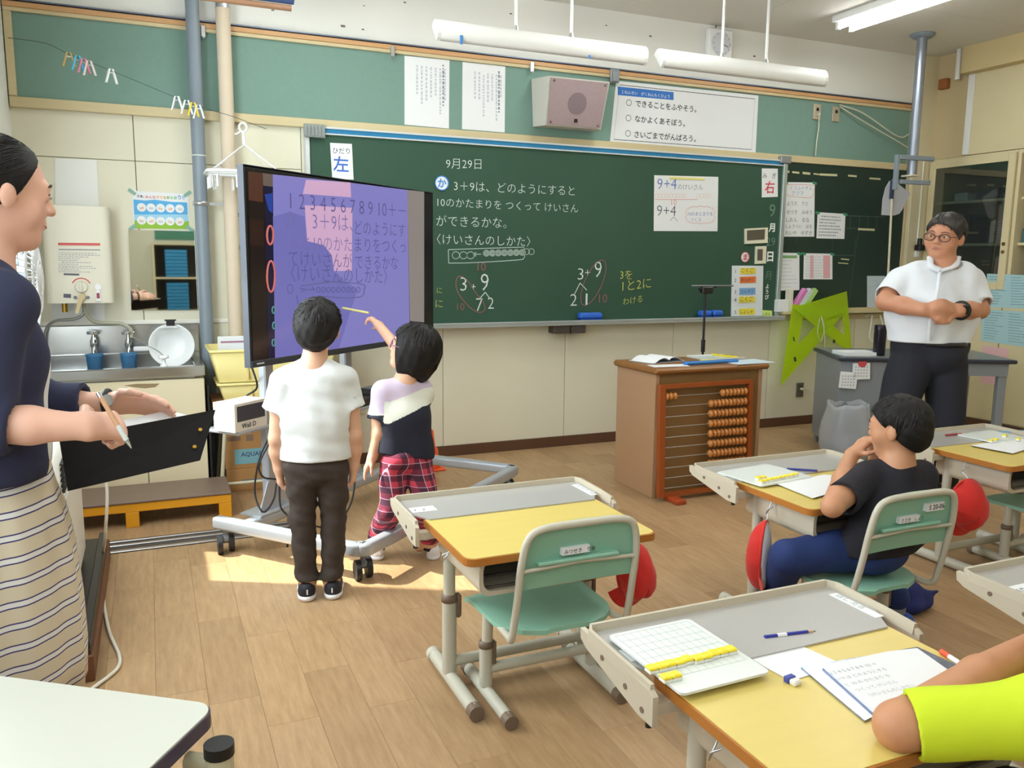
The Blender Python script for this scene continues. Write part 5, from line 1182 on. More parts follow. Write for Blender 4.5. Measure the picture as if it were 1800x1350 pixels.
for pts in ([(395, 775), (470, 765), (600, 750), (790, 765), (803, 800), (780, 845), (640, 850), (510, 840)], [(395, 790), (420, 800), (400, 815)], [(420, 798), (485, 800), (470, 785)], [(370, 835), (378, 890)]):
    P = smooth_path([tvp(*tq(*p), 0.0046) for p in pts], 5) if len(pts) > 3 else [tvp(*tq(*p), 0.0046) for p in pts]
    mb.tube(P, 0.0025, 4)
for k in range(9): mb.tube([tvp(*tq(510 + k * 32 + 11 * math.cos(t), 800 + 17 * math.sin(t)), 0.0046) for t in np.linspace(0, 2 * math.pi, 11)[:-1]], 0.002, 4, closed=True)
stuffpart(mb.build('picture_drawing', ink_p, scr, True))
tbox(MB(), 0.03, 0.075, -0.0068, -0.0062, TZ0 + 0.012, TZ0 + 0.018).build('maker_badge', M('silver_ink', (190, 195, 200), rough=0.4), tv, True)

cart = thing('tv_cart', 'silver wheeled cart with two posts and a dark shelf under the television', 'cart', tuple(tvw(TW / 2, 0.1, 0)))
silver = M('cart_silver', (182, 188, 196), rough=0.35, metal=0.45)
def barpath(pts, zc, w=0.055, h=0.055):
    P = [np.asarray(p, float) for p in pts]; rings = []
    for i in range(len(P)):
        d = unit(P[min(i + 1, len(P) - 1)] - P[max(i - 1, 0)]); s_ = A(-d[1], d[0], 0); c = A(P[i][0], P[i][1], zc)
        rings.append([c + s_ * a + A(0, 0, b) for a, b in rrect(w, h, 0.014, 3)])
    return MB().loft(rings)
a0, a1, f0, f1 = tvw(0.035, 0.26, 0), tvw(0.02, -0.44, 0), tvw(0.10, -0.535, 0), tvw(1.40, -0.535, 0)
g0, g1 = tvw(1.48, -0.44, 0), tvw(1.465, 0.26, 0)
barpath(smooth_path([a0, tvw(0.03, 0.0, 0), a1, tvw(0.04, -0.51, 0), f0, tvw(0.7, -0.535, 0), f1, tvw(1.46, -0.51, 0), g0, g1], 6), 0.135).build('base_frame', silver, cart, True)
barpath([tvw(0.04, 0.10, 0), tvw(1.46, 0.10, 0)], 0.135, 0.06, 0.05).build('cross_beam', silver, cart, True)
for p in (tvw(0.04, 0.22, 0), tvw(0.06, -0.505, 0), tvw(1.44, -0.505, 0), tvw(1.46, 0.22, 0)):
    w_ = MB().cyl(p + A(0, 0, 0.07), p + A(0, 0, 0.108), 0.012, n=10).box(p[0] - 0.022, p[0] + 0.022, p[1] - 0.022, p[1] + 0.022, 0.045, 0.082, bev=0.012).build('caster', M('caster_grey', (120, 128, 136), rough=0.4), cart, True)
    for s in (-1, 1):
        o = p + A(0.028 * s * 0.9, 0.012 * s, 0.042); MB().cyl(o - A(0.011, 0, 0), o + A(0.011, 0, 0), 0.042, n=20).build('caster_wheel', M('caster_black', (34, 34, 38), rough=0.5), w_, True)
for u, v in ((0.235, 0.13), (0.88, 0.17)):
    c = tvw(u, v, 0)
    pst = MB().box(-0.03, 0.03, -0.02, 0.02, 0.16, 1.30, bev=0.006, R=rotz(TVA), o=c).build('post', silver, cart, True)
    MB().prism([(-0.10, 0), (0.10, 0), (0.035, 0.14), (-0.035, 0.14)], c + A(0, 0, 0.161) + TN * 0.024, TU, UZ, TN * -0.006).build('gusset', silver, pst, True)
    MB().box(-0.13, 0.13, -0.06, 0.06, 0.16, 0.168, R=rotz(TVA), o=c).build('foot_plate', silver, pst, True)
    MB().cyl(c + A(0, 0, 0.44) + TN * 0.02, c + A(0, 0, 0.44) + TN * 0.05, 0.03, n=16).build('knob', silver, pst, True)
tbox(MB(), 0.33, 1.20, -0.02, 0.11, 0.565, 0.605, 0.006).build('shelf', M('shelf_dark', (52, 42, 40), rough=0.4), cart, True)
tbox(MB(), 0.33, 1.20, -0.022, 0.10, 0.548, 0.564, 0.003).build('shelf_rail', silver, cart, True)
tbox(MB(), 0.02, 0.30, 0.10, 0.30, 0.545, 0.56, 0.004).build('side_shelf', silver, cart, True)
t = thing('set_top_box', 'black flat device lying on the cart shelf', 'device', tuple(tvw(0.98, 0.04, 0.606)), TVA)
MB().box(-0.11, 0.11, -0.05, 0.05, 0, 0.03, bev=0.004).build('device_case', black_pl, t)
MB().box(-0.09, 0.0, -0.04, 0.04, 0.0301, 0.0306).build('device_panel', M('device_grey', (110, 112, 116), rough=0.4), t)
b0 = tvw(0.10, 0.17, 0.5605)
t = thing('appliance_box', 'white printed box with a dark picture on the cart side shelf', 'box', tuple(b0), TVA)
MB().box(-0.10, 0.10, -0.07, 0.05, 0, 0.125, bev=0.002).build('carton_body', M('box_offwhite', (224, 220, 206), rough=0.6), t)
MB().box(-0.085, 0.085, -0.0712, -0.0702, 0.045, 0.112).build('picture_panel', M('panel_dark', (64, 64, 72), rough=0.5), t)
stuffpart(MB().text('Wall D', (-0.06, -0.0714, 0.014), UX, UZ, 0.03, 0.01).build('box_lettering', black_ink, t))
blk = M('cable_black', (30, 30, 34), rough=0.5)
for lab, pts in (('black cable looping from the television down past the side table', [tvw(0.06, 0.06, TZ0 + 0.02), ony(452, 680, 3.85), ony(432, 698, 3.9), ony(445, 718, 3.85), ony(470, 735, 3.8)]),
                 ('long black cable hanging in a loop from the cart side shelf', [ony(472, 770, 3.72), ony(455, 810, 3.7), ony(448, 865, 3.7), ony(462, 900, 3.66), ony(480, 880, 3.7), ony(486, 850, 3.75)]),
                 ('thin black cable drooping beside the cart post', [ony(478, 770, 3.68), ony(456, 815, 3.66), ony(462, 838, 3.68), ony(482, 842, 3.72), ony(492, 845, 3.74)]),
                 ('black cable hanging from the post down to the cart foot', [ony(491, 850, 3.62), ony(493, 890, 3.6), ony(508, 908, 3.58), ony(524, 925, 3.5), ony(508, 940, 3.48), ony(505, 962, 3.47)]),
                 ('black cable hanging from the cart shelf between the two children', [ony(627, 770, 4.0), ony(625, 810, 3.98), ony(621, 870, 3.9), ony(606, 905, 3.85), ony(580, 928, 3.8), ony(555, 925, 3.75)])):
    solo('cable', lab, 'cable', MB().tube(smooth_path(pts, 6), 0.0045, 6), blk, tuple(pts[-1]), 'cables on the cart')
# ------------------------------------------------------------------ orange cones by the wall
for k, (x, y, z) in enumerate(((1.545, 4.83, 0.0),)):
    t = thing('traffic_cone', 'orange plastic cone standing on the floor behind the girl', 'cone', (x, y, z))
    MB().lathe([(0.0, 0.0), (0.075, 0.0), (0.075, 0.01), (0.062, 0.13), (0.055, 0.135), (0.047, 0.14), (0.036, 0.24), (0.03, 0.25), (0, 0.25)], 24).build('cone_shell', M('cone_orange', (236, 84, 26), rough=0.45), t)
    MB().box(-0.09, 0.09, -0.09, 0.09, 0.0, 0.012, bev=0.004).build('cone_foot', M('cone_orange'), t)
o3, c3 = outlet('wall outlet with a plugged-in white cord behind the girl', (631, 712), D - 0.001, mat=M('outlet_cream', (214, 208, 180), rough=0.4))
solo('power_cord', 'white cord curving from the wall outlet to the cart', 'cord', MB().tube(smooth_path([c3 + A(0.0, -0.02, 0.01), c3 + A(-0.03, -0.05, 0.07), c3 + A(-0.13, -0.12, 0.11), c3 + A(-0.26, -0.25, 0.09)], 6), 0.004, 6), cord_w, tuple(c3 + A(0, -0.02, 0.01)))

# ------------------------------------------------------------------ lectern
lw = M('lectern_wood', (134, 100, 60), rough=0.4, noise=0.10, scale=5, stretch=(1, 1, 0.25))
lside = M('lectern_side', (178, 142, 108), rough=0.45, noise=0.05, scale=5)
lec = thing('lectern', 'brown wooden lectern with books on its top', 'lectern', (2.86, 3.95, 0))
LX0, LX1, LY0, LY1, LZ = 2.495, 3.225, 3.745, 4.15, 0.695
MB().box(LX0, LX0 + 0.025, LY0, LY1, 0, LZ, bev=0.002).box(LX1 - 0.025, LX1, LY0, LY1, 0, LZ, bev=0.002).build('side_panels', lside, lec, True)
bpy.data.objects.remove(bpy.data.objects['side_panels'])
for xa in (LX0, LX1 - 0.025): MB().box(xa, xa + 0.025, LY0, LY1, 0, LZ, bev=0.002).build('side_panel', lside, lec, True)
MB().box(LX0 + 0.026, LX1 - 0.026, LY0 + 0.004, LY0 + 0.022, 0.02, LZ).build('front_panel', lw, lec, True)
MB().box(LX1 - 0.09, LX1 - 0.087, LY0 + 0.002, LY0 + 0.0039, 0.02, LZ).build('front_joint', seam, lec, True)
MB().box(LX0 + 0.026, LX1 - 0.026, LY0 + 0.03, LY1, 0.05, 0.07).box(LX0 + 0.026, LX1 - 0.026, LY0 + 0.03, LY1, 0.36, 0.375).build('inner_shelves', lw, lec, True)
bpy.data.objects.remove(bpy.data.objects['inner_shelves'])
for z in (0.05, 0.36): MB().box(LX0 + 0.026, LX1 - 0.026, LY0 + 0.03, LY1, z, z + 0.018).build('inner_shelf', lw, lec, True)
MB().box(LX0 - 0.022, LX1 + 0.032, LY0 - 0.028, LY1 + 0.02, LZ + 0.0005, LZ + 0.035, bev=0.012).build('top_board', M('lectern_top', (142, 96, 50), rough=0.35, noise=0.10, scale=5, stretch=(0.3, 2, 1)), lec, True)
LT = LZ + 0.0355
def open_book(name, label, c, rz, w, h, cover, page, thick=0.012, tilt=0.02):
    t = thing(name, label, 'book', tuple(c), rz)
    MB().box(-w, w, -h / 2, h / 2, 0, 0.002).build('cover', cover, t)
    for s in (-1, 1):
        prof = []
        for k in range(9):
            x = k / 8; prof.append((s * x * (w - 0.004), 0.003 + thick * math.sin(math.pi * min(1, x * 1.1 + 0.08)) ** 0.7 * (1 - 0.45 * x)))
        rows = [[(p[0], y, p[1]) for p in prof] for y in (-h / 2 + 0.003, h / 2 - 0.003)]
        MB().grid(rows, thick=(0, 0, -0.0025)).build('page_block', page, t)
    return t
open_book('textbook', 'open white textbook lying on the lectern', onz(1155, 634, LT), 0.25, 0.14, 0.19, M('cover_grey', (170, 176, 186), rough=0.5), paper_w, 0.03)
solo('worksheet', 'loose white sheet at the front edge of the lectern', 'paper', MB().box(-0.11, 0.11, -0.045, 0.045, 0, 0.0015, R=rotz(-0.12), o=onz(1175, 643, LT)), paper_w, tuple(onz(1175, 643, LT)))
solo('worksheet', 'white sheet at the right end of the lectern top', 'paper', MB().box(-0.14, 0.14, -0.09, 0.09, 0, 0.0015, R=rotz(0.05), o=onz(1312, 636, LT)), M('pale_sheet'), tuple(onz(1312, 636, LT)))
t = thing('block_tray', 'white magnetic tray of number blocks on the lectern', 'tray', tuple(onz(1258, 629, LT)), 0.02)
MB().box(-0.14, 0.14, -0.10, 0.10, 0, 0.004).build('tray_sheet', M('tray_pale', (200, 212, 208), rough=0.3), t)
MB().box(-0.14, 0.14, -0.10, -0.095, 0.004, 0.010).box(-0.14, 0.14, 0.095, 0.10, 0.004, 0.010).build('tray_edge', white_pl, t)['kind'] = 'stuff'
yb = M('block_yellow', (240, 218, 40), rough=0.4); bw = M('block_white', (238, 238, 228), rough=0.4)
for k in range(7):
    p = onz(1258 + k * 5.2, 626 + k * 0.6, LT); solo('number_block', 'yellow number block in the row on the lectern tray', 'block', MB().box(-0.011, 0.011, -0.03, 0.03, 0.0045, 0.014, bev=0.002, o=A(p[0], p[1], LT)), yb, tuple(p), 'number blocks on the lectern tray')
t = thing('pencil_case', 'long blue ruler case on the lectern edge', 'case', tuple(onz(1250, 639, LT)), 0.06)
MB().box(-0.19, 0.19, -0.02, 0.02, 0, 0.018, bev=0.005).build('case_body', M('case_blue', (44, 118, 190), rough=0.4), t)
MB().box(-0.06, 0.05, 0.021, 0.035, 0, 0.02, bev=0.003).build('yellow_slide', yb, t)

# ------------------------------------------------------------------ big abacus leaning on the lectern
ab = thing('counting_frame', 'large wooden counting frame of beads standing against the lectern', 'abacus', (2.80, 3.68, 0))
fr_m = M('frame_orange', (156, 78, 32), rough=0.35, noise=0.12, scale=6)
AX0, AX1, AZ0, AZ1, AY = 2.49, 3.115, 0.025, 0.645, 3.678
lean = lambda z: AY + 0.028 * z / AZ1
def abar(x0, x1, z0, z1, nm):
    V = [(x, lean(z) + dy, z) for x in (x0, x1) for dy in (-0.016, 0.016) for z in (z0, z1)]
    MB().add(V, [(0, 1, 3, 2), (4, 6, 7, 5), (0, 4, 5, 1), (2, 3, 7, 6), (0, 2, 6, 4), (1, 5, 7, 3)]).build(nm, fr_m, ab, True)
abar(AX0, AX0 + 0.035, AZ0, AZ1, 'stile'); abar(AX1 - 0.028, AX1, AZ0, AZ1, 'stile')
abar(AX0 + 0.036, AX1 - 0.029, AZ1 - 0.022, AZ1, 'top_bar'); abar(AX0 + 0.036, AX1 - 0.029, AZ0, AZ0 + 0.022, 'bottom_bar')
for x in (AX0 + 0.10, AX1 - 0.08): MB().box(x - 0.045, x + 0.02, AY - 0.10, AY + 0.03, 0, 0.026, bev=0.004).build('foot', M('foot_red', (170, 70, 30), rough=0.4), ab, True)
bead_me = MB().lathe([(0.004, -0.013), (0.014, -0.011), (0.0215, -0.003), (0.0215, 0.003), (0.014, 0.011), (0.004, 0.013)], 14, R=roty(math.pi / 2)).mesh('bead', M('bead_wood', (196, 128, 66), rough=0.3, noise=0.1, scale=40))
for r in range(10):
    z = AZ1 - 0.066 - r * 0.0565
    MB().cyl((AX0 + 0.03, lean(z), z), (AX1 - 0.025, lean(z), z), 0.0025, n=6).build('rod', alu, ab, True)
    xs = [AX0 + 0.05 + k * 0.026 for k in range(3)] + [AX1 - 0.045 - k * 0.0262 for k in range(7)] if r == 0 else [AX1 - 0.045 - k * 0.0262 for k in range(10)]
    for x in xs:
        o = bpy.data.objects.new('bead', bead_me); COL.objects.link(o); o.parent = ab; o.location = (x - 2.80, lean(z) - 3.68, z); o.rotation_euler = (rnd.uniform(0, 3), 0, 0)

# ------------------------------------------------------------------ music stand behind the lectern
mc = ony(1238, 560, 4.42)
ms = thing('music_stand', 'thin black music stand behind the lectern', 'stand', (mc[0], 4.42, 0))
MB().cyl((0, 0, 0.18), (0, 0, 1.12), 0.008, n=10).build('pole', black_pl, ms)
MB().cyl((0, 0, 0.72), (0, 0, 0.80), 0.014, n=10).build('clamp', black_pl, ms)
for k in range(3):
    a = 0.6 + k * 2.094; MB().cyl((0, 0, 0.22), (0.26 * math.cos(a), 0.26 * math.sin(a), 0.008), 0.007, n=8).build('leg', black_pl, ms)
MB().box(-0.035, 0.05, -0.02, 0.02, 1.10, 1.145, bev=0.006).build('head', black_pl, ms)
MB().cyl((-0.11, 0, 1.15), (0.22, 0, 1.15), 0.005, n=8).build('desk_bar', M('stand_grey', (130, 132, 134), rough=0.3, metal=0.6), ms)
MB().cyl((-0.05, 0, 1.13), (0.08, 0, 1.145), 0.008, n=8).build('hinge', black_pl, ms)

# ------------------------------------------------------------------ set squares, strings and outlet on the wall
sq_m = thin_plastic('lime_acrylic', (226, 248, 60), 0.5, 0.15)
def set_square(label, pts, hole, Y, y2):
    P = [ony(*p, Y) for p in pts]; Hq = [ony(*p, Y) for p in hole]; t = thing('set_square', label, 'set square', tuple(P[0]))
    n = 3; V = P + Hq; F = [(k, (k + 1) % 3, 3 + (k + 1) % 3, 3 + k) for k in range(3)]
    mb = MB(); mb.add(V, F); mb.add([p + A(0, -0.004, 0) for p in V], [f[::-1] for f in F])
    W_ = V + [p + A(0, -0.004, 0) for p in V]
    mb.add(W_, [(k, (k + 1) % 3, 6 + (k + 1) % 3, 6 + k) for k in range(3)] + [(3 + k, 9 + k, 9 + (k + 1) % 3, 3 + (k + 1) % 3) for k in range(3)]).build('acrylic_plate', sq_m, t, True)
    c = (P[0] + P[1]) / 2 * 0.5 + (P[2]) * 0.5
    return t
t = set_square('large lime acrylic set square hanging tip down on the wall', [(1393, 535), (1492, 541), (1372, 678)], [(1412, 552), (1452, 556), (1402, 606)], D - 0.108, 0)
for a, b, w in (((1395, 592), (1396, 600), 0.012), ((1396, 628), (1399, 635), 0.020)):
    c = (ony(*a, D - 0.1125) + ony(*b, D - 0.1125)) / 2; MB().box(-w / 2, w / 2, -0.001, 0, -0.018, 0.018, o=c, R=roty(-0.3)).build('sticker', M('sticker_dark', (50, 60, 40), rough=0.6), t, True)
t = set_square('large lime acrylic set square hanging behind the other one', [(1488, 512), (1497, 624), (1393, 541)], [(1480, 552), (1484, 590), (1452, 560)], D - 0.118, 0)
c = ony(1466, 600, D - 0.1225); MB().box(-0.012, 0.012, -0.001, 0, -0.014, 0.014, o=c).build('sticker', M('sticker_dark'), t, True)
solo('wall_string', 'cream string looped over a hook beside the set squares', 'string', MB().tube(smooth_path([ony(*p, D - 0.13) for p in ((1441, 560), (1437, 585), (1443, 600), (1449, 575), (1443, 556), (1450, 590), (1449, 640), (1452, 668), (1444, 690), (1437, 715), (1436, 735), (1444, 752))], 5), 0.003, 5), cord_w, tuple(ony(1441, 560, D - 0.13)))
o4, c4 = outlet('dark wall outlet with a white plug beside the trash bag', (1405, 685), D - 0.001, mat=M('outlet_dark', (96, 92, 84), rough=0.4))
solo('power_cord', 'white cord from the dark outlet towards the teacher desk', 'cord', MB().tube(smooth_path([c4 + A(0.0, -0.03, 0.01), c4 + A(0.1, -0.05, 0.0), ony(1437, 706, D - 0.15), ony(1452, 708, D - 0.3), ony(1475, 700, D - 0.4)], 6), 0.004, 6).cyl(c4 + A(0, -0.016, 0.01), c4 + A(0, -0.045, 0.01), 0.011), cord_w, tuple(c4 + A(0, -0.03, 0.01)))
hk = thing('hook_rail', 'cream wooden hook rail under the side chalkboard', 'hook rail', (5.2, D, 0.86))
MB().box(4.60, 5.77, D - 0.016, D - 0.001, 0.852, 0.892, bev=0.003).build('rail_board', beige_wood, hk, True)
for k in range(5): MB().cyl((4.7 + k * 0.24, D - 0.016, 0.872), (4.7 + k * 0.24, D - 0.05, 0.880), 0.006, n=8).build('peg', white_pl, hk, True)
wo = ony(1540, 600, D - 0.05)
solo('wire_hanger', 'white wire hanger and tube hanging from the hook rail', 'hanger', MB().tube(smooth_path([(wo[0] - 0.06, D - 0.045, 0.88), (wo[0] - 0.07, D - 0.05, 0.80), (wo[0] - 0.08, D - 0.05, 0.70), (wo[0] - 0.03, D - 0.05, 0.66), (wo[0] + 0.05, D - 0.05, 0.68), (wo[0] + 0.06, D - 0.05, 0.80), (wo[0] + 0.03, D - 0.045, 0.88)], 5), 0.006, 6), white_pl, (wo[0], D - 0.045, 0.88))

# ------------------------------------------------------------------ teacher's desk
TDL, TDR = onz(1475, 628, 0.69), onz(1790, 634, 0.69)
da = math.atan2(TDR[1] - TDL[1], TDR[0] - TDL[0]); dl = np.linalg.norm(TDR - TDL)
td = thing('teacher_desk', 'grey steel teacher desk with a dark edged top', 'desk', (TDL[0], TDL[1], 0), da)
td_g = M('desk_grey', (134, 140, 146), rough=0.45); td_d = M('desk_edge', (46, 52, 66), rough=0.4)
MB().box(0, dl, 0, 0.62, 0.665, 0.69, bev=0.006).build('desk_top', td_d, td)
MB().box(0.02, dl - 0.02, 0.015, 0.605, 0.6902, 0.692).build('top_mat', M('desk_mat', (118, 124, 124), rough=0.4), td)
MB().box(0.02, 0.42, 0.03, 0.60, 0.06, 0.664, bev=0.004).build('drawer_pedestal', td_g, td)
MB().box(0.42, dl - 0.04, 0.03, 0.05, 0.58, 0.664).build('front_rail', td_g, td)
for x in (0.04, dl - 0.09):
    for y in (0.04, 0.55): MB().box(x, x + 0.05, y, y + 0.05, 0.0, 0.0595 if x < 0.1 else 0.664, bev=0.003).build('leg', td_g, td)
def on_desk(lx, ly, z=0.6922): 
    c, s = math.cos(da), math.sin(da); return A(TDL[0] + lx * c - ly * s, TDL[1] + lx * s + ly * c, z)
for k, (px, py, lab) in enumerate(((1490, 668, 'small white desk calendar card hung on the teacher desk side'), (1513, 652, 'white calendar card with a red mark hung on the teacher desk side'))):
    d = ray(px, py); c0 = on_desk(0.1, 0.029, 0); nrm = A(math.sin(da), -math.cos(da), 0); tt = ((c0 - CAM) @ nrm) / (d @ nrm); c = CAM + d * tt + nrm * 0.012
    t = thing('calendar_card', lab, 'card', tuple(c), da)
    MB().box(-0.055, 0.055, -0.008, 0.008, -0.055, 0.055, bev=0.002, R=roty(0.06 - 0.12 * k)).build('card_sheet', paper_w, t)
    dm = MB()
    for i in range(5):
        for j in range(4): dm.box(-0.042 + i * 0.018, -0.036 + i * 0.018, -0.0092, -0.0085, -0.035 + j * 0.02, -0.028 + j * 0.02)
    stuffpart(dm.build('print', M('dot_ink', (140, 146, 160), rough=0.7), t))
    if k: MB().cyl((0.0, -0.009, 0.055), (0.0, -0.011, 0.055), 0.028, n=20).build('red_mark', M('magnet_red'), t)
bt = on_desk(0.30, 0.14)
t = thing('tumbler', 'tall black tumbler on the teacher desk', 'bottle', tuple(bt))
MB().lathe([(0, 0), (0.036, 0), (0.038, 0.01), (0.040, 0.17), (0.040, 0.20), (0.036, 0.205), (0, 0.207)], 24).build('tumbler_body', M('tumbler_black', (30, 28, 40), rough=0.3, metal=0.3), t)
solo('paper_pile', 'pile of white papers at the end of the teacher desk', 'paper', MB().box(-0.12, 0.12, -0.09, 0.09, 0, 0.022, R=rotz(da + 0.2), o=on_desk(0.16, 0.18)), paper_w, tuple(on_desk(0.16, 0.18)))
t = thing('paper_tray', 'translucent white tray of papers behind the teacher', 'tray', tuple(on_desk(dl - 0.42, 0.30)), da)
MB().box(-0.17, 0.17, -0.12, 0.12, 0, 0.006).box(-0.17, 0.17, -0.12, -0.116, 0.006, 0.065).box(-0.17, 0.17, 0.116, 0.12, 0.006, 0.065).box(-0.17, -0.166, -0.116, 0.116, 0.006, 0.065).box(0.166, 0.17, -0.116, 0.116, 0.006, 0.065).build('tray_shell', thin_plastic('tray_clear', (226, 230, 232), 0.75), t)
MB().box(-0.155, 0.155, -0.105, 0.105, 0.007, 0.05).build('papers', paper_w, t)
solo('black_bin', 'black bin standing under the teacher desk', 'bin', MB().lathe([(0, 0), (0.10, 0), (0.12, 0.26), (0.112, 0.26), (0.095, 0.008), (0, 0.008)], 24, on_desk(0.85, 0.40, 0.0)), M('bin_black', (36, 36, 42), rough=0.4), tuple(on_desk(0.85, 0.40, 0.0)))

# ------------------------------------------------------------------ trash bag
bg_c = onz(1490, 815, 0.0)
bag = thing('trash_bag', 'translucent white trash bag slumped beside the teacher desk', 'bag', (bg_c[0], bg_c[1] + 0.03, 0))
rings = []
for (r, z) in ((0.02, 0.004), (0.11, 0.0), (0.145, 0.06), (0.165, 0.13), (0.165, 0.20), (0.155, 0.27), (0.14, 0.33), (0.132, 0.375), (0.128, 0.40), (0.112, 0.395), (0.118, 0.36)):
    ring = []
    for k in range(40):
        a = 2 * math.pi * k / 40; q = 1 + 0.035 * math.sin(5 * a + z * 9) + 0.02 * math.sin(11 * a - z * 24) + 0.05 * math.sin(2 * a + 1)
        ring.append((r * q * math.cos(a) * 1.02, r * q * math.sin(a), z + (0.006 * math.sin(7 * a) + 0.008 * math.sin(3 * a + 1) if z > 0.3 else 0)))
    rings.append(ring)
MB().loft(rings, cap=False).build('bag_film', thin_plastic('bag_film', (238, 242, 248), 0.5, 0.2), bag)
rings2 = [[(x * 0.82 + 0.01, y * 0.82, max(0.006, z * 0.5 + 0.006)) for x, y, z in r] for r in rings[:7]]
MB().loft(rings2).build('rubbish', thin_plastic('bag_inner', (200, 208, 216), 0.8, 0.5), bag)

# ------------------------------------------------------------------ ceiling-hung bracket pole, white fan sheet on a pole
pc = onz(1622, 60, HC); zb = onx(1603, 308, pc[0])[2]
hp = thing('ceiling_pole', 'grey steel television pole hanging from the ceiling near the corner', 'pole', (pc[0], pc[1], HC))
pole_m = M('pole_steel', (150, 158, 172), rough=0.25, metal=0.6)
MB().cyl((0, 0, -0.02), (0, 0, zb - HC), 0.036, n=20).build('pole_shaft', pole_m, hp)
MB().lathe([(0, -0.03), (0.06, -0.03), (0.085, -0.012), (0.085, 0.0), (0, 0)], 24).build('flange', grey_paint, hp)
def hpx(px, py): return onx(px, py, pc[0]) - A(pc[0], pc[1], HC)
zt_, zl_ = hpx(1603, 279)[2], hpx(1603, 321)[2]
bars = MB(); wv = 0.20
MB().box(-0.16, 0.16, -0.05, -0.02, zt_ - 0.016, zt_ + 0.016, bev=0.003, R=rotz(-0.1)).build('upper_arm', grey_paint, hp)
MB().box(-0.14, 0.14, -0.05, -0.02, zl_ - 0.016, zl_ + 0.016, bev=0.003, R=rotz(-0.1)).build('lower_arm', grey_paint, hp)
MB().box(-0.19, -0.16, -0.05, -0.02, zl_ - 0.06, zt_ + 0.016, bev=0.003, R=rotz(-0.1)).build('side_arm', grey_paint, hp)
MB().box(-0.06, 0.02, -0.06, 0.04, zb - HC - 0.012, zb - HC).build('end_plate', M('plate_cream', (210, 204, 184), rough=0.5), hp)
fpz = lambda px, py: ony(px, py, 4.86)
fs = thing('fan_sheet', 'white fan-shaped sheet fixed to a tall pale pole by the corner', 'sign', (fpz(1556, 610)[0], 4.86, fpz(1556, 610)[2]))
P = [fpz(*p) for p in ((1563, 318), (1577, 322), (1599, 340), (1586, 368), (1580, 376), (1570, 379), (1549, 378), (1551, 350), (1556, 330))]
MB().add(P + [p + A(0, -0.004, 0) for p in P], [tuple(range(9))[::-1], tuple(range(9, 18))] + [(k, (k + 1) % 9, 9 + (k + 1) % 9, 9 + k) for k in range(9)]).build('sheet', M('sheet_grey_white', (196, 200, 210), rough=0.6), fs, True)
MB().cyl(fpz(1567, 316) + A(0, -0.014, 0), A(fpz(1556, 610)[0], 4.846, 0.0), 0.009, n=10).build('pole', M('pole_pale', (214, 206, 180), rough=0.4), fs, True)
MB().box(-0.012, 0.012, -0.012, 0.012, -0.12, 0.02, o=fpz(1566, 322) + A(0, -0.014, 0)).build('dark_grip', M('grip_navy', (50, 62, 90), rough=0.5), fs, True)
c = ony(1614, 430, D - 0.07)
co = thing('camera_device', 'small black device hanging on the corner post', 'device', (c[0], D - 0.062, c[2]))
MB().box(-0.04, 0.03, -0.06, 0, -0.05, 0.0, bev=0.008).build('device_body', black_pl, co)
MB().cyl((-0.01, -0.03, 0.0), (-0.01, -0.03, 0.05), 0.02, n=12).build('lens', black_pl, co)
cw = ony(1621, 330, D - 0.07)
solo('cable_strip', 'thin white cable running down the corner post', 'cable', MB().cyl((cw[0], D - 0.066, 1.45), (cw[0], D - 0.066, 2.14), 0.006, n=8).box(cw[0] - 0.02, cw[0] + 0.02, D - 0.08, D - 0.061, 1.36, 1.45, bev=0.003), white_pl, (cw[0], D - 0.066, 1.36))
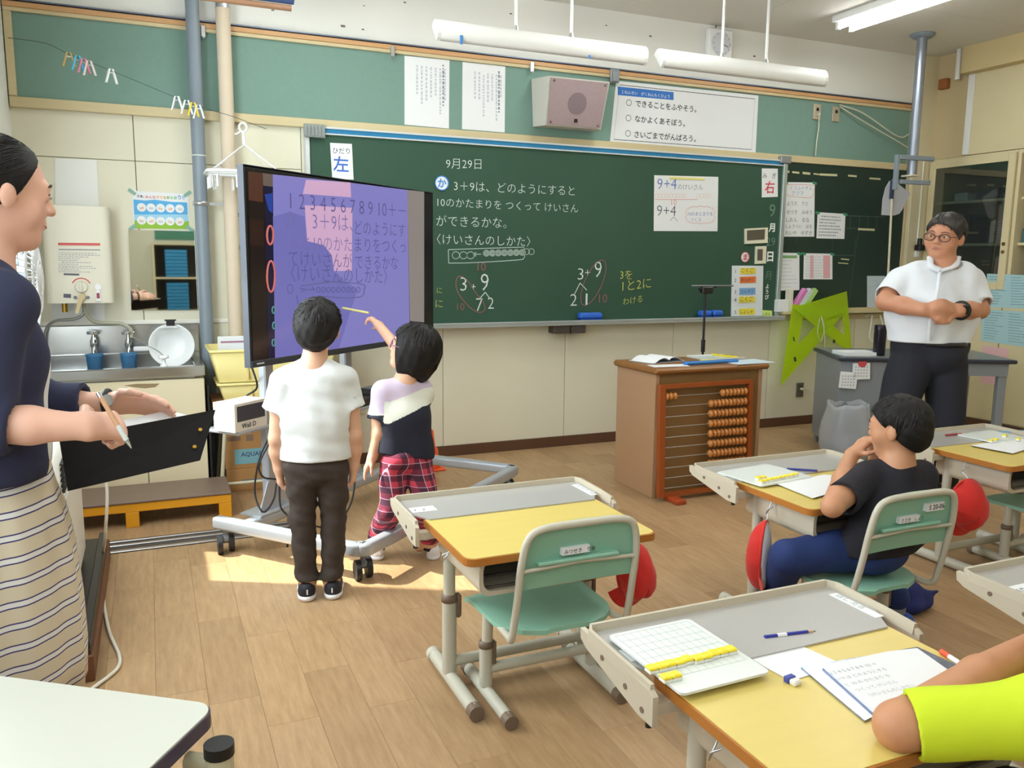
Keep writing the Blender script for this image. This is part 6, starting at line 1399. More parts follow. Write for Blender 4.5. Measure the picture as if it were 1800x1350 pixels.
# ------------------------------------------------------------------ school desks and chairs
desk_top_m = M('desk_yellow', (218, 196, 112), rough=0.3, noise=0.05, scale=6, stretch=(0.5, 5, 1), spec=0.5)
desk_edge_m = M('desk_edge_brown', (172, 108, 42), rough=0.4)
beige_pl = M('beige_plastic', (194, 184, 164), rough=0.45)
grey_tray = M('tray_grey', (172, 170, 166), rough=0.28)
leg_m = M('leg_beige', (194, 190, 174), rough=0.38)
brown_pl = M('brown_plastic', (118, 100, 84), rough=0.5)
dark_in = M('drawer_dark', (92, 84, 72), rough=0.7)
DZ = 0.52
def make_desk(label):
    t = thing('school_desk', label, 'desk', (0, 0, 0), 0, 'pupils\' desks')
    MB().prism(rrect(0.60, 0.40, 0.03, 5), (0, 0, DZ - 0.022), UX, (0, 1, 0), (0, 0, 0.0205), smooth=False).build('top_edge', desk_edge_m, t)
    MB().prism(rrect(0.590, 0.390, 0.028, 5), (0, 0, DZ - 0.0015), UX, (0, 1, 0), (0, 0, 0.0015)).build('top_surface', desk_top_m, t)
    # front tray extension
    MB().prism([(-0.335, 0.385), (0.335, 0.385), (0.335, 0.24), (0.285, 0.158), (-0.285, 0.158), (-0.335, 0.24)][::-1], (0, 0, DZ + 0.0005), UX, (0, 1, 0), (0, 0, 0.004)).build('tray_floor', grey_tray, t)
    rim = [(-0.335, 0.13, DZ + 0.004), (-0.338, 0.22, DZ + 0.008), (-0.338, 0.36, DZ + 0.011), (-0.325, 0.383, DZ + 0.011), (0.325, 0.383, DZ + 0.011), (0.338, 0.36, DZ + 0.011), (0.338, 0.22, DZ + 0.008), (0.335, 0.13, DZ + 0.004)]
    V = []; n = len(rim)
    rings = []
    for i, p in enumerate(rim):
        d = unit(A(*rim[min(i + 1, n - 1)]) - A(*rim[max(i - 1, 0)])); s_ = unit(A(-d[1], d[0], 0)); c = A(*p)
        rings.append([c - s_ * 0.007 + A(0, 0, -0.014), c + s_ * 0.007 + A(0, 0, -0.014), c + s_ * 0.005 + A(0, 0, 0.010), c - s_ * 0.003 + A(0, 0, 0.010)])
    MB().loft(rings, smooth=False).build('tray_rim', beige_pl, t)
    for s in (-1, 1):
        x = s * 0.338
        ck_ = MB().prism([(0.395, 0.012), (0.13, 0.004), (0.115, -0.004), (0.115, -0.062), (0.165, -0.062), (0.37, -0.022), (0.392, -0.010)], (x - 0.006, 0, DZ), (0, 1, 0), UZ, (0.012, 0, 0)).build('tray_cheek', beige_pl, t)
        for y, z in ((0.30, -0.012), (0.21, -0.028), (0.15, -0.045)):
            MB().cyl((x + s * 0.006, y, DZ + z), (x + s * 0.008, y, DZ + z), 0.006, n=8).build('screw_hole', brown_pl, ck_)
        MB().cyl((x, 0.135, DZ - 0.062), (x, 0.135, DZ - 0.072), 0.007, n=8).build('tray_screw', black_pl, ck_)
        MB().box(min(x, s * 0.27), max(x, s * 0.27), 0.12, 0.15, DZ - 0.045, DZ - 0.0225).build('tray_bracket', beige_pl, ck_)
    # book drawer under the top
    dr = MB(); z0, z1 = DZ - 0.125, DZ - 0.023
    def dring(e, y, zz0): return [(p[0], y, p[1]) for p in rrect(0.50 - 2 * e, z1 - zz0 - e, 0.03, 4, 0, (z1 + zz0) / 2 + e / 2)]
    dr.loft([dring(0, 0.17, z0), dring(0, -0.165, z0), dring(0.012, -0.165, z0), dring(0.012, 0.16, z0)], smooth=False).build('drawer_box', beige_pl, t)
    for k in range(4): MB().box(-0.23, 0.23, -0.15 + k * 0.08, -0.142 + k * 0.08, z0 + 0.014, z0 + 0.02).build('drawer_rib', dark_in, t)
    for s in (-1, 1):
        x = s * 0.236; y = 0.121
        lg = MB().cyl((x, y, 0.04), (x, y, 0.28), 0.0225, n=18).cyl((x, y, 0.28), (x, y, DZ - 0.0225), 0.0185, n=18).build('leg', leg_m, t)
        MB().lathe([(0.0226, -0.012), (0.025, -0.012), (0.025, 0.006), (0.019, 0.012)], 18, (x, y, 0.282)).box(x + 0.018, x + 0.036, y - 0.016, y + 0.008, 0.215, 0.292, bev=0.006).build('height_clamp', brown_pl, lg)
        ft = MB().tube([(x, -0.10, 0.026), (x, 0.27, 0.026)], 0.021, 14).build('foot', leg_m, t)
        for y0, y1 in ((-0.118, -0.085), (0.262, 0.288)):
            MB().tube([(x, y0, 0.024), (x, y1, 0.024)], 0.0235, 12).build('foot_cap', brown_pl if y0 < 0 else leg_m, ft)
        MB().tube(smooth_path([(s * 0.262, 0.02, DZ - 0.03), (s * 0.275, 0.02, DZ - 0.06), (s * 0.295, 0.01, DZ - 0.075), (s * 0.30, 0.0, DZ - 0.055), (s * 0.285, -0.01, DZ - 0.045)], 4), 0.0022, 6).build('bag_hook', alu, t)
    MB().tube([(-0.225, 0.121, 0.072), (0.225, 0.121, 0.072)], 0.017, 12).build('crossbar', leg_m, t)
    return t
def stickers(t, a, b, right=True):
    """name stickers on the tray; text is the print seen on them"""
    s1 = MB().box(-0.315, -0.235, 0.235, 0.285, DZ + 0.0046, DZ + 0.0054, R=rotz(0)).build('name_sticker', paper_w, t)
    stuffpart(MB().text(a, (-0.308, 0.248, DZ + 0.0058), UX, (0, 1, 0), 0.026, 0.01).build('sticker_lettering', black_ink, s1))
    if right:
        s2 = MB().box(0.295, 0.32, 0.20, 0.34, DZ + 0.0046, DZ + 0.0054).build('name_sticker', paper_w, t)
        stuffpart(MB().text(b, (0.303, 0.33, DZ + 0.0058), (0, -1, 0), UX, 0.02, 0.0).build('sticker_lettering', grey_ink, s2))
green_pl = M('chair_green', (140, 190, 168), rough=0.38, noise=0.04, scale=12)
def make_chair(label, name_text, tag2=None):
    t = thing('school_chair', label, 'chair', (0, 0, 0), 0, 'pupils\' chairs')
    SZc = 0.28
    rows = []
    for i in range(13):
        v = i / 12; y = 0.165 - 0.335 * v; row = []
        for j in range(15):
            u = -1 + 2 * j / 14
            w = 0.195 - 0.012 * v
            if v > 0.62: w *= math.sqrt(max(0.0, 1 - ((v - 0.62) / 0.40) ** 2.2)) * 0.9 + 0.1
            yy = y - 0.0
            z = SZc - 0.010 * (1 - u * u) * math.sin(math.pi * min(1, v * 1.1)) - (0.014 * max(0, (0.12 - v) / 0.12))
            row.append((u * w, yy, z - 0.006 * abs(u) ** 6))
        rows.append(row)
    MB().grid(rows, thick=(0, 0, -0.014)).build('seat', green_pl, t)
    # back tube and panel
    zt, w = 0.603, 0.182
    path = [(-0.172, -0.02, SZc - 0.018), (-0.174, -0.13, SZc - 0.02), (-w, -0.172, SZc - 0.012), (-w, -0.188, SZc + 0.03), (-w + 0.002, -0.208, 0.40), (-w + 0.004, -0.226, 0.50), (-w + 0.02, -0.236, 0.575), (-w + 0.065, -0.24, zt - 0.003), (0, -0.241, zt)]
    full = path + [(-p[0], p[1], p[2]) for p in path[:-1][::-1]]
    MB().tube(smooth_path(full, 5), 0.0105, 10).build('back_tube', leg_m, t)
    pan = []
    for i in range(9):
        v = i / 8; z = 0.42 + (zt - 0.415) * v; row = []
        for j in range(15):
            u = -1 + 2 * j / 14; ww = 0.172
            if v > 0.6: ww = 0.172 * (math.sqrt(max(0, 1 - ((v - 0.6) / 0.42) ** 2.6)) * 0.75 + 0.25) if v < 1 else 0.172 * 0.52
            row.append((u * ww, -0.205 - 0.03 * v + 0.008 * (1 - u * u), z))
        pan.append(row)
    bk_ = MB().grid(pan, thick=(0, 0.006, 0)).build('backrest', green_pl, t)
    MB().tube([(-0.176, -0.226, 0.482), (0, -0.222, 0.488), (0.176, -0.226, 0.482)], 0.006, 8).build('back_crossbar', leg_m, t)
    MB().box(-0.13, 0.12, -0.234, -0.206, 0.492, 0.503, bev=0.003).build('back_ridge', green_pl, bk_)
    MB().box(-0.058, 0.028, -0.2275, -0.21, 0.512, 0.532).build('name_label', paper_w, bk_)
    stuffpart(MB().text(name_text, (-0.052, -0.2279, 0.516), UX, UZ, 0.014, 0.01).build('label_lettering', black_ink, bk_))
    if tag2:
        MB().box(0.05, 0.125, -0.2335, -0.215, 0.540, 0.565).build('size_label', paper_w, bk_)
        stuffpart(MB().text(tag2, (0.058, -0.2339, 0.545), UX, UZ, 0.022, 0.02).build('label_lettering', black_ink, bk_))
    for s in (-1, 1):
        x = s * 0.18; y = 0.018
        lg = MB().cyl((x, y, 0.04), (x, y, 0.17), 0.020, n=16).cyl((x * 0.98, y, 0.17), (x * 0.97, y, SZc - 0.014), 0.0165, n=16).build('leg', leg_m, t)
        MB().lathe([(0.0202, -0.010), (0.0225, -0.010), (0.0225, 0.006), (0.017, 0.010)], 16, (x, y, 0.172)).box(x + 0.014, x + 0.03, y - 0.014, y + 0.008, 0.105, 0.18, bev=0.005).build('height_clamp', brown_pl, lg)
        ft = MB().tube([(x, -0.16, 0.024), (x, 0.165, 0.024)], 0.019, 14).build('foot', leg_m, t)
        for y0, y1 in ((-0.178, -0.145), (0.158, 0.182)): MB().tube([(x, y0, 0.022), (x, y1, 0.022)], 0.0215, 12).build('foot_cap', brown_pl, ft)
    MB().tube([(-0.17, 0.018, 0.092), (0.17, 0.018, 0.092)], 0.016, 12).build('crossbar', leg_m, t)
    return t
deskA = make_desk('empty yellow-topped school desk with the green chair pushed in')
desks = {}
spots = {'A': (1.0275, 2.147, 0.0), 'B': (2.205, 2.150, 0.0), 'C': (3.355, 2.295, 0.0), 'D': (1.147, 1.062, 0.0), 'E': (2.19, 0.985, 0.0)}
dlab = {'B': 'yellow-topped school desk where the boy in the black shirt sits', 'C': 'yellow-topped school desk beside the standing teacher', 'D': 'yellow-topped school desk under the arm of the child in yellow', 'E': 'school desk reaching in beside the child in yellow, only its tray showing'}
for k, (x, y, a) in spots.items():
    d = deskA if k == 'A' else copy_tree(deskA)
    if k != 'A': d['label'] = dlab[k]
    desks[k] = d
for k, (x, y, a) in spots.items():
    place(desks[k], (x, y, 0), a)
for k, (a, b) in {'A': ('1  2', 'みつせき りあ'), 'B': ('  つ', ''), 'C': ('      ', ''), 'D': ('    ', 'ほし たろ'), 'E': ('1/2く', '')}.items():
    stickers(desks[k], a, b, right=(k in 'AD'))
chairA = make_chair('empty green school chair with a name label, pushed in at the desk', 'みつせき　りあ')
place(chairA, (1.045, 2.13, 0), 0.0)
chairB = make_chair('green school chair with an S tag under the boy in the black shirt', 'ささき　しょう', 'S 20-06')
place(chairB, (2.135, 1.985, 0), 0.0)
chairC = make_chair('green school chair at the desk beside the teacher', 'かとう　れん')
place(chairC, (3.56, 2.29, 0), 0.0)
chairD = make_chair('green school chair under the child in the yellow shirt', 'たなか　ゆう')
place(chairD, (1.50, 0.62, 0), 0.0)

# ------------------------------------------------------------------ red caps hanging from the desks
red_f = M('cap_red', (206, 38, 30), rough=0.85, noise=0.10, scale=25, sheen=0.2); lining = M('cap_lining', (222, 222, 228), rough=0.9)
def red_cap(label, hook, c, n, a=0.075, b=0.105, dep=0.105, seed=0):
    """soft cap hanging by its elastic; n = direction the opening faces"""
    t = thing('red_cap', label, 'cap', tuple(hook), 0, 'red caps hanging from the desks')
    n = unit(n); tt = A(-n[1], n[0], 0); c = A(*c)
    def shell(k, dd):
        rows = []
        for i in range(15):
            th = math.pi / 2 * i / 14; row = []
            for j in range(37):
                ph = 2 * math.pi * j / 36; q = math.sin(th) ** 0.8
                f = 1 + 0.05 * math.sin(4 * ph + seed) * q + 0.035 * math.sin(9 * ph + 2 * seed) * q
                crease = 0.020 * math.exp(-((ph - 1.2 - seed) % (2 * math.pi) - math.pi) ** 2 / 0.10) * math.sin(2 * th)
                row.append(c - n * (dd * math.cos(th) - crease) + tt * (k * a * q * f * math.cos(ph)) + A(0, 0, k * b * q * f * math.sin(ph) - 0.02 * math.cos(th)))
            rows.append(row)
        return rows
    MB().grid(shell(1.0, dep)).build('crown', red_f, t, True)
    MB().grid(shell(0.955, -0.022)).build('lining', lining, t, True)
    rim = [c + tt * (a * 0.99 * math.cos(p)) + A(0, 0, b * 0.99 * math.sin(p)) for p in np.linspace(0, 2 * math.pi, 33)[:-1]]
    MB().tube(rim, 0.0045, 6, closed=True).build('rim_band', red_f, t, True)
    vis = []
    for i in range(6):
        f = i / 5; vis.append([c + tt * ((a + 0.004 + 0.03 * f) * math.cos(p)) + A(0, 0, (b + 0.004 + 0.045 * f) * math.sin(p)) + n * 0.02 * f for p in np.linspace(math.radians(-150), math.radians(-30), 15)])
    MB().grid(vis, thick=tuple(n * -0.003)).build('visor', red_f, t, True)
    top = c + A(0, 0, b)
    MB().tube(smooth_path([A(*hook), (A(*hook) + top) / 2 + A(0.004, 0, 0), top], 4), 0.002, 5).build('elastic', lining, t, True)
    return t
red_cap('red cap hanging from the right hook of the empty desk', (1.327, 2.15, DZ - 0.07), (1.375, 2.15, 0.325), (-0.12, 0.95, 0.15), 0.068, 0.085, 0.075, 0.4)
red_cap('red cap showing its white lining, on the desk of the boy in black', (1.905, 2.15, DZ - 0.07), (1.885, 2.13, 0.315), (0.70, -0.95, 0.0), 0.060, 0.118, 0.06, 1.7)
red_cap('red cap hanging on the desk beside the teacher', (3.055, 2.30, DZ - 0.07), (3.03, 2.25, 0.335), (0.15, 0.95, 0.12), 0.085, 0.10, 0.08, 0.9)

# ------------------------------------------------------------------ things on the desks
DT = DZ + 0.0002
def gridboard(label, corners, z, lines=True):
    P = [A(*onz(*p, z + 0.003)) for p in corners]; c = sum(P) / 4
    t = thing('magnet_board', label, 'board', (c[0], c[1], z))
    u = unit((P[1] - P[0]) + (P[2] - P[3])); v = unit(A(-u[1], u[0], 0)); w = np.linalg.norm(P[1] - P[0]) ; h = abs((P[0] - P[3]) @ v)
    MB().prism(rrect(w, h, 0.012, 4), (c[0], c[1], z), u, v, (0, 0, 0.005)).build('board_plate', M('board_white', (226, 232, 228), rough=0.25), t, True)
    if lines:
        g_ = MB(); e = z + 0.0053; o_ = c - u * w * 0.44 - v * h * 0.28; W, Hh = w * 0.88, h * 0.74
        for k in range(11): g_.ribbon([(k / 10 * W, 0), (k / 10 * W, Hh)], 0.0011, (o_[0], o_[1], e), u, v)
        for k in range(8): g_.ribbon([(0, k / 7 * Hh), (W, k / 7 * Hh)], 0.0011, (o_[0], o_[1], e), u, v)
        stuffpart(g_.build('grid_lines', M('grid_line', (176, 190, 190), rough=0.6), t, True))
    return t, c, u, v, w, h
bD, cD, uD, vD, wD, hD = gridboard('white grid magnet board with a row of yellow blocks, partly over the desk tray', [(1070, 1118), (1213, 1088), (1350, 1183), (1198, 1222)], DT + 0.012)
def block(label, p, z, a, group, s=0.0105):
    t = thing('number_block', label, 'block', (p[0], p[1], z), a, group)
    MB().box(-s, s, -s, s, 0, 0.006, bev=0.001).build('white_half', bw, t)
    MB().box(-s, s, -s, s, 0.0061, 0.012, bev=0.0018).build('yellow_half', yb, t)
zB = DT + 0.0172
za = lambda x, y: (1040 + x / 4.0909, 1040 + y / 4.0909)
_p0, _p1 = onz(*za(433, 541), zB + 0.010), onz(*za(1003, 409), zB + 0.010); _pitch = np.linalg.norm(_p1 - _p0) / 9; _ba = math.atan2(_p1[1] - _p0[1], _p1[0] - _p0[0])
for k in range(10):
    _j = (0.0, 0.0, 0.001, 0.0, 0.003, -0.002, -0.002, 0.002, 0.002, 0.002)[k]
    block('yellow number block in the row of ten on the grid magnet board', _p0 + (_p1 - _p0) * k / 9 + A(0, _j, 0), zB, _ba, 'row of ten number blocks', _pitch * 0.482)
_q0 = onz(*za(535, 606), zB + 0.010)
for k in range(2):
    block('yellow number block of the pair below the row of ten', _q0 + unit(_p1 - _p0) * _pitch * k, zB, _ba, 'pair of number blocks', _pitch * 0.482)
solo('worksheet', 'white printed worksheet under the pencil on the near desk', 'paper', MB().add([onz(*p, DT + 0.0012) for p in ((1293, 1140), (1376, 1120), (1482, 1168), (1390, 1197), (1347, 1174))], [(0, 4, 3, 2, 1)]).add([onz(*p, DT + 0.0004) for p in ((1293, 1140), (1376, 1120), (1482, 1168), (1390, 1197), (1347, 1174))], [(0, 1, 2, 3, 4)]), paper_w, tuple(onz(1390, 1160, DT)))
def pencil(label, p0, p1, z, col, tip='wood', r=0.0042):
    a, b = onz(*p0, z + r), onz(*p1, z + r); t = thing('pencil', label, 'pencil', tuple(A(a[0], a[1], z))); d = unit(b - a); L = np.linalg.norm(b - a)
    MB().cyl(a, a + d * L * 0.84, r, n=6, smooth=False).build('shaft', M('pencil_%d_%d_%d' % col, col, rough=0.35), t, True)
    MB().cyl(a + d * L * 0.84, a + d * L * 0.96, r, 0.0012, n=10).build('wood_tip', M('pencil_wood', (214, 176, 128), rough=0.6), t, True)
    MB().cyl(a + d * L * 0.96, b, 0.0012, 0.0003, n=6).build('lead', black_pl, t, True)
    return t, a, d, L
t, a, d, L = pencil('dark blue pencil with a white name tag on the near desk', (1344, 1120), (1434, 1109), DT + 0.0014, (40, 50, 150))
MB().cyl(a + d * L * 0.24, a + d * L * 0.42, 0.0045, n=6, smooth=False).build('name_tag', paper_w, t, True)
t = thing('eraser', 'white rubber eraser in a blue paper sleeve on the near desk', 'eraser', tuple(onz(1395, 1202, DT)), 0.1)
MB().box(-0.010, 0.010, -0.012, 0.004, 0, 0.011, bev=0.003).build('rubber', M('rubber_white', (230, 228, 220), rough=0.7), t)
MB().box(-0.0105, 0.0105, 0.0041, 0.016, 0, 0.0115, bev=0.001).build('sleeve', M('sleeve_blue', (70, 80, 160), rough=0.5), t)
# notebook with a glossy plastic folder under it
NZ = DT + 0.001
nb = thing('notebook', 'open white notebook of pencilled numbers with a shiny plastic strip', 'notebook', tuple(onz(1540, 1200, DT)))
q = [onz(*p, NZ) for p in ((1408, 1176), (1612, 1140), (1700, 1180), (1520, 1270))]
MB().add(q + [p + A(0, 0, 0.004) for p in q], [(0, 1, 2, 3), (7, 6, 5, 4), (0, 4, 5, 1), (1, 5, 6, 2), (2, 6, 7, 3), (3, 7, 4, 0)]).build('cover', M('shiny_film', (150, 160, 190), rough=0.16, metal=0.9, noise=0.5, scale=60), nb, True)
q = [onz(*p, NZ + 0.010) for p in ((1446, 1169), (1560, 1145), (1612, 1139), (1672, 1181), (1600, 1240), (1546, 1258))]
MB().add(q + [p + A(0, 0, -0.0055) for p in q], [tuple(range(6))[::-1], tuple(range(6, 12))] + [(k, (k + 1) % 6, 6 + (k + 1) % 6, 6 + k) for k in range(6)]).build('page_block', paper_w, nb, True)
mb = MB(); o = onz(1452, 1188, NZ + 0.0104); u = unit(onz(1620, 1152, NZ + 0.0104) - o); v = A(-u[1], u[0], 0); rr = random.Random(4)
mb.text('1 2 3 4 5 6 7 8 9 10 ＋', o, u, v, 0.014, -0.01)
for r in range(4):
    mb.text(['3＋9 は どのようにする', 'と 10 の かたまり を', 'つくって けいさん', '〈けいさんのしかた〉'][r], o + (v * -0.022 + u * 0.004) * (r + 1), u, v, 0.012, -0.01)
stuffpart(mb.build('pencil_writing', M('pencil_grey', (150, 154, 160), rough=0.8), nb, True))
t = thing('marker_pen', 'white marker pen with an orange-red cap on the near desk', 'pen', tuple(onz(1690, 1165, DT)))
a, b = onz(1655, 1145, DT + 0.006), onz(1702, 1176, DT + 0.006); d = unit(b - a); L = np.linalg.norm(b - a)
MB().cyl(a, a + d * L * 0.3, 0.0058, n=12).build('cap', M('pen_cap', (226, 84, 50), rough=0.4), t, True)
MB().cyl(a + d * L * 0.3, a + d * L * 1.5, 0.0052, n=12).build('barrel', white_pl, t, True)
# desk B
bB, *_ = gridboard('white grid magnet board on the desk of the boy in black', [(1262, 830), (1352, 816), (1424, 838), (1338, 855)], DT + 0.006, False)
for k in range(9): block('yellow number block in the row on the board of the boy in black', onz(1339 + k * 7.5, 849 - k * 1.6, DT + 0.012), DT + 0.0112, 0.1, 'number blocks on the desk of the boy in black', 0.0078)
for k in range(2): block('yellow number block beside the row of the boy in black', onz(1333 + k * 9, 843 - k * 1.5, DT + 0.012), DT + 0.0112, 0.1, 'number blocks on the desk of the boy in black', 0.009)
pencil('dark blue pencil on the desk of the boy in black', (1383, 824), (1447, 828), DT + 0.006, (44, 54, 140))
solo('notebook', 'white notebook in front of the boy in black', 'notebook', MB().add(sum([[onz(*p, DT + z) for p in ((1366, 851), (1448, 834), (1520, 840), (1490, 858), (1428, 876))] for z in (0.001, 0.007)], []), [(0, 1, 2, 3, 4), (9, 8, 7, 6, 5)] + [(k, 5 + k, 5 + (k + 1) % 5, (k + 1) % 5) for k in range(5)]), paper_w, tuple(onz(1430, 855, DT)))
# desk C
gridboard('white magnet board on the desk beside the teacher', [(1690, 763), (1750, 756), (1800, 770), (1735, 780)], DT + 0.006, False)
for k, p in enumerate(((1742, 777), (1750, 775), (1766, 768), (1790, 774))): block('yellow number block on the desk beside the teacher', onz(*p, DT + 0.012), DT + 0.0112, 0.2, 'number blocks on the desk beside the teacher', 0.009)
solo('notebook', 'open notebook on the desk beside the teacher', 'notebook', MB().add(sum([[onz(*p, DT + z) for p in ((1706, 783), (1790, 769), (1830, 782), (1780, 797))] for z in (0.001, 0.008)], []), [(0, 1, 2, 3), (7, 6, 5, 4)] + [(k, 4 + k, 4 + (k + 1) % 4, (k + 1) % 4) for k in range(4)]), paper_w, tuple(onz(1770, 784, DT)))
pencil('red and navy pencil in the tray of the desk beside the teacher', (1662, 765), (1695, 762), DT + 0.006, (170, 50, 60))
solo('ruler', 'clear blue ruler on the desk beside the teacher', 'ruler', MB().box(-0.10, 0.10, -0.012, 0.012, 0.0, 0.003, R=rotz(-0.2), o=onz(1775, 759, DT + 0.004)), M('ruler_blue', (130, 190, 220), rough=0.2), tuple(onz(1775, 759, DT + 0.004)))

# ------------------------------------------------------------------ white table at the window side
wt = thing('white_table', 'white table with a dark edge and a capped tube leg', 'table', (-0.2, 1.2, 0))
WZ = 0.66
c0, cL = onz(381, 1238, WZ), onz(0, 1188, WZ)
ux = unit(cL - c0); vy = A(-ux[1], ux[0], 0); vy = vy if vy[1] < 0 else -vy
tw, tdp, rr_ = 0.62, 0.90, 0.03
poly = rrect(tw, tdp, rr_, 5); oc = c0 + ux * tw / 2 + vy * tdp / 2
MB().prism(poly, (oc[0], oc[1], WZ - 0.003), ux, vy, (0, 0, 0.003)).build('top_surface', M('table_white', (206, 208, 198), rough=0.35), wt, True)
MB().prism(rrect(tw + 0.004, tdp + 0.004, rr_, 5), (oc[0], oc[1], WZ - 0.025), ux, vy, (0, 0, 0.0215)).build('edge_band', M('edge_plum', (72, 64, 84), rough=0.4), wt, True)
for sx_, sy_ in ((-1, -1), (-1, 1), (1, -1), (1, 1)):
    p = oc + ux * sx_ * (tw / 2 + (0.040 if sx_ < 0 else -0.06)) + vy * sy_ * (tdp / 2 - (0.062 if sx_ < 0 else 0.10))
    lg = MB().cyl((p[0], p[1], 0.0), (p[0], p[1], WZ - 0.035 if sx_ < 0 else WZ - 0.026), 0.019, n=18).build('leg', M('table_leg', (196, 190, 160), rough=0.4), wt, True)
    if sx_ < 0:
        MB().cyl((p[0], p[1], WZ - 0.0345), (p[0], p[1], WZ - 0.018), 0.0205, n=18).build('leg_cap', black_pl, lg, True)
        q = p - ux * sx_ * 0.05; MB().tube([(p[0], p[1], WZ - 0.05), (q[0], q[1], WZ - 0.05)], 0.012, 8).build('leg_bracket', M('table_leg'), lg, True)
MB().box(-tw / 2 + 0.05, tw / 2 - 0.05, -tdp / 2 + 0.06, tdp / 2 - 0.06, WZ - 0.06, WZ - 0.0255, R=np.array([ux, vy, A(0, 0, 1)]).T, o=oc * A(1, 1, 0)).build('under_frame', M('table_leg'), wt, True)
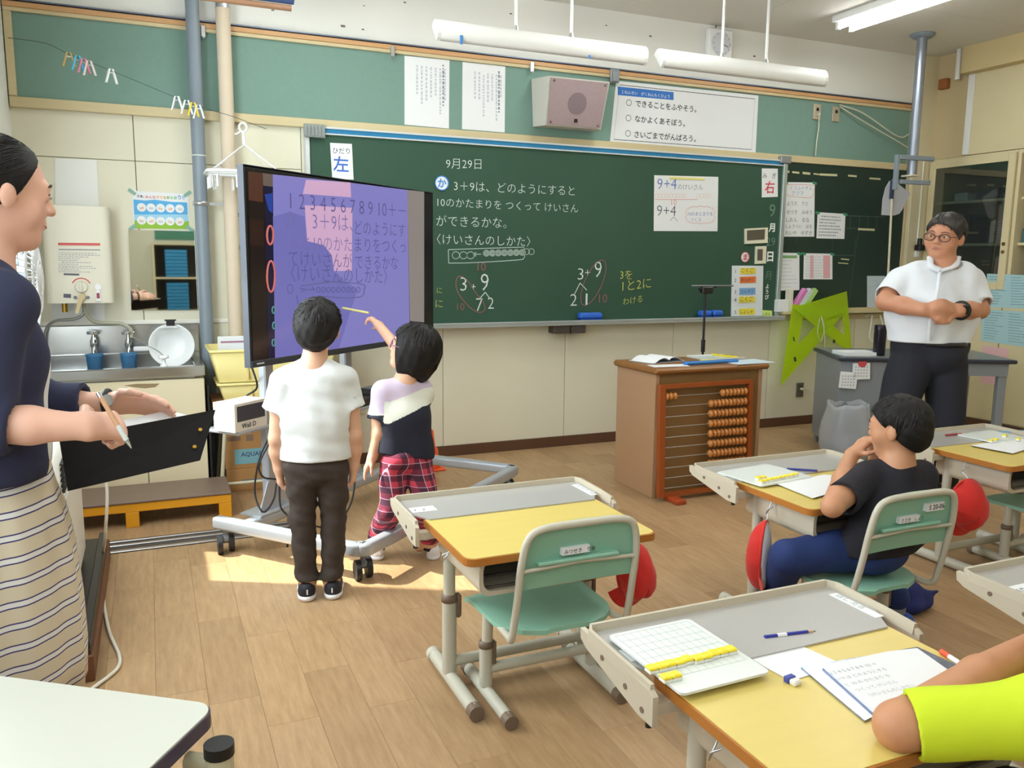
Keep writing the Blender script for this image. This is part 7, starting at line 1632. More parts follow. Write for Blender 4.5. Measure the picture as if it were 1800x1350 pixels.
# ------------------------------------------------------------------ people: implicit surfaces turned into one continuous mesh
class SDF:
    def __init__(s, h=0.005): s.h = h; s.ops = []
    def cap(s, a, b, ra, rb=None, k=0.02, clip=None):
        s.ops.append(('cap', np.asarray(a, float), np.asarray(b, float), ra, ra if rb is None else rb, k, clip)); return s
    def chain(s, pts, rs, k=0.02, clip=None):
        for i in range(len(pts) - 1): s.cap(pts[i], pts[i + 1], rs[i], rs[i + 1], k, clip)
        return s
    def ell(s, c, r, R=None, k=0.02, clip=None):
        s.ops.append(('ell', np.asarray(c, float), np.asarray(r, float), np.eye(3) if R is None else np.asarray(R, float), k, clip)); return s
    def cut(s, p, n): s.ops.append(('cut', np.asarray(p, float), unit(n))); return s
    def subcap(s, a, b, ra, rb=None): s.ops.append(('sub', np.asarray(a, float), np.asarray(b, float), ra, ra if rb is None else rb)); return s
    def subell(s, c, r, R=None, k=0.0): s.ops.append(('sube', np.asarray(c, float), np.asarray(r, float), np.eye(3) if R is None else np.asarray(R, float), k)); return s
    def noise(s, amp, freq, seed=0, vec=None): s.ops.append(('noise', amp, freq, seed, vec)); return s
    def mesh(s):
        lo, hi = np.full(3, 1e9), np.full(3, -1e9)
        for o in s.ops:
            if o[0] == 'cap':
                r = max(o[3], o[4]); lo = np.minimum(lo, np.minimum(o[1], o[2]) - r); hi = np.maximum(hi, np.maximum(o[1], o[2]) + r)
            elif o[0] == 'ell': r = o[2].max(); lo = np.minimum(lo, o[1] - r); hi = np.maximum(hi, o[1] + r)
        h = s.h; lo = lo - 4 * h; hi = hi + 4 * h; n = np.ceil((hi - lo) / h).astype(int) + 1
        F = np.full(n, 0.08, np.float32); ax = [(lo[i] + h * np.arange(n[i])).astype(np.float32) for i in range(3)]
        def sub(l, u):
            a = np.clip(np.floor((l - lo) / h).astype(int), 0, n); b = np.clip(np.ceil((u - lo) / h).astype(int) + 1, 0, n)
            sl = tuple(slice(a[i], b[i]) for i in range(3))
            return sl, ax[0][sl[0]][:, None, None], ax[1][sl[1]][None, :, None], ax[2][sl[2]][None, None, :]
        def capd(X, Y, Z, a, b, ra, rb):
            ab = b - a; L2 = float(ab @ ab) + 1e-12
            t = np.clip(((X - a[0]) * ab[0] + (Y - a[1]) * ab[1] + (Z - a[2]) * ab[2]) / L2, 0, 1)
            return np.sqrt((X - a[0] - t * ab[0]) ** 2 + (Y - a[1] - t * ab[1]) ** 2 + (Z - a[2] - t * ab[2]) ** 2) - (ra + t * (rb - ra))
        def elld(X, Y, Z, c, r, R):
            x, y, z = X - c[0], Y - c[1], Z - c[2]
            q = [(R[0, i] * x + R[1, i] * y + R[2, i] * z) for i in range(3)]
            k0 = np.sqrt((q[0] / r[0]) ** 2 + (q[1] / r[1]) ** 2 + (q[2] / r[2]) ** 2); k1 = np.sqrt((q[0] / r[0] ** 2) ** 2 + (q[1] / r[1] ** 2) ** 2 + (q[2] / r[2] ** 2) ** 2) + 1e-9
            return k0 * (k0 - 1) / k1
        for o in s.ops:
            if o[0] in ('cap', 'ell'):
                if o[0] == 'cap':
                    r = max(o[3], o[4]) + 0.05; sl, X, Y, Z = sub(np.minimum(o[1], o[2]) - r, np.maximum(o[1], o[2]) + r); d = capd(X, Y, Z, *o[1:5]); k, clip = o[5], o[6]
                else:
                    r = o[2].max() + 0.05; sl, X, Y, Z = sub(o[1] - r, o[1] + r); d = elld(X, Y, Z, *o[1:4]); k, clip = o[4], o[5]
                if clip is not None:
                    for (p, nn) in (clip if isinstance(clip, list) else [clip]):
                        nn = unit(nn); d = np.maximum(d, (X - p[0]) * nn[0] + (Y - p[1]) * nn[1] + (Z - p[2]) * nn[2])
                f = F[sl]
                if k > 0:
                    w = np.clip(0.5 + 0.5 * (f - d) / k, 0, 1); F[sl] = f * (1 - w) + d * w - k * w * (1 - w)
                else: F[sl] = np.minimum(f, d)
            elif o[0] == 'cut':
                X, Y, Z = ax[0][:, None, None], ax[1][None, :, None], ax[2][None, None, :]
                F = np.maximum(F, (X - o[1][0]) * o[2][0] + (Y - o[1][1]) * o[2][1] + (Z - o[1][2]) * o[2][2]).astype(np.float32)
            elif o[0] == 'sub':
                r = max(o[3], o[4]) + 0.03; sl, X, Y, Z = sub(np.minimum(o[1], o[2]) - r, np.maximum(o[1], o[2]) + r); F[sl] = np.maximum(F[sl], -capd(X, Y, Z, *o[1:5]))
            elif o[0] == 'sube':
                r = o[2].max() + 0.03; sl, X, Y, Z = sub(o[1] - r, o[1] + r); F[sl] = np.maximum(F[sl], -elld(X, Y, Z, *o[1:4]))
            elif o[0] == 'noise':
                X, Y, Z = ax[0][:, None, None], ax[1][None, :, None], ax[2][None, None, :]; rg = np.random.RandomState(o[3]); N = 0
                for q in range(6):
                    v = rg.randn(3) if o[4] is None else rg.randn(3) * np.asarray(o[4]); v = v / np.linalg.norm(v) * o[2] * (0.6 + 0.9 * rg.rand()); N = N + np.sin(v[0] * X + v[1] * Y + v[2] * Z + rg.rand() * 6.28)
                F = (F + o[1] * N / 3).astype(np.float32)
        S = F < 0
        c = np.zeros(np.array(S.shape) - 1, np.int8); corners = [(i, j, k) for i in (0, 1) for j in (0, 1) for k in (0, 1)]
        for (i, j, k) in corners: c += S[i:S.shape[0] - 1 + i, j:S.shape[1] - 1 + j, k:S.shape[2] - 1 + k]
        act = (c > 0) & (c < 8); ids = np.argwhere(act); idx = np.full(act.shape, -1, np.int64); idx[act] = np.arange(len(ids))
        acc = np.zeros((len(ids), 3)); cnt = np.zeros(len(ids))
        for a in corners:
            for d in range(3):
                if a[d]: continue
                b = list(a); b[d] = 1
                fa = F[ids[:, 0] + a[0], ids[:, 1] + a[1], ids[:, 2] + a[2]]; fb = F[ids[:, 0] + b[0], ids[:, 1] + b[1], ids[:, 2] + b[2]]
                m = (fa < 0) != (fb < 0); t = fa[m] / (fa[m] - fb[m]); P = np.tile(np.array(a, float), (m.sum(), 1)); P[:, d] = t; acc[m] += P; cnt[m] += 1
        V = lo + h * (ids + acc / cnt[:, None]); Q = []
        for d in range(3):
            e1, e2 = (d + 1) % 3, (d + 2) % 3
            s0 = [slice(1, -1)] * 3; s1 = [slice(1, -1)] * 3; s0[d] = slice(0, -1); s1[d] = slice(1, None)
            A0, A1 = S[tuple(s0)], S[tuple(s1)]
            for flip, mm in ((0, A0 & ~A1), (1, ~A0 & A1)):
                g = np.argwhere(mm); g[:, e1] += 1; g[:, e2] += 1
                def cell(da, db):
                    q = g.copy(); q[:, e1] += da; q[:, e2] += db; return idx[q[:, 0], q[:, 1], q[:, 2]]
                q4 = np.stack([cell(-1, -1), cell(0, -1), cell(0, 0), cell(-1, 0)], 1)
                Q.append(q4[:, ::-1] if flip else q4)
        Q = np.concatenate(Q); return V, Q[(Q >= 0).all(1)]
    def build(s, name, mat, par=None, world=True, smooth=2):
        V, Q = s.mesh()
        E_ = np.concatenate([Q[:, [0, 1]], Q[:, [1, 2]], Q[:, [2, 3]], Q[:, [3, 0]]]); 
        for it in range(smooth):
            acc = np.zeros_like(V); cn = np.zeros(len(V))
            for a, b in ((0, 1), (1, 0)):
                np.add.at(acc, E_[:, a], V[E_[:, b]]); np.add.at(cn, E_[:, a], 1)
            V = V * 0.5 + 0.5 * acc / np.maximum(cn, 1)[:, None]
        if par is not None:
            Mi = WM[par.name].inverted(); V = V @ np.array(Mi.to_3x3()).T + np.array(Mi.translation)
        me = bpy.data.meshes.new(name); me.vertices.add(len(V)); me.vertices.foreach_set('co', V.ravel().astype(np.float32))
        me.loops.add(Q.size); me.loops.foreach_set('vertex_index', Q.ravel().astype(np.int32)); me.polygons.add(len(Q))
        me.polygons.foreach_set('loop_start', np.arange(0, Q.size, 4, dtype=np.int32)); me.polygons.foreach_set('loop_total', np.full(len(Q), 4, np.int32))
        me.update(calc_edges=True); me.validate(); me.polygons.foreach_set('use_smooth', [True] * len(me.polygons)); me.materials.append(mat)
        o = bpy.data.objects.new(name, me); COL.objects.link(o)
        if par is not None: o.parent = par; WM[o.name] = WM[par.name]
        return o

def basis(yaw, pitch=0.0, roll=0.0):
    """columns right, forward, up; yaw 0 faces +Y, positive turns to +X"""
    return rotz(-yaw) @ rotx(pitch) @ roty(roll)
def add_head(S, c, R, s, ear=1.0, jaw=1.0, nose=1.0):
    W = lambda x, y, z: c + R @ (A(x, y, z) * s)
    S.ell(W(0, -0.06, 0.12), A(0.365, 0.435, 0.39) * s, R, 0.02)
    S.ell(W(0, 0.10, -0.15), A(0.285 * jaw, 0.28, 0.33) * s, R, 0.03)
    S.ell(W(0, 0.25, -0.40), A(0.13 * jaw, 0.11, 0.09) * s, R, 0.03)
    for e in (-1, 1):
        S.ell(W(e * 0.17 * jaw, 0.23, -0.12), A(0.12, 0.10, 0.13) * s, R, 0.02)
        S.ell(W(e * 0.375, -0.03, -0.04), A(0.045, 0.095, 0.14) * s * ear, R @ rotz(e * 0.35), 0.006)
    S.cap(W(0, 0.365, 0.06), W(0, 0.425 * nose, -0.10), 0.03 * s, 0.05 * s, 0.012)
    for e in (-1, 1): S.ell(W(e * 0.055, 0.385, -0.115), A(0.042, 0.05, 0.035) * s, R, 0.008)
    S.ell(W(0, 0.37, -0.235), A(0.10, 0.035, 0.045) * s, R, 0.012)
    S.ell(W(0, 0.33, 0.10), A(0.24, 0.07, 0.05) * s, R, 0.02)
    for e in (-1, 1): S.ell(W(e * 0.15, 0.335, 0.015), A(0.085, 0.05, 0.045) * s, R, 0.01)
def face_parts(par, c, R, s, iris=True, brow_m=None, lip=(172, 96, 88), closed=False):
    W = lambda x, y, z: c + R @ (A(x, y, z) * s)
    for e in (-1, 1):
        if not closed:
            mb = MB(); mb.sphere((0, 0, 0), 1.0, 14, 10); V = np.array(mb.v) * A(0.070, 0.026, 0.019) * s; mb.v = [tuple(v) for v in (V @ R.T + W(e * 0.15, 0.372, 0.02))]
            mb.build('eye_white', M('eye_white', (214, 208, 202), rough=0.3), par, True)
            mb = MB(); mb.sphere((0, 0, 0), 1.0, 12, 8); V = np.array(mb.v) * A(0.030, 0.010, 0.019) * s; mb.v = [tuple(v) for v in (V @ R.T + W(e * 0.148, 0.391, 0.02))]
            mb.build('iris', M('iris_dark', (34, 24, 20), rough=0.2), par, True)
        P = [W(e * (0.06 + 0.18 * t), 0.405 - 0.06 * t * t, 0.105 + 0.03 * math.sin(math.pi * t)) for t in np.linspace(0, 1, 7)]
        MB().tube(P, [0.012 * s * (0.6 + 0.6 * math.sin(math.pi * (0.15 + 0.8 * t))) for t in np.linspace(0, 1, 7)], 6, flat=0.6).build('eyebrow', brow_m, par, True)
        P = [W(e * (0.075 + 0.155 * t), 0.395 - 0.045 * t * t, 0.032 + 0.018 * math.sin(math.pi * t)) for t in np.linspace(0, 1, 7)]
        MB().tube(P, 0.0055 * s * 1.3, 5).build('eyelid', M('lash', (40, 26, 22), rough=0.7), par, True)
    lm = M('lip_%d' % lip[0], lip, rough=0.5)
    for z, r in ((-0.225, 0.014), (-0.25, 0.018)):
        P = [W(0.105 * t, 0.40 - 0.035 * t * t, z + 0.008 * (1 - abs(t)) * (1 if z > -0.24 else -1)) for t in np.linspace(-1, 1, 9)]
        MB().tube(P, [r * s * (1 - 0.7 * abs(t)) for t in np.linspace(-1, 1, 9)], 6).build('lip', lm, par, True)
def hand(S, w, d, n, s, thumb=1, curl=0.4, spread=0.10, tcurl=0.5, k=0.006, curls=None):
    """w wrist, d towards fingers, n palm normal, s hand length; thumb side = thumb * cross(d, n)"""
    d = unit(d); n = unit(n - d * (n @ d)); u = np.cross(d, n) * thumb
    P = lambda a, b, c: w + (d * a + u * b + n * c) * s
    for b in (-0.14, -0.045, 0.05, 0.14): S.cap(P(0.04, b * 0.75, 0), P(0.46 - 0.03 * abs(b) * 5, b, 0.0), 0.072 * s, 0.066 * s, 0.02)
    L = {0.155: (0.46, 0.42, 0.056), 0.052: (0.48, 0.47, 0.057), -0.052: (0.46, 0.44, 0.055), -0.148: (0.42, 0.35, 0.048)}
    for i, (b, (st, ln, r)) in enumerate(L.items()):
        cu = curls[i] if curls else curl
        p = P(st, b, 0); ang = cu * 0.6; seg = (0.45, 0.32, 0.23)
        for q in range(3):
            dir_ = d * math.cos(ang) + n * math.sin(ang) + u * (b * spread * 4 * math.cos(ang)); p2 = p + unit(dir_) * ln * seg[q] * s
            S.cap(p, p2, r * s * (1 - 0.08 * q), r * s * (0.94 - 0.1 * q), k if q else 0.012); p = p2; ang += cu * (1.0 if q == 0 else 0.8)
    p = P(0.12, 0.16, 0.03); dirs = [(0.55, 0.75, 0.25), (0.80, 0.35, 0.15 + tcurl * 0.6), (0.85, 0.05, 0.1 + tcurl)]; lens = (0.22, 0.20, 0.16); rs = (0.078, 0.062, 0.055, 0.046)
    for q in range(3):
        a, b, c = dirs[q]; p2 = p + unit(d * a + u * b + n * c) * lens[q] * s; S.cap(p, p2, rs[q] * s, rs[q + 1] * s, 0.012 if q == 0 else k); p = p2
def shoe(par, heel, fwd, L, cols, name='shoe', sole=(236, 236, 240)):
    """heel = back of the sole on the floor"""
    f = unit(A(fwd[0], fwd[1], 0)); r = A(f[1], -f[0], 0); P = lambda a, b, c: A(heel[0], heel[1], 0) + f * a * L + r * b * L + A(0, 0, c * L)
    up = SDF(0.004); up.ell(P(0.20, 0, 0.20), A(0.145, 0.17, 0.20) * L, np.array([r, f, A(0, 0, 1)]).T, 0.01); up.ell(P(0.62, 0.01, 0.13), A(0.155, 0.36, 0.13) * L, np.array([r, f, A(0, 0, 1)]).T, 0.05); up.cut(P(0, 0, 0.06), A(0, 0, -1)); up.cut(P(0, 0, 0.37), A(0, 0, 1))
    o = up.build('shoe_upper', M('shoe_%d_%d_%d' % cols[0], cols[0], rough=0.6), par)
    sl = SDF(0.004); sl.ell(P(0.22, 0, 0.07), A(0.165, 0.21, 0.10) * L, np.array([r, f, A(0, 0, 1)]).T, 0.01); sl.ell(P(0.64, 0.01, 0.06), A(0.175, 0.37, 0.09) * L, np.array([r, f, A(0, 0, 1)]).T, 0.04); sl.cut(P(0, 0, 0.0), A(0, 0, -1)); sl.cut(P(0, 0, 0.11), A(0, 0, 1))
    sl.build('shoe_sole', M('sole_%d_%d_%d' % sole, sole, rough=0.5), par)
    if len(cols) > 1:
        MB().tube(smooth_path([P(0.022, -0.08, 0.29), P(-0.002, 0.0, 0.33), P(0.022, 0.08, 0.29)], 4), 0.042 * L * 1.6, 8).build('heel_collar', M('shoe_%d_%d_%d' % cols[1], cols[1], rough=0.5), par)
        MB().box(-0.012 * L, 0.012 * L, -0.01 * L, 0.012 * L, -0.09 * L, 0.0, o=P(0.012, 0, 0.26)).build('heel_tab', paper_w, par, True)
def skin_mat(name, rgb): return M(name, rgb, rough=0.5, noise=0.05, scale=30, sss=0.12)
hair_m = M('hair_black', (20, 17, 17), rough=0.55, noise=0.25, scale=30, stretch=(6, 6, 0.8), bump=0.35, bscale=160, spec=0.3)
lock_m = M('hair_lock', (24, 20, 19), rough=0.42, spec=0.4)
def locks(par, c, R, s, rad, cen, n, length, keep, seed=1, crown=(0.05, -0.30, 0.95), r0=0.0030, lift=0.035, drop=None, mat=None):
    rg = np.random.RandomState(seed); mb = MB(); c0 = unit(crown); rad = A(*rad); cen = A(*cen)
    made = 0
    while made < n:
        u = unit(rg.randn(3))
        if u[2] < -0.75 or not keep(u): continue
        ax_ = np.cross(c0, u); L = np.linalg.norm(ax_)
        if L < 0.05: continue
        ax_ = ax_ / L + rg.randn(3) * 0.18; ax_ = unit(ax_); K = 5; th = length * (0.6 + 0.7 * rg.rand()); P = []
        for k in range(K + 1):
            a = th * k / K; v = u * math.cos(a) + np.cross(ax_, u) * math.sin(a) + ax_ * (ax_ @ u) * (1 - math.cos(a))
            if k and not keep(v): break
            q = cen + rad * v * (1.0 + lift * (k / K) ** 2 * rg.uniform(0.2, 1.4))
            if drop is not None and v[2] < -0.05:
                e = unit(A(v[0], v[1], 0)); q = cen + rad * A(e[0], e[1], 0) * 1.01 + A(0, 0, max(drop, rad[2] * (v[2] * 1.6)))
            P.append(c + R @ (q * s))
        if len(P) < 3: continue
        m = len(P); mb.tube(P, [r0 * (1.0 - 0.8 * k / (m - 1)) for k in range(m)], 4, cap=False, flat=0.6); made += 1
    return stuffpart(mb.build('hair_locks', mat or lock_m, par, True))
def boy_keep(v): return not (v[1] > 0.42 and v[2] < 0.30) and not (v[1] > -0.05 and v[2] < -0.12) and not (v[2] < -0.60)
def body_origin(nm, label, loc): return thing(nm, label, 'person', loc)

# ================================================================== boy standing with his back to the room
def standing_boy():
    O = A(0.548, 3.10, 0); Rb = basis(math.radians(11)); W = lambda x, y, z: O + Rb @ A(x, y, z)
    t = body_origin('person', 'child in a white T-shirt and dark brown trousers standing before the television', tuple(O))
    sk = skin_mat('skin_boy', (214, 168, 140))
    hc = W(0.018, 0.005, 1.052); Rh = basis(math.radians(24), math.radians(6), math.radians(7)); hs = 0.196
    B = SDF(0.0045)
    add_head(B, hc, Rh, hs, 1.05)
    B.cap(hc + Rh @ A(0, -0.012, -0.05), W(0, -0.005, 0.90), 0.042, 0.05, 0.02)
    B.chain([W(0, 0, 0.90), W(0, 0.0, 0.72), W(0, 0.0, 0.56)], [0.045, 0.06, 0.06], 0.03)
    for e in (-1, 1):
        B.cap(W(0, 0, 0.88), W(e * 0.10, 0, 0.855), 0.038, 0.038, 0.03)
        el, wr = W(e * 0.143, -0.01, 0.635), W(e * 0.140, 0.015, 0.515)
        B.chain([W(e * 0.105, 0, 0.85), W(e * 0.130, -0.005, 0.75), el, W(e * 0.143, 0.005, 0.58), wr], [0.036, 0.034, 0.029, 0.029, 0.022], 0.015)
        hand(B, wr, W(e * 0.132, 0.03, 0.40) - wr, Rb @ A(-e, 0.1, 0), 0.125, thumb=e, curl=0.55, spread=0.05)
        hp_, kn, an = W(e * 0.054, 0, 0.54), W(e * 0.058, 0.008, 0.30), W(e * 0.045, -0.01, 0.065)
        B.chain([hp_, kn, an], [0.058, 0.042, 0.030], 0.02); B.cap(an, an + Rb @ A(0, 0.09, -0.035), 0.03, 0.026, 0.02)
    B.build('body', sk, t)
    S = SDF(0.0045); tee = M('tee_white', (216, 219, 219), rough=0.85, noise=0.02, scale=10, bump=0.7, bscale=22)
    for e in (-1, 1):
        S.chain([W(e * 0.055, 0, 0.835), W(e * 0.058, 0.0, 0.70), W(e * 0.066, 0.004, 0.53)], [0.068, 0.072, 0.075], 0.05)
        S.cap(W(e * 0.03, 0, 0.900), W(e * 0.105, 0, 0.850), 0.040, 0.050, 0.03)
        dn = W(e * 0.150, -0.002, 0.735) - W(e * 0.110, 0, 0.85)
        S.cap(W(e * 0.108, 0, 0.850), W(e * 0.150, -0.002, 0.700), 0.050, 0.056, 0.025, (W(e * 0.138, 0, 0.740) , dn))
    S.chain([W(0, -0.004, 0.85), W(0, -0.008, 0.53)], [0.072, 0.092], 0.04)
    S.noise(0.0042, 40, 3, (1, 1, 0.35)); S.noise(0.002, 90, 5)
    S.cut(W(0, 0, 0.553), A(0, 0, -1)); S.subell(W(0, 0.012, 0.975), A(0.056, 0.062, 0.042))
    for e in (-1, 1): S.subcap(W(e * 0.130, -0.005, 0.77), W(e * 0.143, -0.01, 0.68), 0.042, 0.043)
    S.build('t_shirt', tee, t)
    T = SDF(0.0045); tr = M('trouser_brown', (60, 50, 44), rough=0.85, noise=0.10, scale=30, bump=0.6, bscale=30)
    T.ell(W(0, -0.005, 0.53), A(0.113, 0.085, 0.09), Rb, 0.03)
    for e in (-1, 1):
        T.chain([W(e * 0.054, -0.005, 0.53), W(e * 0.058, 0.005, 0.32), W(e * 0.054, -0.004, 0.18), W(e * 0.045, -0.012, 0.08)], [0.068, 0.051, 0.045, 0.043], 0.008, (W(0, 0, 0.080), A(0, 0, -1)))
    T.noise(0.005, 55, 8, (0.6, 0.6, 1.2)); T.noise(0.002, 130, 18, (0.6, 0.6, 1.4)); T.cut(W(0, 0, 0.60), A(0, 0, 1))
    T.build('trousers', tr, t)
    Hh = SDF(0.0038); WH = lambda x, y, z: hc + Rh @ (A(x, y, z) * hs)
    Hh.ell(WH(0, -0.075, 0.125), A(0.435, 0.49, 0.455) * hs, Rh, 0.01)
    Hh.ell(WH(0, -0.22, -0.08), A(0.36, 0.33, 0.36) * hs, Rh, 0.03)
    Hh.noise(0.0022, 150, 4, (1, 1, 0.25)); Hh.noise(0.002, 60, 9)
    Hh.cut(WH(0, 0.24, 0.0), Rh @ A(0, 1, -0.35)); Hh.cut(WH(0, 0.02, -0.08), Rh @ A(0, 0.8, -0.75)); Hh.cut(WH(0, 0, -0.38), Rh @ A(0, 0.25, -1))
    for e in (-1, 1): Hh.subell(WH(e * 0.44, 0.03, -0.06), A(0.10, 0.13, 0.17) * hs, Rh)
    Hh.build('hair', hair_m, t)
    locks(t, hc, Rh, hs, (0.425, 0.48, 0.445), (0, -0.075, 0.12), 340, 0.6, boy_keep, 3, r0=0.0048, lift=0.07)
    face_parts(t, hc, Rh, hs, brow_m=hair_m)
    for e in (-1, 1): shoe(t, W(e * 0.046, -0.068, 0), Rb @ A(e * 0.08, 1, 0), 0.200, [(32, 34, 44), (40, 160, 206)])
    return t
standing_boy()

def dep(P): return float((np.asarray(P) - CAM) @ FWD)
def onD(px, py, d): return CAM + d * ray(px, py)

# ================================================================== girl pointing at the screen
def plaid_mat():
    m = bpy.data.materials.new('plaid'); m.use_nodes = True; nt = m.node_tree; b = nt.nodes['Principled BSDF']; b.inputs['Roughness'].default_value = 0.9
    tc = nt.nodes.new('ShaderNodeTexCoord'); sp = nt.nodes.new('ShaderNodeSeparateXYZ'); nt.links.new(tc.outputs['Object'], sp.inputs[0])
    def math_(op, a, v):
        n = nt.nodes.new('ShaderNodeMath'); n.operation = op
        for i, q in enumerate((a, v)):
            if hasattr(q, 'links'): nt.links.new(q, n.inputs[i])
            else: n.inputs[i].default_value = q
        return n.outputs[0]
    xy = math_('ADD', sp.outputs[0], math_('MULTIPLY', sp.outputs[1], 0.8))
    def band(src, period, off, wid):
        f = math_('FRACT', math_('ADD', math_('DIVIDE', src, period), off), 0.0); return math_('LESS_THAN', f, wid)
    col = None
    def mixc(prev, fac, rgb, amt):
        n = nt.nodes.new('ShaderNodeMix'); n.data_type = 'RGBA'; 
        nt.links.new(math_('MULTIPLY', fac, amt), n.inputs['Factor'])
        if prev is None: n.inputs['A'].default_value = (*lin([v / 255 for v in (196, 62, 84)]), 1)
        else: nt.links.new(prev, n.inputs['A'])
        n.inputs['B'].default_value = (*lin([v / 255 for v in rgb]), 1); return n.outputs['Result']
    c = mixc(None, band(xy, 0.050, 0.1, 0.48), (38, 30, 52), 0.72); c = mixc(c, band(sp.outputs[2], 0.050, 0.2, 0.48), (38, 30, 52), 0.72)
    c = mixc(c, band(xy, 0.050, 0.62, 0.05), (214, 190, 214), 0.7); c = mixc(c, band(sp.outputs[2], 0.050, 0.72, 0.05), (214, 190, 214), 0.6)
    nt.links.new(c, b.inputs['Base Color']); return m
def girl():
    O = A(0.955, 3.29, 0); t = body_origin('person', 'child with bobbed black hair and plaid trousers pointing at the television', tuple(O))
    sk = skin_mat('skin_girl', (220, 172, 142))
    d0 = dep(A(0.96, 3.29, 0.5)); J = lambda px, py, dd=0.0: onD(px, py, d0 + dd)
    yaw = math.radians(-24); Rb = basis(yaw)
    Rh = basis(math.radians(-68), math.radians(16), math.radians(-4)); hs = 0.200; hc = J(724, 613, 0.02)
    nb = J(712, 672, 0.0); pel = J(712, 800, 0.0); sl, sr = J(676, 690, -0.02), J(742, 693, 0.06)
    B = SDF(0.0045); add_head(B, hc, Rh, hs, 0.9)
    B.cap(hc + Rh @ A(0, -0.012, -0.05), nb, 0.038, 0.046, 0.02)
    B.chain([nb, (nb + pel) / 2, pel], [0.042, 0.055, 0.058], 0.03)
    B.cap(sl, sr, 0.042, 0.042, 0.03)
    el, wl = J(667, 762, -0.03), J(655, 803, -0.03)
    B.chain([sl, J(667, 725, -0.03), el, wl], [0.040, 0.036, 0.031, 0.022], 0.015)
    hand(B, wl, J(642, 828, -0.02) - wl, J(690, 820, -0.01) - wl, 0.115, thumb=1, curl=0.25, spread=0.16)
    er, wr = J(712, 628, 0.24), J(667, 573, 0.38)
    B.chain([sr, er, wr], [0.040, 0.031, 0.021], 0.015)
    hand(B, wr, J(632, 540, 0.46) - wr, J(640, 585, 0.40) - wr, 0.118, thumb=-1, curl=0.75, spread=0.05, tcurl=0.7, curls=[0.25, 0.9, 1.1, 1.1])
    hl, hr_ = J(694, 815, -0.01), J(735, 812, 0.01)
    fl_, frr = onz(668, 985, 0.0), onz(760, 985, 0.0)
    kl, kr = J(688, 895, -0.01), J(748, 890, -0.02)
    al, ar = A(fl_[0], fl_[1] + 0.03, 0.07), A(frr[0], frr[1] + 0.03, 0.07)
    for h_, k_, a_ in ((hl, kl, al), (hr_, kr, ar)): B.chain([h_, k_, a_], [0.045, 0.038, 0.030], 0.02); B.cap(a_, a_ + Rb @ A(0, 0.07, -0.035), 0.028, 0.024, 0.02)
    B.build('body', sk, t)
    S = SDF(0.0030)
    def torso(S, r=1.0):
        S.chain([nb * 0.35 + sl * 0.65 + A(0, 0, -0.02), J(688, 740), J(690, 802)], [0.058 * r, 0.068 * r, 0.070 * r], 0.04); S.chain([nb * 0.35 + sr * 0.65 + A(0, 0, -0.02), J(728, 738), J(738, 795)], [0.058 * r, 0.066 * r, 0.068 * r], 0.04)
        S.chain([nb + A(0, 0, -0.02), J(708, 740), J(712, 800)], [0.052 * r, 0.075 * r, 0.078 * r], 0.04); S.cap(sl, sr, 0.047 * r, 0.047 * r, 0.03)
    mid = unit(J(700, 800) - J(712, 690))
    torso(S)
    e2 = J(666, 738, -0.03); S.cap(sl, J(665, 752, -0.03), 0.050, 0.054, 0.02, (e2, e2 - sl)); S.cap(sr, sr + (er - sr) * 0.8, 0.050, 0.050, 0.02, (sr + (er - sr) * 0.62, er - sr))
    S.noise(0.003, 40, 12, (1, 1, 0.4)); S.cut(J(712, 800), J(700, 900) - J(712, 800) + Rb @ A(0.0, 0, 0.0)); S.subell(nb + A(0, 0, 0.035), A(0.05, 0.052, 0.035)); S.subcap(J(667, 728, -0.03), J(666, 760, -0.03), 0.043)
    shirt = S.build('shirt', None or M('shirt_tmp', (30, 30, 40), rough=0.85), t)
    # colour blocks of the shirt are faces of the same cloth: lilac yoke, white middle, navy below
    me = shirt.data; me.materials.clear()
    for mm in (M('cloth_lilac', (206, 190, 212), rough=0.85), M('cloth_ivory', (226, 228, 216), rough=0.85), M('cloth_navy', (30, 32, 48), rough=0.9, noise=0.1, scale=60)): me.materials.append(mm)
    V = np.zeros(len(me.vertices) * 3); me.vertices.foreach_get('co', V); V = V.reshape(-1, 3) + O; q = V - CAM; dd = q @ FWD; X = 900 + FPX * (q @ RT) / dd; Y = 675 - FPX * (q @ UP) / dd
    up1, up2 = (J(690, 700) , J(745, 683)), (J(690, 737), J(745, 715))
    idx = []
    for p in me.polygons:
        vi = p.vertices[0]; P = V[vi]; lat = (P - O) @ RT; z = P[2]
        z1 = np.interp(lat, [(J(690, 702) - O) @ RT, (J(745, 683) - O) @ RT], [J(690, 702)[2], J(745, 683)[2]]); z2 = np.interp(lat, [(J(690, 738) - O) @ RT, (J(745, 712) - O) @ RT], [J(690, 738)[2], J(745, 712)[2]])
        sleeve = np.linalg.norm(P - (sl + np.clip(((P - sl) @ (el - sl)) / ((el - sl) @ (el - sl)), 0, 1) * (el - sl))) < 0.062 and lat < (J(681, 700) - O) @ RT
        if sleeve: z1 = J(666, 722)[2]; z2 = J(666, 724)[2]
        idx.append(0 if z > z1 else (1 if z > z2 else 2))
    me.polygons.foreach_set('material_index', idx)
    T = SDF(0.0045); T.ell(J(714, 806, 0.0), A(0.098, 0.080, 0.07), Rb, 0.04)
    for h_, k_, a_ in ((hl, kl, al), (hr_, kr, ar)): T.chain([h_, k_, a_ + A(0, 0, 0.03)], [0.064, 0.054, 0.045], 0.014, (a_ + A(0, 0, 0.005), A(0, 0, -1)))
    T.noise(0.003, 50, 21, (0.6, 0.6, 1.2)); T.build('plaid_trousers', plaid_mat(), t)
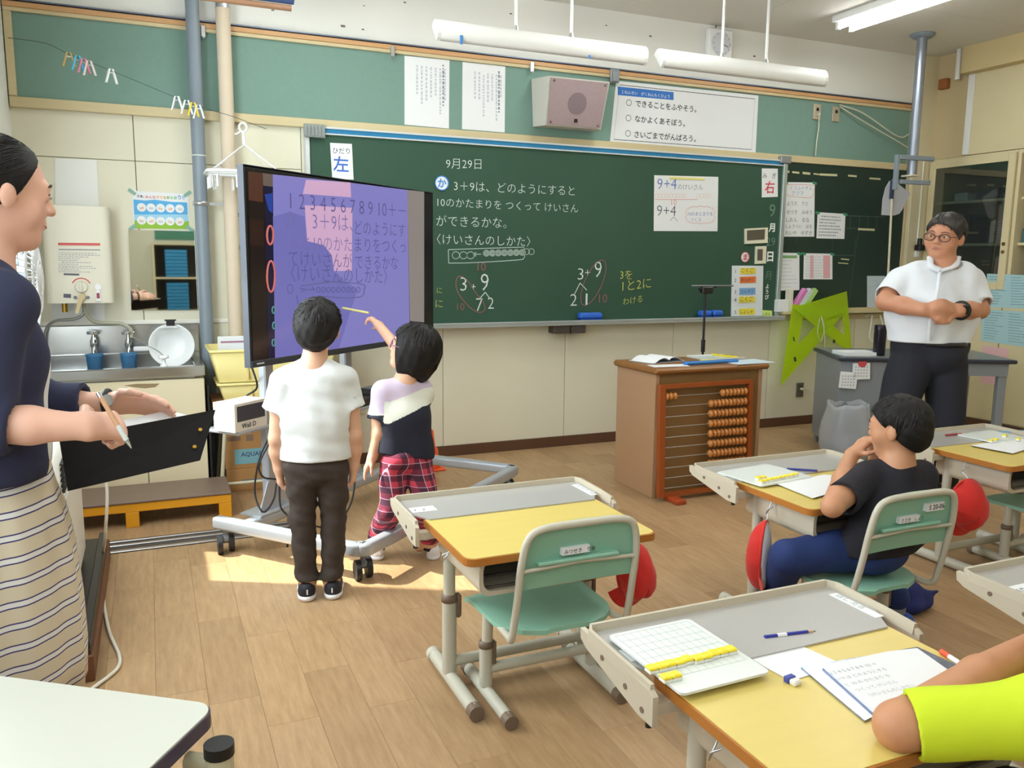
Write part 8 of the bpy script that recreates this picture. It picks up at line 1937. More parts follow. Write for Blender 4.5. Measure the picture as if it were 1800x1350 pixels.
    Hh = SDF(0.0038); WH = lambda x, y, z: hc + Rh @ (A(x, y, z) * hs)
    Hh.ell(WH(0, -0.08, 0.12), A(0.46, 0.52, 0.47) * hs, Rh, 0.01); Hh.ell(WH(0, -0.24, -0.22), A(0.43, 0.36, 0.50) * hs, Rh, 0.05)
    for e in (-1, 1): Hh.ell(WH(e * 0.30, 0.0, -0.20), A(0.15, 0.24, 0.38) * hs, Rh, 0.04)
    Hh.noise(0.0022, 130, 4, (1, 1, 0.2)); Hh.noise(0.002, 55, 19, (1, 1, 0.3))
    Hh.subell(WH(0, 0.47, -0.20), A(0.31, 0.36, 0.46) * hs, Rh); Hh.cut(WH(0, 0, -0.66), Rh @ A(0, 0.30, -1))
    Hh.build('hair', hair_m, t)
    locks(t, hc, Rh, hs, (0.465, 0.53, 0.475), (0, -0.09, 0.12), 420, 1.25, lambda v: not (v[1] > 0.30 and v[2] < 0.22) and v[2] > -0.55, 6, (0, -0.05, 1.0), 0.0050, 0.03, -0.64)
    face_parts(t, hc, Rh, hs, brow_m=hair_m, lip=(190, 104, 100))
    gm = M('glasses_mauve', (140, 92, 130), rough=0.3)
    for e in (-1, 1):
        MB().tube([WH(e * 0.165 + 0.12 * math.cos(a), 0.43, 0.015 + 0.085 * math.sin(a)) for a in np.linspace(0, 2 * math.pi, 19)[:-1]], 0.0022, 6, closed=True).tube([WH(e * 0.28, 0.42, 0.02), WH(e * 0.39, 0.25, 0.03), WH(e * 0.41, -0.02, 0.02)], 0.002, 5).build('glasses_rim', gm, t, True)
    MB().tube([WH(-0.045, 0.44, 0.03), WH(0.045, 0.44, 0.03)], 0.002, 5).build('glasses_bridge', gm, t, True)
    for f_, dx in ((fl_, -0.004), (frr, 0.004)):
        shoe(t, A(f_[0], f_[1] - 0.012, 0), A(-0.15 if f_ is fl_ else 0.3, 0.95, 0), 0.165, [(232, 230, 234), (70, 60, 110)])
        MB().cyl(A(f_[0], f_[1] + 0.03, 0.04), A(f_[0], f_[1] + 0.03, 0.085), 0.030, 0.031, n=16).build('sock', M('sock_black', (30, 28, 34), rough=0.9), t, True)
    pt = thing('pointer_stick', 'pale yellow pointer stick in the hand of the pointing child', 'pointer', tuple(J(645, 549, 0.43)))
    MB().tube([J(648, 550, 0.43), J(585, 538, 0.50)], 0.0055, 8).build('stick', M('stick_yellow', (232, 226, 140), rough=0.5), pt, True)
girl()

# ================================================================== teacher with clasped hands
def teacher():
    d0 = 4.22; J = lambda px, py, dd=0.0: onD(px, py, d0 + dd)
    O = J(1620, 600); O = A(O[0], O[1], 0); t = body_origin('person', 'adult in a white short-sleeved shirt, glasses and dark trousers with clasped hands', tuple(O))
    sk = skin_mat('skin_teacher', (192, 136, 106)); Rb = basis(math.radians(-122)); Rh = basis(math.radians(-108), math.radians(-4), math.radians(-7)); hs = 0.218; hc = J(1660, 416, -0.03)
    nb = J(1655, 472, 0.0); shl, shr = J(1582, 494, 0.02), J(1706, 497, 0.02); pel = J(1630, 625, 0.0)
    B = SDF(0.005); add_head(B, hc, Rh, hs, 1.0, 1.22, 0.97)
    B.cap(hc + Rh @ A(0, -0.02, -0.06), nb, 0.058, 0.062, 0.02)
    B.chain([nb, J(1645, 540), pel], [0.07, 0.09, 0.09], 0.04); B.cap(shl, shr, 0.05, 0.05, 0.04)
    hm = J(1651, 541, -0.24)
    for sh, elb, wr, th in ((shl, J(1556, 530, -0.06), J(1622, 545, -0.22), 1), (shr, J(1722, 545, -0.06), J(1686, 546, -0.22), -1)):
        B.chain([sh, (sh + elb) / 2, elb, (elb + wr) / 2, wr], [0.055, 0.052, 0.043, 0.043, 0.033], 0.02)
    wl, wr = J(1624, 545, -0.22), J(1684, 546, -0.22)
    hand(B, wl, hm - wl + A(0, 0, 0.005), FWD * 0.8 + A(0, 0, -0.4), 0.175, thumb=-1, curl=0.7, spread=0.03, tcurl=0.5)
    hand(B, wr, hm - wr + A(0, 0, 0.012), FWD * 0.8 + A(0, 0, -0.4), 0.175, thumb=1, curl=0.75, spread=0.03, tcurl=0.5)
    B.ell(hm + A(0, 0, 0.002), A(0.045, 0.034, 0.036), None, 0.02); B.ell(J(1655, 555, -0.225), A(0.042, 0.034, 0.034), None, 0.015)
    f1_, f2_ = A(*onz(1545, 868)), A(*onz(1662, 862))
    f1_ = A(f1_[0], f1_[1], 0); f2_ = A(f2_[0], f2_[1], 0)
    legs = ((J(1602, 640), J(1568, 745, -0.02), f1_ + A(0, 0, 0.09)), (J(1660, 640), J(1662, 745, -0.02), f2_ + A(0, 0, 0.09)))
    for h_, k_, a_ in legs: B.chain([h_, k_, a_], [0.10, 0.065, 0.045], 0.03); B.cap(a_, a_ + Rb @ A(0, 0.12, -0.05), 0.04, 0.035, 0.02)
    B.build('body', sk, t)
    S = SDF(0.005); ws = M('shirt_white', (220, 225, 232), rough=0.8, noise=0.02, scale=8, bump=0.7, bscale=16)
    for a_, b_, c_ in ((J(1612, 492), J(1605, 545, -0.01), J(1602, 605)), (J(1686, 492), J(1676, 545, -0.01), J(1662, 605)), (J(1650, 485), J(1640, 550, -0.06), J(1632, 605, -0.03))):
        S.chain([a_, b_, c_], [0.098, 0.122, 0.112], 0.05)
    S.cap(nb + A(0, 0, -0.045), shl + A(0, 0, -0.005), 0.066, 0.064, 0.04); S.cap(nb + A(0, 0, -0.045), shr + A(0, 0, -0.005), 0.066, 0.064, 0.04)
    for sh, elb in ((shl, J(1556, 530, -0.06)), (shr, J(1722, 545, -0.06))):
        e_ = sh + (elb - sh) * 0.80; S.cap(sh, sh + (elb - sh) * 1.0, 0.066, 0.072, 0.03, (e_, elb - sh))
    S.noise(0.004, 28, 31, (1, 1, 0.5)); S.noise(0.0015, 70, 6); S.cut(J(1632, 600), A(0, 0, -1)); S.subell(nb + A(0, 0, 0.035) - FWD * 0.03, A(0.085, 0.085, 0.06))
    for sh, elb in ((shl, J(1556, 530, -0.06)), (shr, J(1722, 545, -0.06))): S.subcap(sh + (elb - sh) * 0.7, elb, 0.062)
    S.build('shirt', ws, t)
    for e, px in ((-1, 1633), (1, 1682)):
        P0, P1, P2 = J(px - e * 2 if e < 0 else 1684, 452, -0.02), J(px + (4 if e < 0 else -4), 468, -0.09), J(1652, 476, -0.115)
        MB().tube(smooth_path([P0, P1, P2], 5), 0.016, 8, flat=0.5).build('collar', ws, t, True)
    MB().tube(smooth_path([J(1652, 478, -0.117), J(1646, 520, -0.19), J(1636, 560, -0.20), J(1632, 598, -0.155)], 6), 0.010, 6, flat=0.5).build('button_placket', ws, t, True)
    P = [J(1660, 490, -0.125), J(1693, 492, -0.105), J(1690, 520, -0.125), J(1656, 518, -0.15)]
    MB().add(P + [p + FWD * 0.01 for p in P], [(0, 1, 2, 3)[::-1], (4, 5, 6, 7), (0, 1, 5, 4), (1, 2, 6, 5), (2, 3, 7, 6), (3, 0, 4, 7)]).build('chest_pocket', ws, t, True)
    T = SDF(0.005); tm = M('trouser_navy', (26, 27, 38), rough=0.85, noise=0.08, scale=20)
    T.ell(J(1630, 625), A(0.175, 0.125, 0.12), Rb, 0.03); T.cap(J(1605, 608), J(1662, 608), 0.112, 0.112, 0.03)
    for h_, k_, a_ in legs: T.chain([h_, k_, a_ + A(0, 0, -0.02)], [0.112, 0.085, 0.065], 0.012, (a_ + A(0, 0, -0.045), A(0, 0, -1)))
    T.noise(0.004, 30, 41, (0.7, 0.7, 1)); T.cut(J(1632, 597), A(0, 0, 1)); T.build('trousers', tm, t)
    MB().tube([J(1632, 602) + Rb @ A(0.168 * math.cos(a), 0.126 * math.sin(a), 0) for a in np.linspace(0, 2 * math.pi, 33)[:-1]], 0.012, 6, closed=True, flat=1.0).build('belt', M('belt_black', (20, 19, 22), rough=0.4), t, True)
    Hh = SDF(0.0042); WH = lambda x, y, z: hc + Rh @ (A(x, y, z) * hs)
    Hh.ell(WH(0, -0.085, 0.14), A(0.415, 0.475, 0.425) * hs, Rh, 0.01); Hh.noise(0.0025, 120, 7, (1, 1, 0.4)); Hh.noise(0.003, 45, 17)
    Hh.cut(WH(0, 0.31, 0.28), Rh @ A(0.06, 1, -0.75)); Hh.cut(WH(0, 0, -0.22), Rh @ A(0, 0.4, -1))
    Hh.build('hair', M('hair_dark_grey', (52, 46, 44), rough=0.5, noise=0.3, scale=60, bump=0.3, bscale=150), t)
    locks(t, hc, Rh, hs, (0.415, 0.475, 0.425), (0, -0.085, 0.14), 420, 0.55, lambda v: (0.475 * v[1] - 0.085) < 0.385 + 0.75 * (0.425 * v[2] - 0.14) and not (v[1] > 0.05 and v[2] < -0.1) and v[2] > -0.5, 23, (0.35, -0.10, 0.9), 0.0040, 0.05, None, M('lock_grey', (44, 38, 36), rough=0.5))
    face_parts(t, hc, Rh, hs, brow_m=hair_m, lip=(150, 84, 76))
    gm = M('glasses_brown', (84, 54, 44), rough=0.3)
    for e in (-1, 1):
        MB().tube([WH(e * 0.17 + 0.125 * math.cos(a), 0.44 - 0.02 * abs(math.cos(a)), 0.005 + 0.085 * math.sin(a)) for a in np.linspace(0, 2 * math.pi, 19)[:-1]], 0.0026, 6, closed=True).tube([WH(e * 0.29, 0.42, 0.03), WH(e * 0.38, 0.2, 0.03), WH(e * 0.39, -0.03, 0.02)], 0.002, 5).build('glasses_rim', gm, t, True)
    MB().tube([WH(-0.045, 0.45, 0.03), WH(0.045, 0.45, 0.03)], 0.0024, 5).build('glasses_bridge', gm, t, True)
    u = unit(J(1722, 545, -0.06) - wr)
    c = wr + u * 0.035; fu, fv, fd = frame_of(u)
    MB().tube([c + (fu * math.cos(a) + fv * math.sin(a)) * 0.038 for a in np.linspace(0, 2 * math.pi, 21)[:-1]], 0.011, 8, closed=True).build('watch_strap', black_pl, t, True)
    wc_ = c - FWD * 0.042; MB().box(-0.02, 0.02, -0.006, 0.006, -0.022, 0.022, bev=0.005, o=wc_, R=rotz(math.radians(-23))).build('watch_case', black_pl, t, True)
    for f_, yw in ((f1_, -135), (f2_, -115)):
        fw = basis(math.radians(yw)) @ A(0, 1, 0); shoe(t, f_ - fw * 0.07, fw, 0.27, [(28, 27, 30)], sole=(40, 38, 40))
teacher()

# ================================================================== boy sitting at his desk
def seated_boy():
    pv = A(2.165, 1.935, 0.36); d0 = dep(A(2.20, 1.95, 0.6)); J = lambda px, py, dd=0.0: onD(px, py, d0 + dd)
    t = body_origin('person', 'child in a black T-shirt and jeans sitting at a desk with hands at the mouth', (2.165, 1.935, 0))
    sk = skin_mat('skin_boy_tan', (194, 140, 106)); Rb = basis(math.radians(8)); Rh = basis(math.radians(-24), math.radians(-6), math.radians(2)); hs = 0.20; hc = J(1577, 752, 0.0)
    nb = J(1578, 818, 0.0); sl, sr = J(1527, 840, 0.02), J(1618, 838, 0.05); mid = J(1568, 920, -0.02)
    B = SDF(0.0045); add_head(B, hc, Rh, hs, 1.05); B.cap(hc + Rh @ A(0, -0.012, -0.05), nb, 0.044, 0.05, 0.02)
    B.chain([nb, mid, pv], [0.048, 0.058, 0.065], 0.03); B.cap(sl, sr, 0.042, 0.042, 0.03)
    el = onz(1463, 890, 0.552); wl = J(1497, 800, 0.16)
    B.chain([sl, (sl + el) / 2, el, (el + wl) / 2, wl], [0.042, 0.038, 0.033, 0.032, 0.024], 0.015)
    hand(B, wl, J(1528, 768, 0.16) - wl, J(1560, 812, 0.19) - wl, 0.135, thumb=-1, curl=0.75, spread=0.08, tcurl=0.3)
    er = A(*onz(1552, 862, 0.552)); wr = J(1540, 808, 0.20)
    B.chain([sr, er, wr], [0.042, 0.033, 0.024], 0.015); hand(B, wr, J(1527, 755, 0.19) - wr, J(1500, 800, 0.16) - wr, 0.125, thumb=1, curl=0.7, spread=0.05)
    kl, al = A(*onz(1385, 980, 0.345)), A(1.985, 2.19, 0.08); kr, ar = A(2.36, 2.18, 0.34), A(2.40, 2.02, 0.10)
    for h_, k_, a_ in ((pv + A(-0.055, 0.02, -0.005), kl, al), (pv + A(0.055, 0.02, -0.005), kr, ar)):
        B.chain([h_, k_, a_], [0.068, 0.05, 0.034], 0.02); B.cap(a_, a_ + A(0.01, 0.08, -0.04), 0.03, 0.026, 0.02)
    B.build('body', sk, t)
    S = SDF(0.0045); bm = M('tee_black', (30, 27, 36), rough=0.9, noise=0.08, scale=30, bump=0.6, bscale=22)
    for e, sh in ((-1, sl), (1, sr)): S.chain([sh * 0.72 + nb * 0.28 + A(0, 0, -0.03), mid + Rb @ A(e * 0.06, 0, 0), pv + A(e * 0.065, 0, 0.0)], [0.062, 0.076, 0.080], 0.04)
    S.chain([nb + A(0, 0, -0.03), mid, pv], [0.06, 0.085, 0.09], 0.04); S.cap(sl, sr, 0.052, 0.052, 0.03); S.cap(nb + A(0, 0, -0.015), (sl + sr) / 2, 0.05, 0.06, 0.03)
    for sh, elb, f in ((sl, el, 0.72), (sr, er, 0.72)): S.cap(sh, elb, 0.054, 0.056, 0.02, (sh + (elb - sh) * f, elb - sh))
    S.noise(0.003, 38, 51, (1, 1, 0.5)); S.cut(pv + A(0, 0, 0.0), A(0, 0, -1)); S.subell(nb + A(0, 0, 0.03), A(0.052, 0.056, 0.03))
    S.subcap(sl + (el - sl) * 0.62, el, 0.044); S.subcap(sr + (er - sr) * 0.62, er, 0.044); S.build('t_shirt', bm, t)
    T = SDF(0.0045); jm = M('jeans', (30, 50, 104), rough=0.85, noise=0.15, scale=25)
    T.ell(pv + A(0, 0.0, 0.0), A(0.125, 0.10, 0.082), Rb, 0.03, (A(0, 0, 0.2825), A(0, 0, -1)))
    for e, k_, a_ in ((-1, kl, al), (1, kr, ar)): T.chain([pv + A(e * 0.055, 0.02, 0.0), k_, a_ + A(0, 0, 0.02)], [0.074, 0.060, 0.046], 0.010)
    T.cut(pv + A(0, 0, 0.055), A(0, -0.5, 1)); T.noise(0.003, 50, 61); T.build('jeans', jm, t)
    Hh = SDF(0.0038); WH = lambda x, y, z: hc + Rh @ (A(x, y, z) * hs)
    Hh.ell(WH(0, -0.075, 0.125), A(0.435, 0.495, 0.45) * hs, Rh, 0.01); Hh.ell(WH(0, -0.22, -0.08), A(0.35, 0.32, 0.34) * hs, Rh, 0.03); Hh.noise(0.002, 150, 5, (1, 1, 0.4)); Hh.noise(0.0018, 60, 29)
    Hh.cut(WH(0, 0.24, 0.0), Rh @ A(0, 1, -0.35)); Hh.cut(WH(0, 0.0, -0.06), Rh @ A(0, 0.8, -0.75)); Hh.cut(WH(0, 0, -0.36), Rh @ A(0, 0.3, -1))
    for e in (-1, 1): Hh.subell(WH(e * 0.44, 0.04, -0.06), A(0.10, 0.14, 0.18) * hs, Rh)
    Hh.build('hair', hair_m, t); face_parts(t, hc, Rh, hs, brow_m=hair_m)
    locks(t, hc, Rh, hs, (0.43, 0.488, 0.445), (0, -0.075, 0.12), 420, 0.45, boy_keep, 13, r0=0.0038, lift=0.05)
    shoe(t, A(al[0], al[1] - 0.05, 0), A(-0.1, 1, 0), 0.18, [(40, 70, 150)])
    shoe(t, A(ar[0] + 0.01, ar[1] - 0.07, 0), A(0.2, 1, 0), 0.18, [(40, 76, 160), (206, 214, 230)])
    MB().cyl(A(ar[0], ar[1], 0.05), A(ar[0], ar[1], 0.12), 0.036, 0.035, n=16).build('sock', M('sock_grey', (130, 132, 140), rough=0.9), t, True)
    cb = thing('cloth_bag', 'navy cloth bag lying on the floor under the chair of the boy in black', 'bag', tuple(onz(1620, 1070)))
    q = SDF(0.005); c = A(*onz(1617, 1075)); q.ell(c + A(-0.03, 0.06, 0.06), A(0.07, 0.08, 0.055), rotz(0.4), 0.02); q.ell(c + A(0.0, 0.02, 0.03), A(0.09, 0.05, 0.03), rotz(0.2), 0.03); q.cap(c + A(0.03, 0.02, 0.05), c + A(0.10, 0.01, 0.06), 0.02, 0.006, 0.03); q.noise(0.006, 45, 3); q.cut(A(0, 0, 0.001), A(0, 0, -1))
    q.build('bag_cloth', M('cloth_navy_blue', (34, 44, 104), rough=0.9, noise=0.1, scale=20), cb)
seated_boy()

# ================================================================== child in the yellow shirt
def yellow_child():
    t = body_origin('person', 'child in a bright yellow T-shirt leaning a bare arm on the near desk', (1.55, 0.66, 0))
    sk = skin_mat('skin_yellow', (196, 140, 104))
    el = A(*onz(1580, 1276, 0.553)); sh = onD(1850, 1262, dep(el) - 0.05); wr = A(*onz(1845, 1122, 0.575)); 
    nb = sh + A(0.13, -0.02, 0.03); shr = sh + A(0.25, 0.02, 0.0); pv = A(1.52, 0.62, 0.37)
    hc = nb + A(0.06, 0.10, 0.12); Rh = basis(math.radians(-10), math.radians(-25), 0); hs = 0.20
    B = SDF(0.0045); add_head(B, hc, Rh, hs, 1.0); B.cap(hc + Rh @ A(0, -0.01, -0.05), nb, 0.042, 0.05, 0.02)
    B.chain([nb, (nb + pv) / 2, pv], [0.05, 0.065, 0.07], 0.03); B.cap(sh, shr, 0.045, 0.045, 0.03)
    B.chain([sh, (sh + el) / 2, el, (el + wr) / 2, wr], [0.048, 0.044, 0.038, 0.038, 0.026], 0.015)
    hand(B, wr, A(1, 0.1, 0.0), A(0, 0, -1), 0.13, thumb=1, curl=0.3)
    er = A(1.66, 0.98, 0.555); wr2 = A(1.578, 0.975, 0.69)
    B.chain([shr, er, wr2], [0.046, 0.036, 0.026], 0.015); hand(B, wr2, A(0.05, -0.10, 0.6), A(0.3, -1, 0), 0.125, thumb=1, curl=0.5)
    kl, kr = A(1.36, 0.86, 0.36), A(1.60, 0.88, 0.36)
    for h_, k_, a_ in ((pv + A(-0.06, 0.02, 0), kl, A(1.36, 0.80, 0.08)), (pv + A(0.06, 0.02, 0), kr, A(1.60, 0.82, 0.08))):
        B.chain([h_, k_, a_], [0.07, 0.05, 0.034], 0.02); B.cap(a_, a_ + A(0, 0.08, -0.04), 0.03, 0.026, 0.02)
    B.build('body', sk, t)
    S = SDF(0.0045); ym = M('tee_yellow', (200, 220, 34), rough=0.8, noise=0.03, scale=12, bump=0.5, bscale=18)
    for e, q in ((-1, sh), (1, shr)): S.chain([q * 0.7 + nb * 0.3 + A(0, 0, -0.03), (nb + pv) / 2 + A(e * 0.065, 0, 0), pv + A(e * 0.07, 0, 0)], [0.07, 0.085, 0.088], 0.04)
    S.chain([nb + A(0, 0, -0.03), (nb + pv) / 2, pv], [0.07, 0.10, 0.10], 0.04); S.cap(sh, shr, 0.060, 0.060, 0.03)
    for q, elb, f in ((sh, el, 0.90), (shr, er, 0.6)): S.cap(q, q + (elb - q) * 1.10, 0.064, 0.050, 0.03, (q + (elb - q) * f, elb - q))
    S.noise(0.003, 30, 71, (1, 1, 0.6)); S.cut(pv, A(0, 0, -1)); S.subell(nb + A(0, 0, 0.035), A(0.055, 0.058, 0.035)); S.subcap(sh + (el - sh) * 0.78, el, 0.046); S.subcap(shr + (er - shr) * 0.5, er, 0.050)
    S.build('t_shirt', ym, t)
    T = SDF(0.005); T.ell(pv, A(0.125, 0.10, 0.085), None, 0.03, (A(0, 0, 0.2825), A(0, 0, -1)))
    for e, k_, a_ in ((-1, kl, A(1.36, 0.80, 0.10)), (1, kr, A(1.60, 0.82, 0.10))): T.chain([pv + A(e * 0.06, 0.02, 0), k_, a_], [0.075, 0.06, 0.05], 0.01)
    T.cut(pv + A(0, 0, 0.04), A(0, 0, 1)); T.build('shorts', M('shorts_dark', (44, 46, 56), rough=0.85), t)
    Hh = SDF(0.004); WH = lambda x, y, z: hc + Rh @ (A(x, y, z) * hs)
    Hh.ell(WH(0, -0.075, 0.125), A(0.435, 0.495, 0.45) * hs, Rh, 0.01); Hh.ell(WH(0, -0.22, -0.08), A(0.35, 0.32, 0.34) * hs, Rh, 0.03); Hh.noise(0.002, 150, 5, (1, 1, 0.4))
    Hh.cut(WH(0, 0.24, 0.0), Rh @ A(0, 1, -0.35)); Hh.cut(WH(0, 0.0, -0.06), Rh @ A(0, 0.8, -0.75)); Hh.cut(WH(0, 0, -0.36), Rh @ A(0, 0.3, -1)); Hh.build('hair', hair_m, t)
    face_parts(t, hc, Rh, hs, brow_m=hair_m)
    for x in (1.36, 1.60): shoe(t, A(x, 0.75, 0), A(0, 1, 0), 0.18, [(60, 62, 70)])
yellow_child()

# ================================================================== woman with the clipboard
def stripe_mat():
    m = bpy.data.materials.new('striped_skirt'); m.use_nodes = True; nt = m.node_tree; b = nt.nodes['Principled BSDF']; b.inputs['Roughness'].default_value = 0.85
    tc = nt.nodes.new('ShaderNodeTexCoord'); sp = nt.nodes.new('ShaderNodeSeparateXYZ'); nt.links.new(tc.outputs['Object'], sp.inputs[0])
    w = nt.nodes.new('ShaderNodeMath'); w.operation = 'MULTIPLY_ADD'; w.inputs[1].default_value = -0.10; nt.links.new(sp.outputs[0], w.inputs[0]); nt.links.new(sp.outputs[2], w.inputs[2])
    f = nt.nodes.new('ShaderNodeMath'); f.operation = 'DIVIDE'; f.inputs[1].default_value = 0.0445; nt.links.new(w.outputs[0], f.inputs[0])
    fr_ = nt.nodes.new('ShaderNodeMath'); fr_.operation = 'FRACT'; nt.links.new(f.outputs[0], fr_.inputs[0])
    r = nt.nodes.new('ShaderNodeValToRGB'); r.color_ramp.interpolation = 'CONSTANT'; e = r.color_ramp.elements
    base, navy, wht = (*lin([v / 255 for v in (212, 200, 176)]), 1), (*lin([v / 255 for v in (62, 58, 108)]), 1), (*lin([v / 255 for v in (224, 222, 220)]), 1)
    e[0].position = 0; e[0].color = base; e[1].position = 0.50; e[1].color = navy
    for p, c in ((0.565, wht), (0.78, navy), (0.845, base)): q = e.new(p); q.color = c
    nt.links.new(fr_.outputs[0], r.inputs[0]); nt.links.new(r.outputs[0], b.inputs['Base Color']); return m
def woman():
    Y0 = 2.0; J = lambda px, py, y=Y0: ony(px, py, y)
    O = A(-0.345, 2.0, 0); t = body_origin('person', 'adult in a navy cardigan and striped skirt holding a black clipboard and a pen', tuple(O))
    sk = skin_mat('skin_woman', (226, 178, 156)); yaw = math.radians(68); Rb = basis(yaw); Rh = basis(math.radians(66), math.radians(-6), 0.0); hs = 0.222
    hc = J(-3, 340)
    W = lambda x, y, z: A(O[0], O[1], 0) + Rb @ A(x, y, z)
    nb = hc + Rb @ A(0, -0.045, -0.165); shr, shl = nb + Rb @ A(0.165, -0.01, -0.055), nb + Rb @ A(-0.165, -0.01, -0.055)
    B = SDF(0.0045); add_head(B, hc, Rh, hs, 0.85, 0.88, 1.06); B.cap(hc + Rh @ A(0, -0.02, -0.06), nb, 0.05, 0.055, 0.025)
    ch_, wa, pv = W(0, 0.0, 1.15), W(0, 0.005, 0.98), W(0, 0, 0.85)
    B.chain([nb, ch_, wa, pv], [0.055, 0.08, 0.072, 0.09], 0.04); B.cap(shl, shr, 0.045, 0.045, 0.04)
    # near (right) arm
    er, wr = J(-45, 745, 1.80), J(146, 750, 1.80)
    B.chain([shr, er, (er + wr) / 2, wr], [0.045, 0.040, 0.036, 0.026], 0.015)
    hd = J(215, 748, 1.86) - wr
    hand(B, wr, hd, A(0.1, 0.75, -0.6), 0.172, thumb=1, curl=0.95, spread=0.0, tcurl=0.75, curls=[1.15, 1.35, 1.45, 1.5])
    # far (left) arm
    e2, w2 = J(60, 720, 2.22), J(205, 708, 2.16)
    B.chain([shl, e2, (e2 + w2) / 2, w2], [0.045, 0.040, 0.035, 0.025], 0.015)
    hand(B, w2, J(292, 712, 2.10) - w2, A(0.1, -0.8, -0.55), 0.170, thumb=-1, curl=0.25, spread=0.02, tcurl=0.1)
    for e in (-1, 1):
        a_ = W(e * 0.07, 0, 0.08); B.chain([W(e * 0.075, 0, 0.82), W(e * 0.075, 0.01, 0.45), a_], [0.085, 0.055, 0.035], 0.02); B.cap(a_, a_ + Rb @ A(0, 0.13, -0.05), 0.034, 0.028, 0.02)
    B.build('body', sk, t)
    S = SDF(0.005); cm = M('cardigan_navy', (44, 48, 76), rough=0.9, noise=0.08, scale=60, bump=0.5, bscale=20)
    for e in (-1, 1): S.chain([W(e * 0.09, 0.0, 1.22), W(e * 0.085, 0.012, 1.10), W(e * 0.085, 0.0, 0.96), W(e * 0.09, 0.0, 0.88)], [0.085, 0.098, 0.088, 0.098], 0.04)
    S.chain([nb + A(0, 0, -0.06), W(0, 0.02, 1.12), W(0, 0.005, 0.88)], [0.075, 0.10, 0.10], 0.04); S.cap(nb + A(0, 0, -0.05), shr, 0.055, 0.062, 0.03); S.cap(nb + A(0, 0, -0.05), shl, 0.055, 0.062, 0.03)
    for sh, elb, wri, f in ((shr, er, wr, 0.30), (shl, e2, w2, 0.62)):
        S.cap(sh, elb, 0.062, 0.062, 0.03); c_ = elb + (wri - elb) * f; S.cap(elb, elb + (wri - elb) * (f + 0.2), 0.062, 0.050, 0.025, (c_, wri - elb))
    S.noise(0.004, 30, 81, (1, 1, 0.6)); S.cut(W(0, 0, 0.85), A(0, 0, -1)); S.subell(nb + Rb @ A(0, 0.09, -0.02), A(0.075, 0.10, 0.14), Rb)
    for elb, wri, f in ((er, wr, 0.30), (e2, w2, 0.62)): S.subcap(elb + (wri - elb) * (f - 0.06), wri, 0.040)
    S.build('cardigan', cm, t)
    I = SDF(0.005); I.chain([W(0, 0.02, 1.20), W(0, 0.028, 1.08), W(0, 0.02, 0.90), W(0, 0.01, 0.84)], [0.09, 0.107, 0.107, 0.115], 0.03); I.cut(W(0, 0, 0.855), A(0, 0, -1)); I.cut(nb + A(0, 0, -0.06), A(0, 0, 1)); I.build('white_top', M('top_white', (226, 228, 226), rough=0.8), t)
    MB().tube(smooth_path([J(0, 492, 1.95), J(18, 525, 1.93), J(38, 570, 1.92)], 5), 0.006, 6).build('lanyard', M('lanyard_blue', (40, 60, 150), rough=0.6), t, True)
    # pleated skirt
    rings = []; prof = [(0.87, 0.120, 0.155), (0.82, 0.128, 0.165), (0.76, 0.145, 0.180), (0.68, 0.158, 0.19), (0.55, 0.166, 0.20), (0.44, 0.168, 0.202), (0.375, 0.164, 0.198), (0.372, 0.155, 0.19)]
    for z, ry, rx in prof:
        ring = []
        for k in range(96):
            a = 2 * math.pi * k / 96; q = 1 + (0.022 * math.sin(10 * a) + 0.012 * math.sin(17 * a + 1)) * min(1, (0.87 - z) * 5 + 0.25)
            ring.append(W(rx * q * math.cos(a), ry * q * math.sin(a) + 0.004, z))
        rings.append(ring)
    MB().loft(rings).build('skirt', stripe_mat(), t, True)
    Hh = SDF(0.0042); WH = lambda x, y, z: hc + Rh @ (A(x, y, z) * hs)
    Hh.ell(WH(0, -0.085, 0.13), A(0.405, 0.475, 0.415) * hs, Rh, 0.01); Hh.noise(0.0016, 150, 7, (1, 0.3, 0.6)); Hh.cut(WH(0, 0.22, 0.24), Rh @ A(0, 1, -0.62)); Hh.cut(WH(0, 0.10, -0.02), Rh @ A(0, 0.62, -1)); Hh.cut(WH(0, 0, -0.22), Rh @ A(0, 0.3, -1))
    for e in (-1, 1): Hh.subell(WH(e * 0.42, 0.0, -0.07), A(0.07, 0.11, 0.15) * hs, Rh)
    Hh.ell(WH(0, -0.52, -0.05), A(0.20, 0.18, 0.22) * hs, Rh, 0.02); Hh.build('hair', hair_m, t)
    locks(t, hc, Rh, hs, (0.408, 0.478, 0.418), (0, -0.085, 0.13), 300, 0.8, lambda v: not (v[1] > 0.50 and v[2] < 0.60) and not (v[1] > -0.1 and v[2] < 0.0) and v[2] > -0.4, 33, (0, 0.75, 0.66), 0.0018, 0.012)
    face_parts(t, hc, Rh, hs, brow_m=hair_m, lip=(168, 84, 96))
    c = w2 + (e2 - w2) * 0.10; u = unit(e2 - w2); fu, fv, fd = frame_of(u)
    MB().tube([c + (fu * math.cos(a) + fv * math.sin(a)) * 0.030 for a in np.linspace(0, 2 * math.pi, 21)[:-1]], 0.007, 8, closed=True).build('watch_strap', black_pl, t, True)
    MB().cyl(c - A(0, 0.03, 0) + A(0, 0, 0.012), c - A(0, 0.037, 0) + A(0, 0, 0.014), 0.014, n=16).build('watch_case', chrome, t, True)
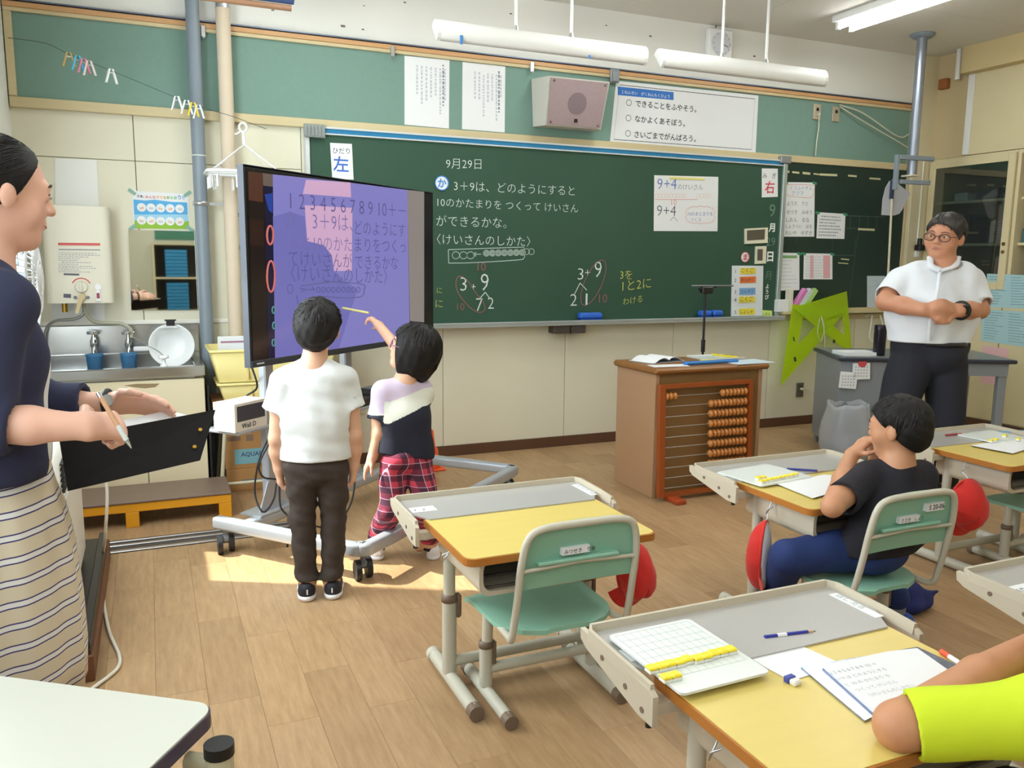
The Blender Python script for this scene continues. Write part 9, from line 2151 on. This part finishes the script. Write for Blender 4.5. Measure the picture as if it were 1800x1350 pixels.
    for e in (-1, 1):
        fw = Rb @ A(0, 1, 0); shoe(t, W(e * 0.07, -0.06, 0), fw, 0.235, [(230, 230, 232)])
    # clipboard and pen
    cb = thing('clipboard', 'black clipboard seen from behind in the hands of the woman', 'clipboard', tuple(J(118, 862, 1.90)))
    P = [J(119, 862, 1.92), J(352, 808, 1.97), J(379, 720, 2.07), J(104, 772, 2.0)]; n_ = unit(np.cross(P[1] - P[0], P[3] - P[0])); n_ = n_ if n_[1] < 0 else -n_
    MB().add(P + [p - n_ * 0.004 for p in P], [(0, 1, 2, 3), (7, 6, 5, 4), (0, 4, 5, 1), (1, 5, 6, 2), (2, 6, 7, 3), (3, 7, 4, 0)]).build('board', M('clip_black', (20, 18, 18), rough=0.7, spec=0.2), cb, True)
    for px, py in ((352, 756), (342, 786)):
        d = ray(px, py); tt = ((P[0] - CAM) @ n_) / (d @ n_); c = CAM + d * tt; MB().cyl(c, c + n_ * 0.003, 0.0045, n=12).build('rivet', M('brass'), cb, True)
    Q = [J(205, 758, 2.045), J(345, 735, 2.065), J(297, 722, 2.10), J(200, 743, 2.085)]
    MB().add(Q + [q + A(0, 0.002, 0.001) for q in Q], [(0, 1, 2, 3), (7, 6, 5, 4), (0, 4, 5, 1), (1, 5, 6, 2), (2, 6, 7, 3), (3, 7, 4, 0)]).build('paper', paper_w, cb, True)
    pn = thing('pen', 'slim pen with a wooden barrel in the hand of the woman', 'pen', tuple(J(229, 786, 1.84)))
    a, b = J(172, 690, 1.82), J(231, 788, 1.775); d = unit(b - a); L = np.linalg.norm(b - a)
    MB().cyl(a + d * 0.012, a + d * L * 0.6, 0.0048, n=12).build('barrel', M('pen_wood', (196, 150, 112), rough=0.4), pn, True)
    MB().cyl(a, a + d * 0.013, 0.0045, n=12).build('push_button', chrome, pn, True)
    MB().cyl(a + d * L * 0.6, a + d * L * 0.86, 0.0052, n=12).build('grip', M('grip_grey', (196, 200, 196), rough=0.4), pn, True)
    MB().cyl(a + d * L * 0.86, b, 0.005, 0.0012, n=12).build('tip', chrome, pn, True)
woman()
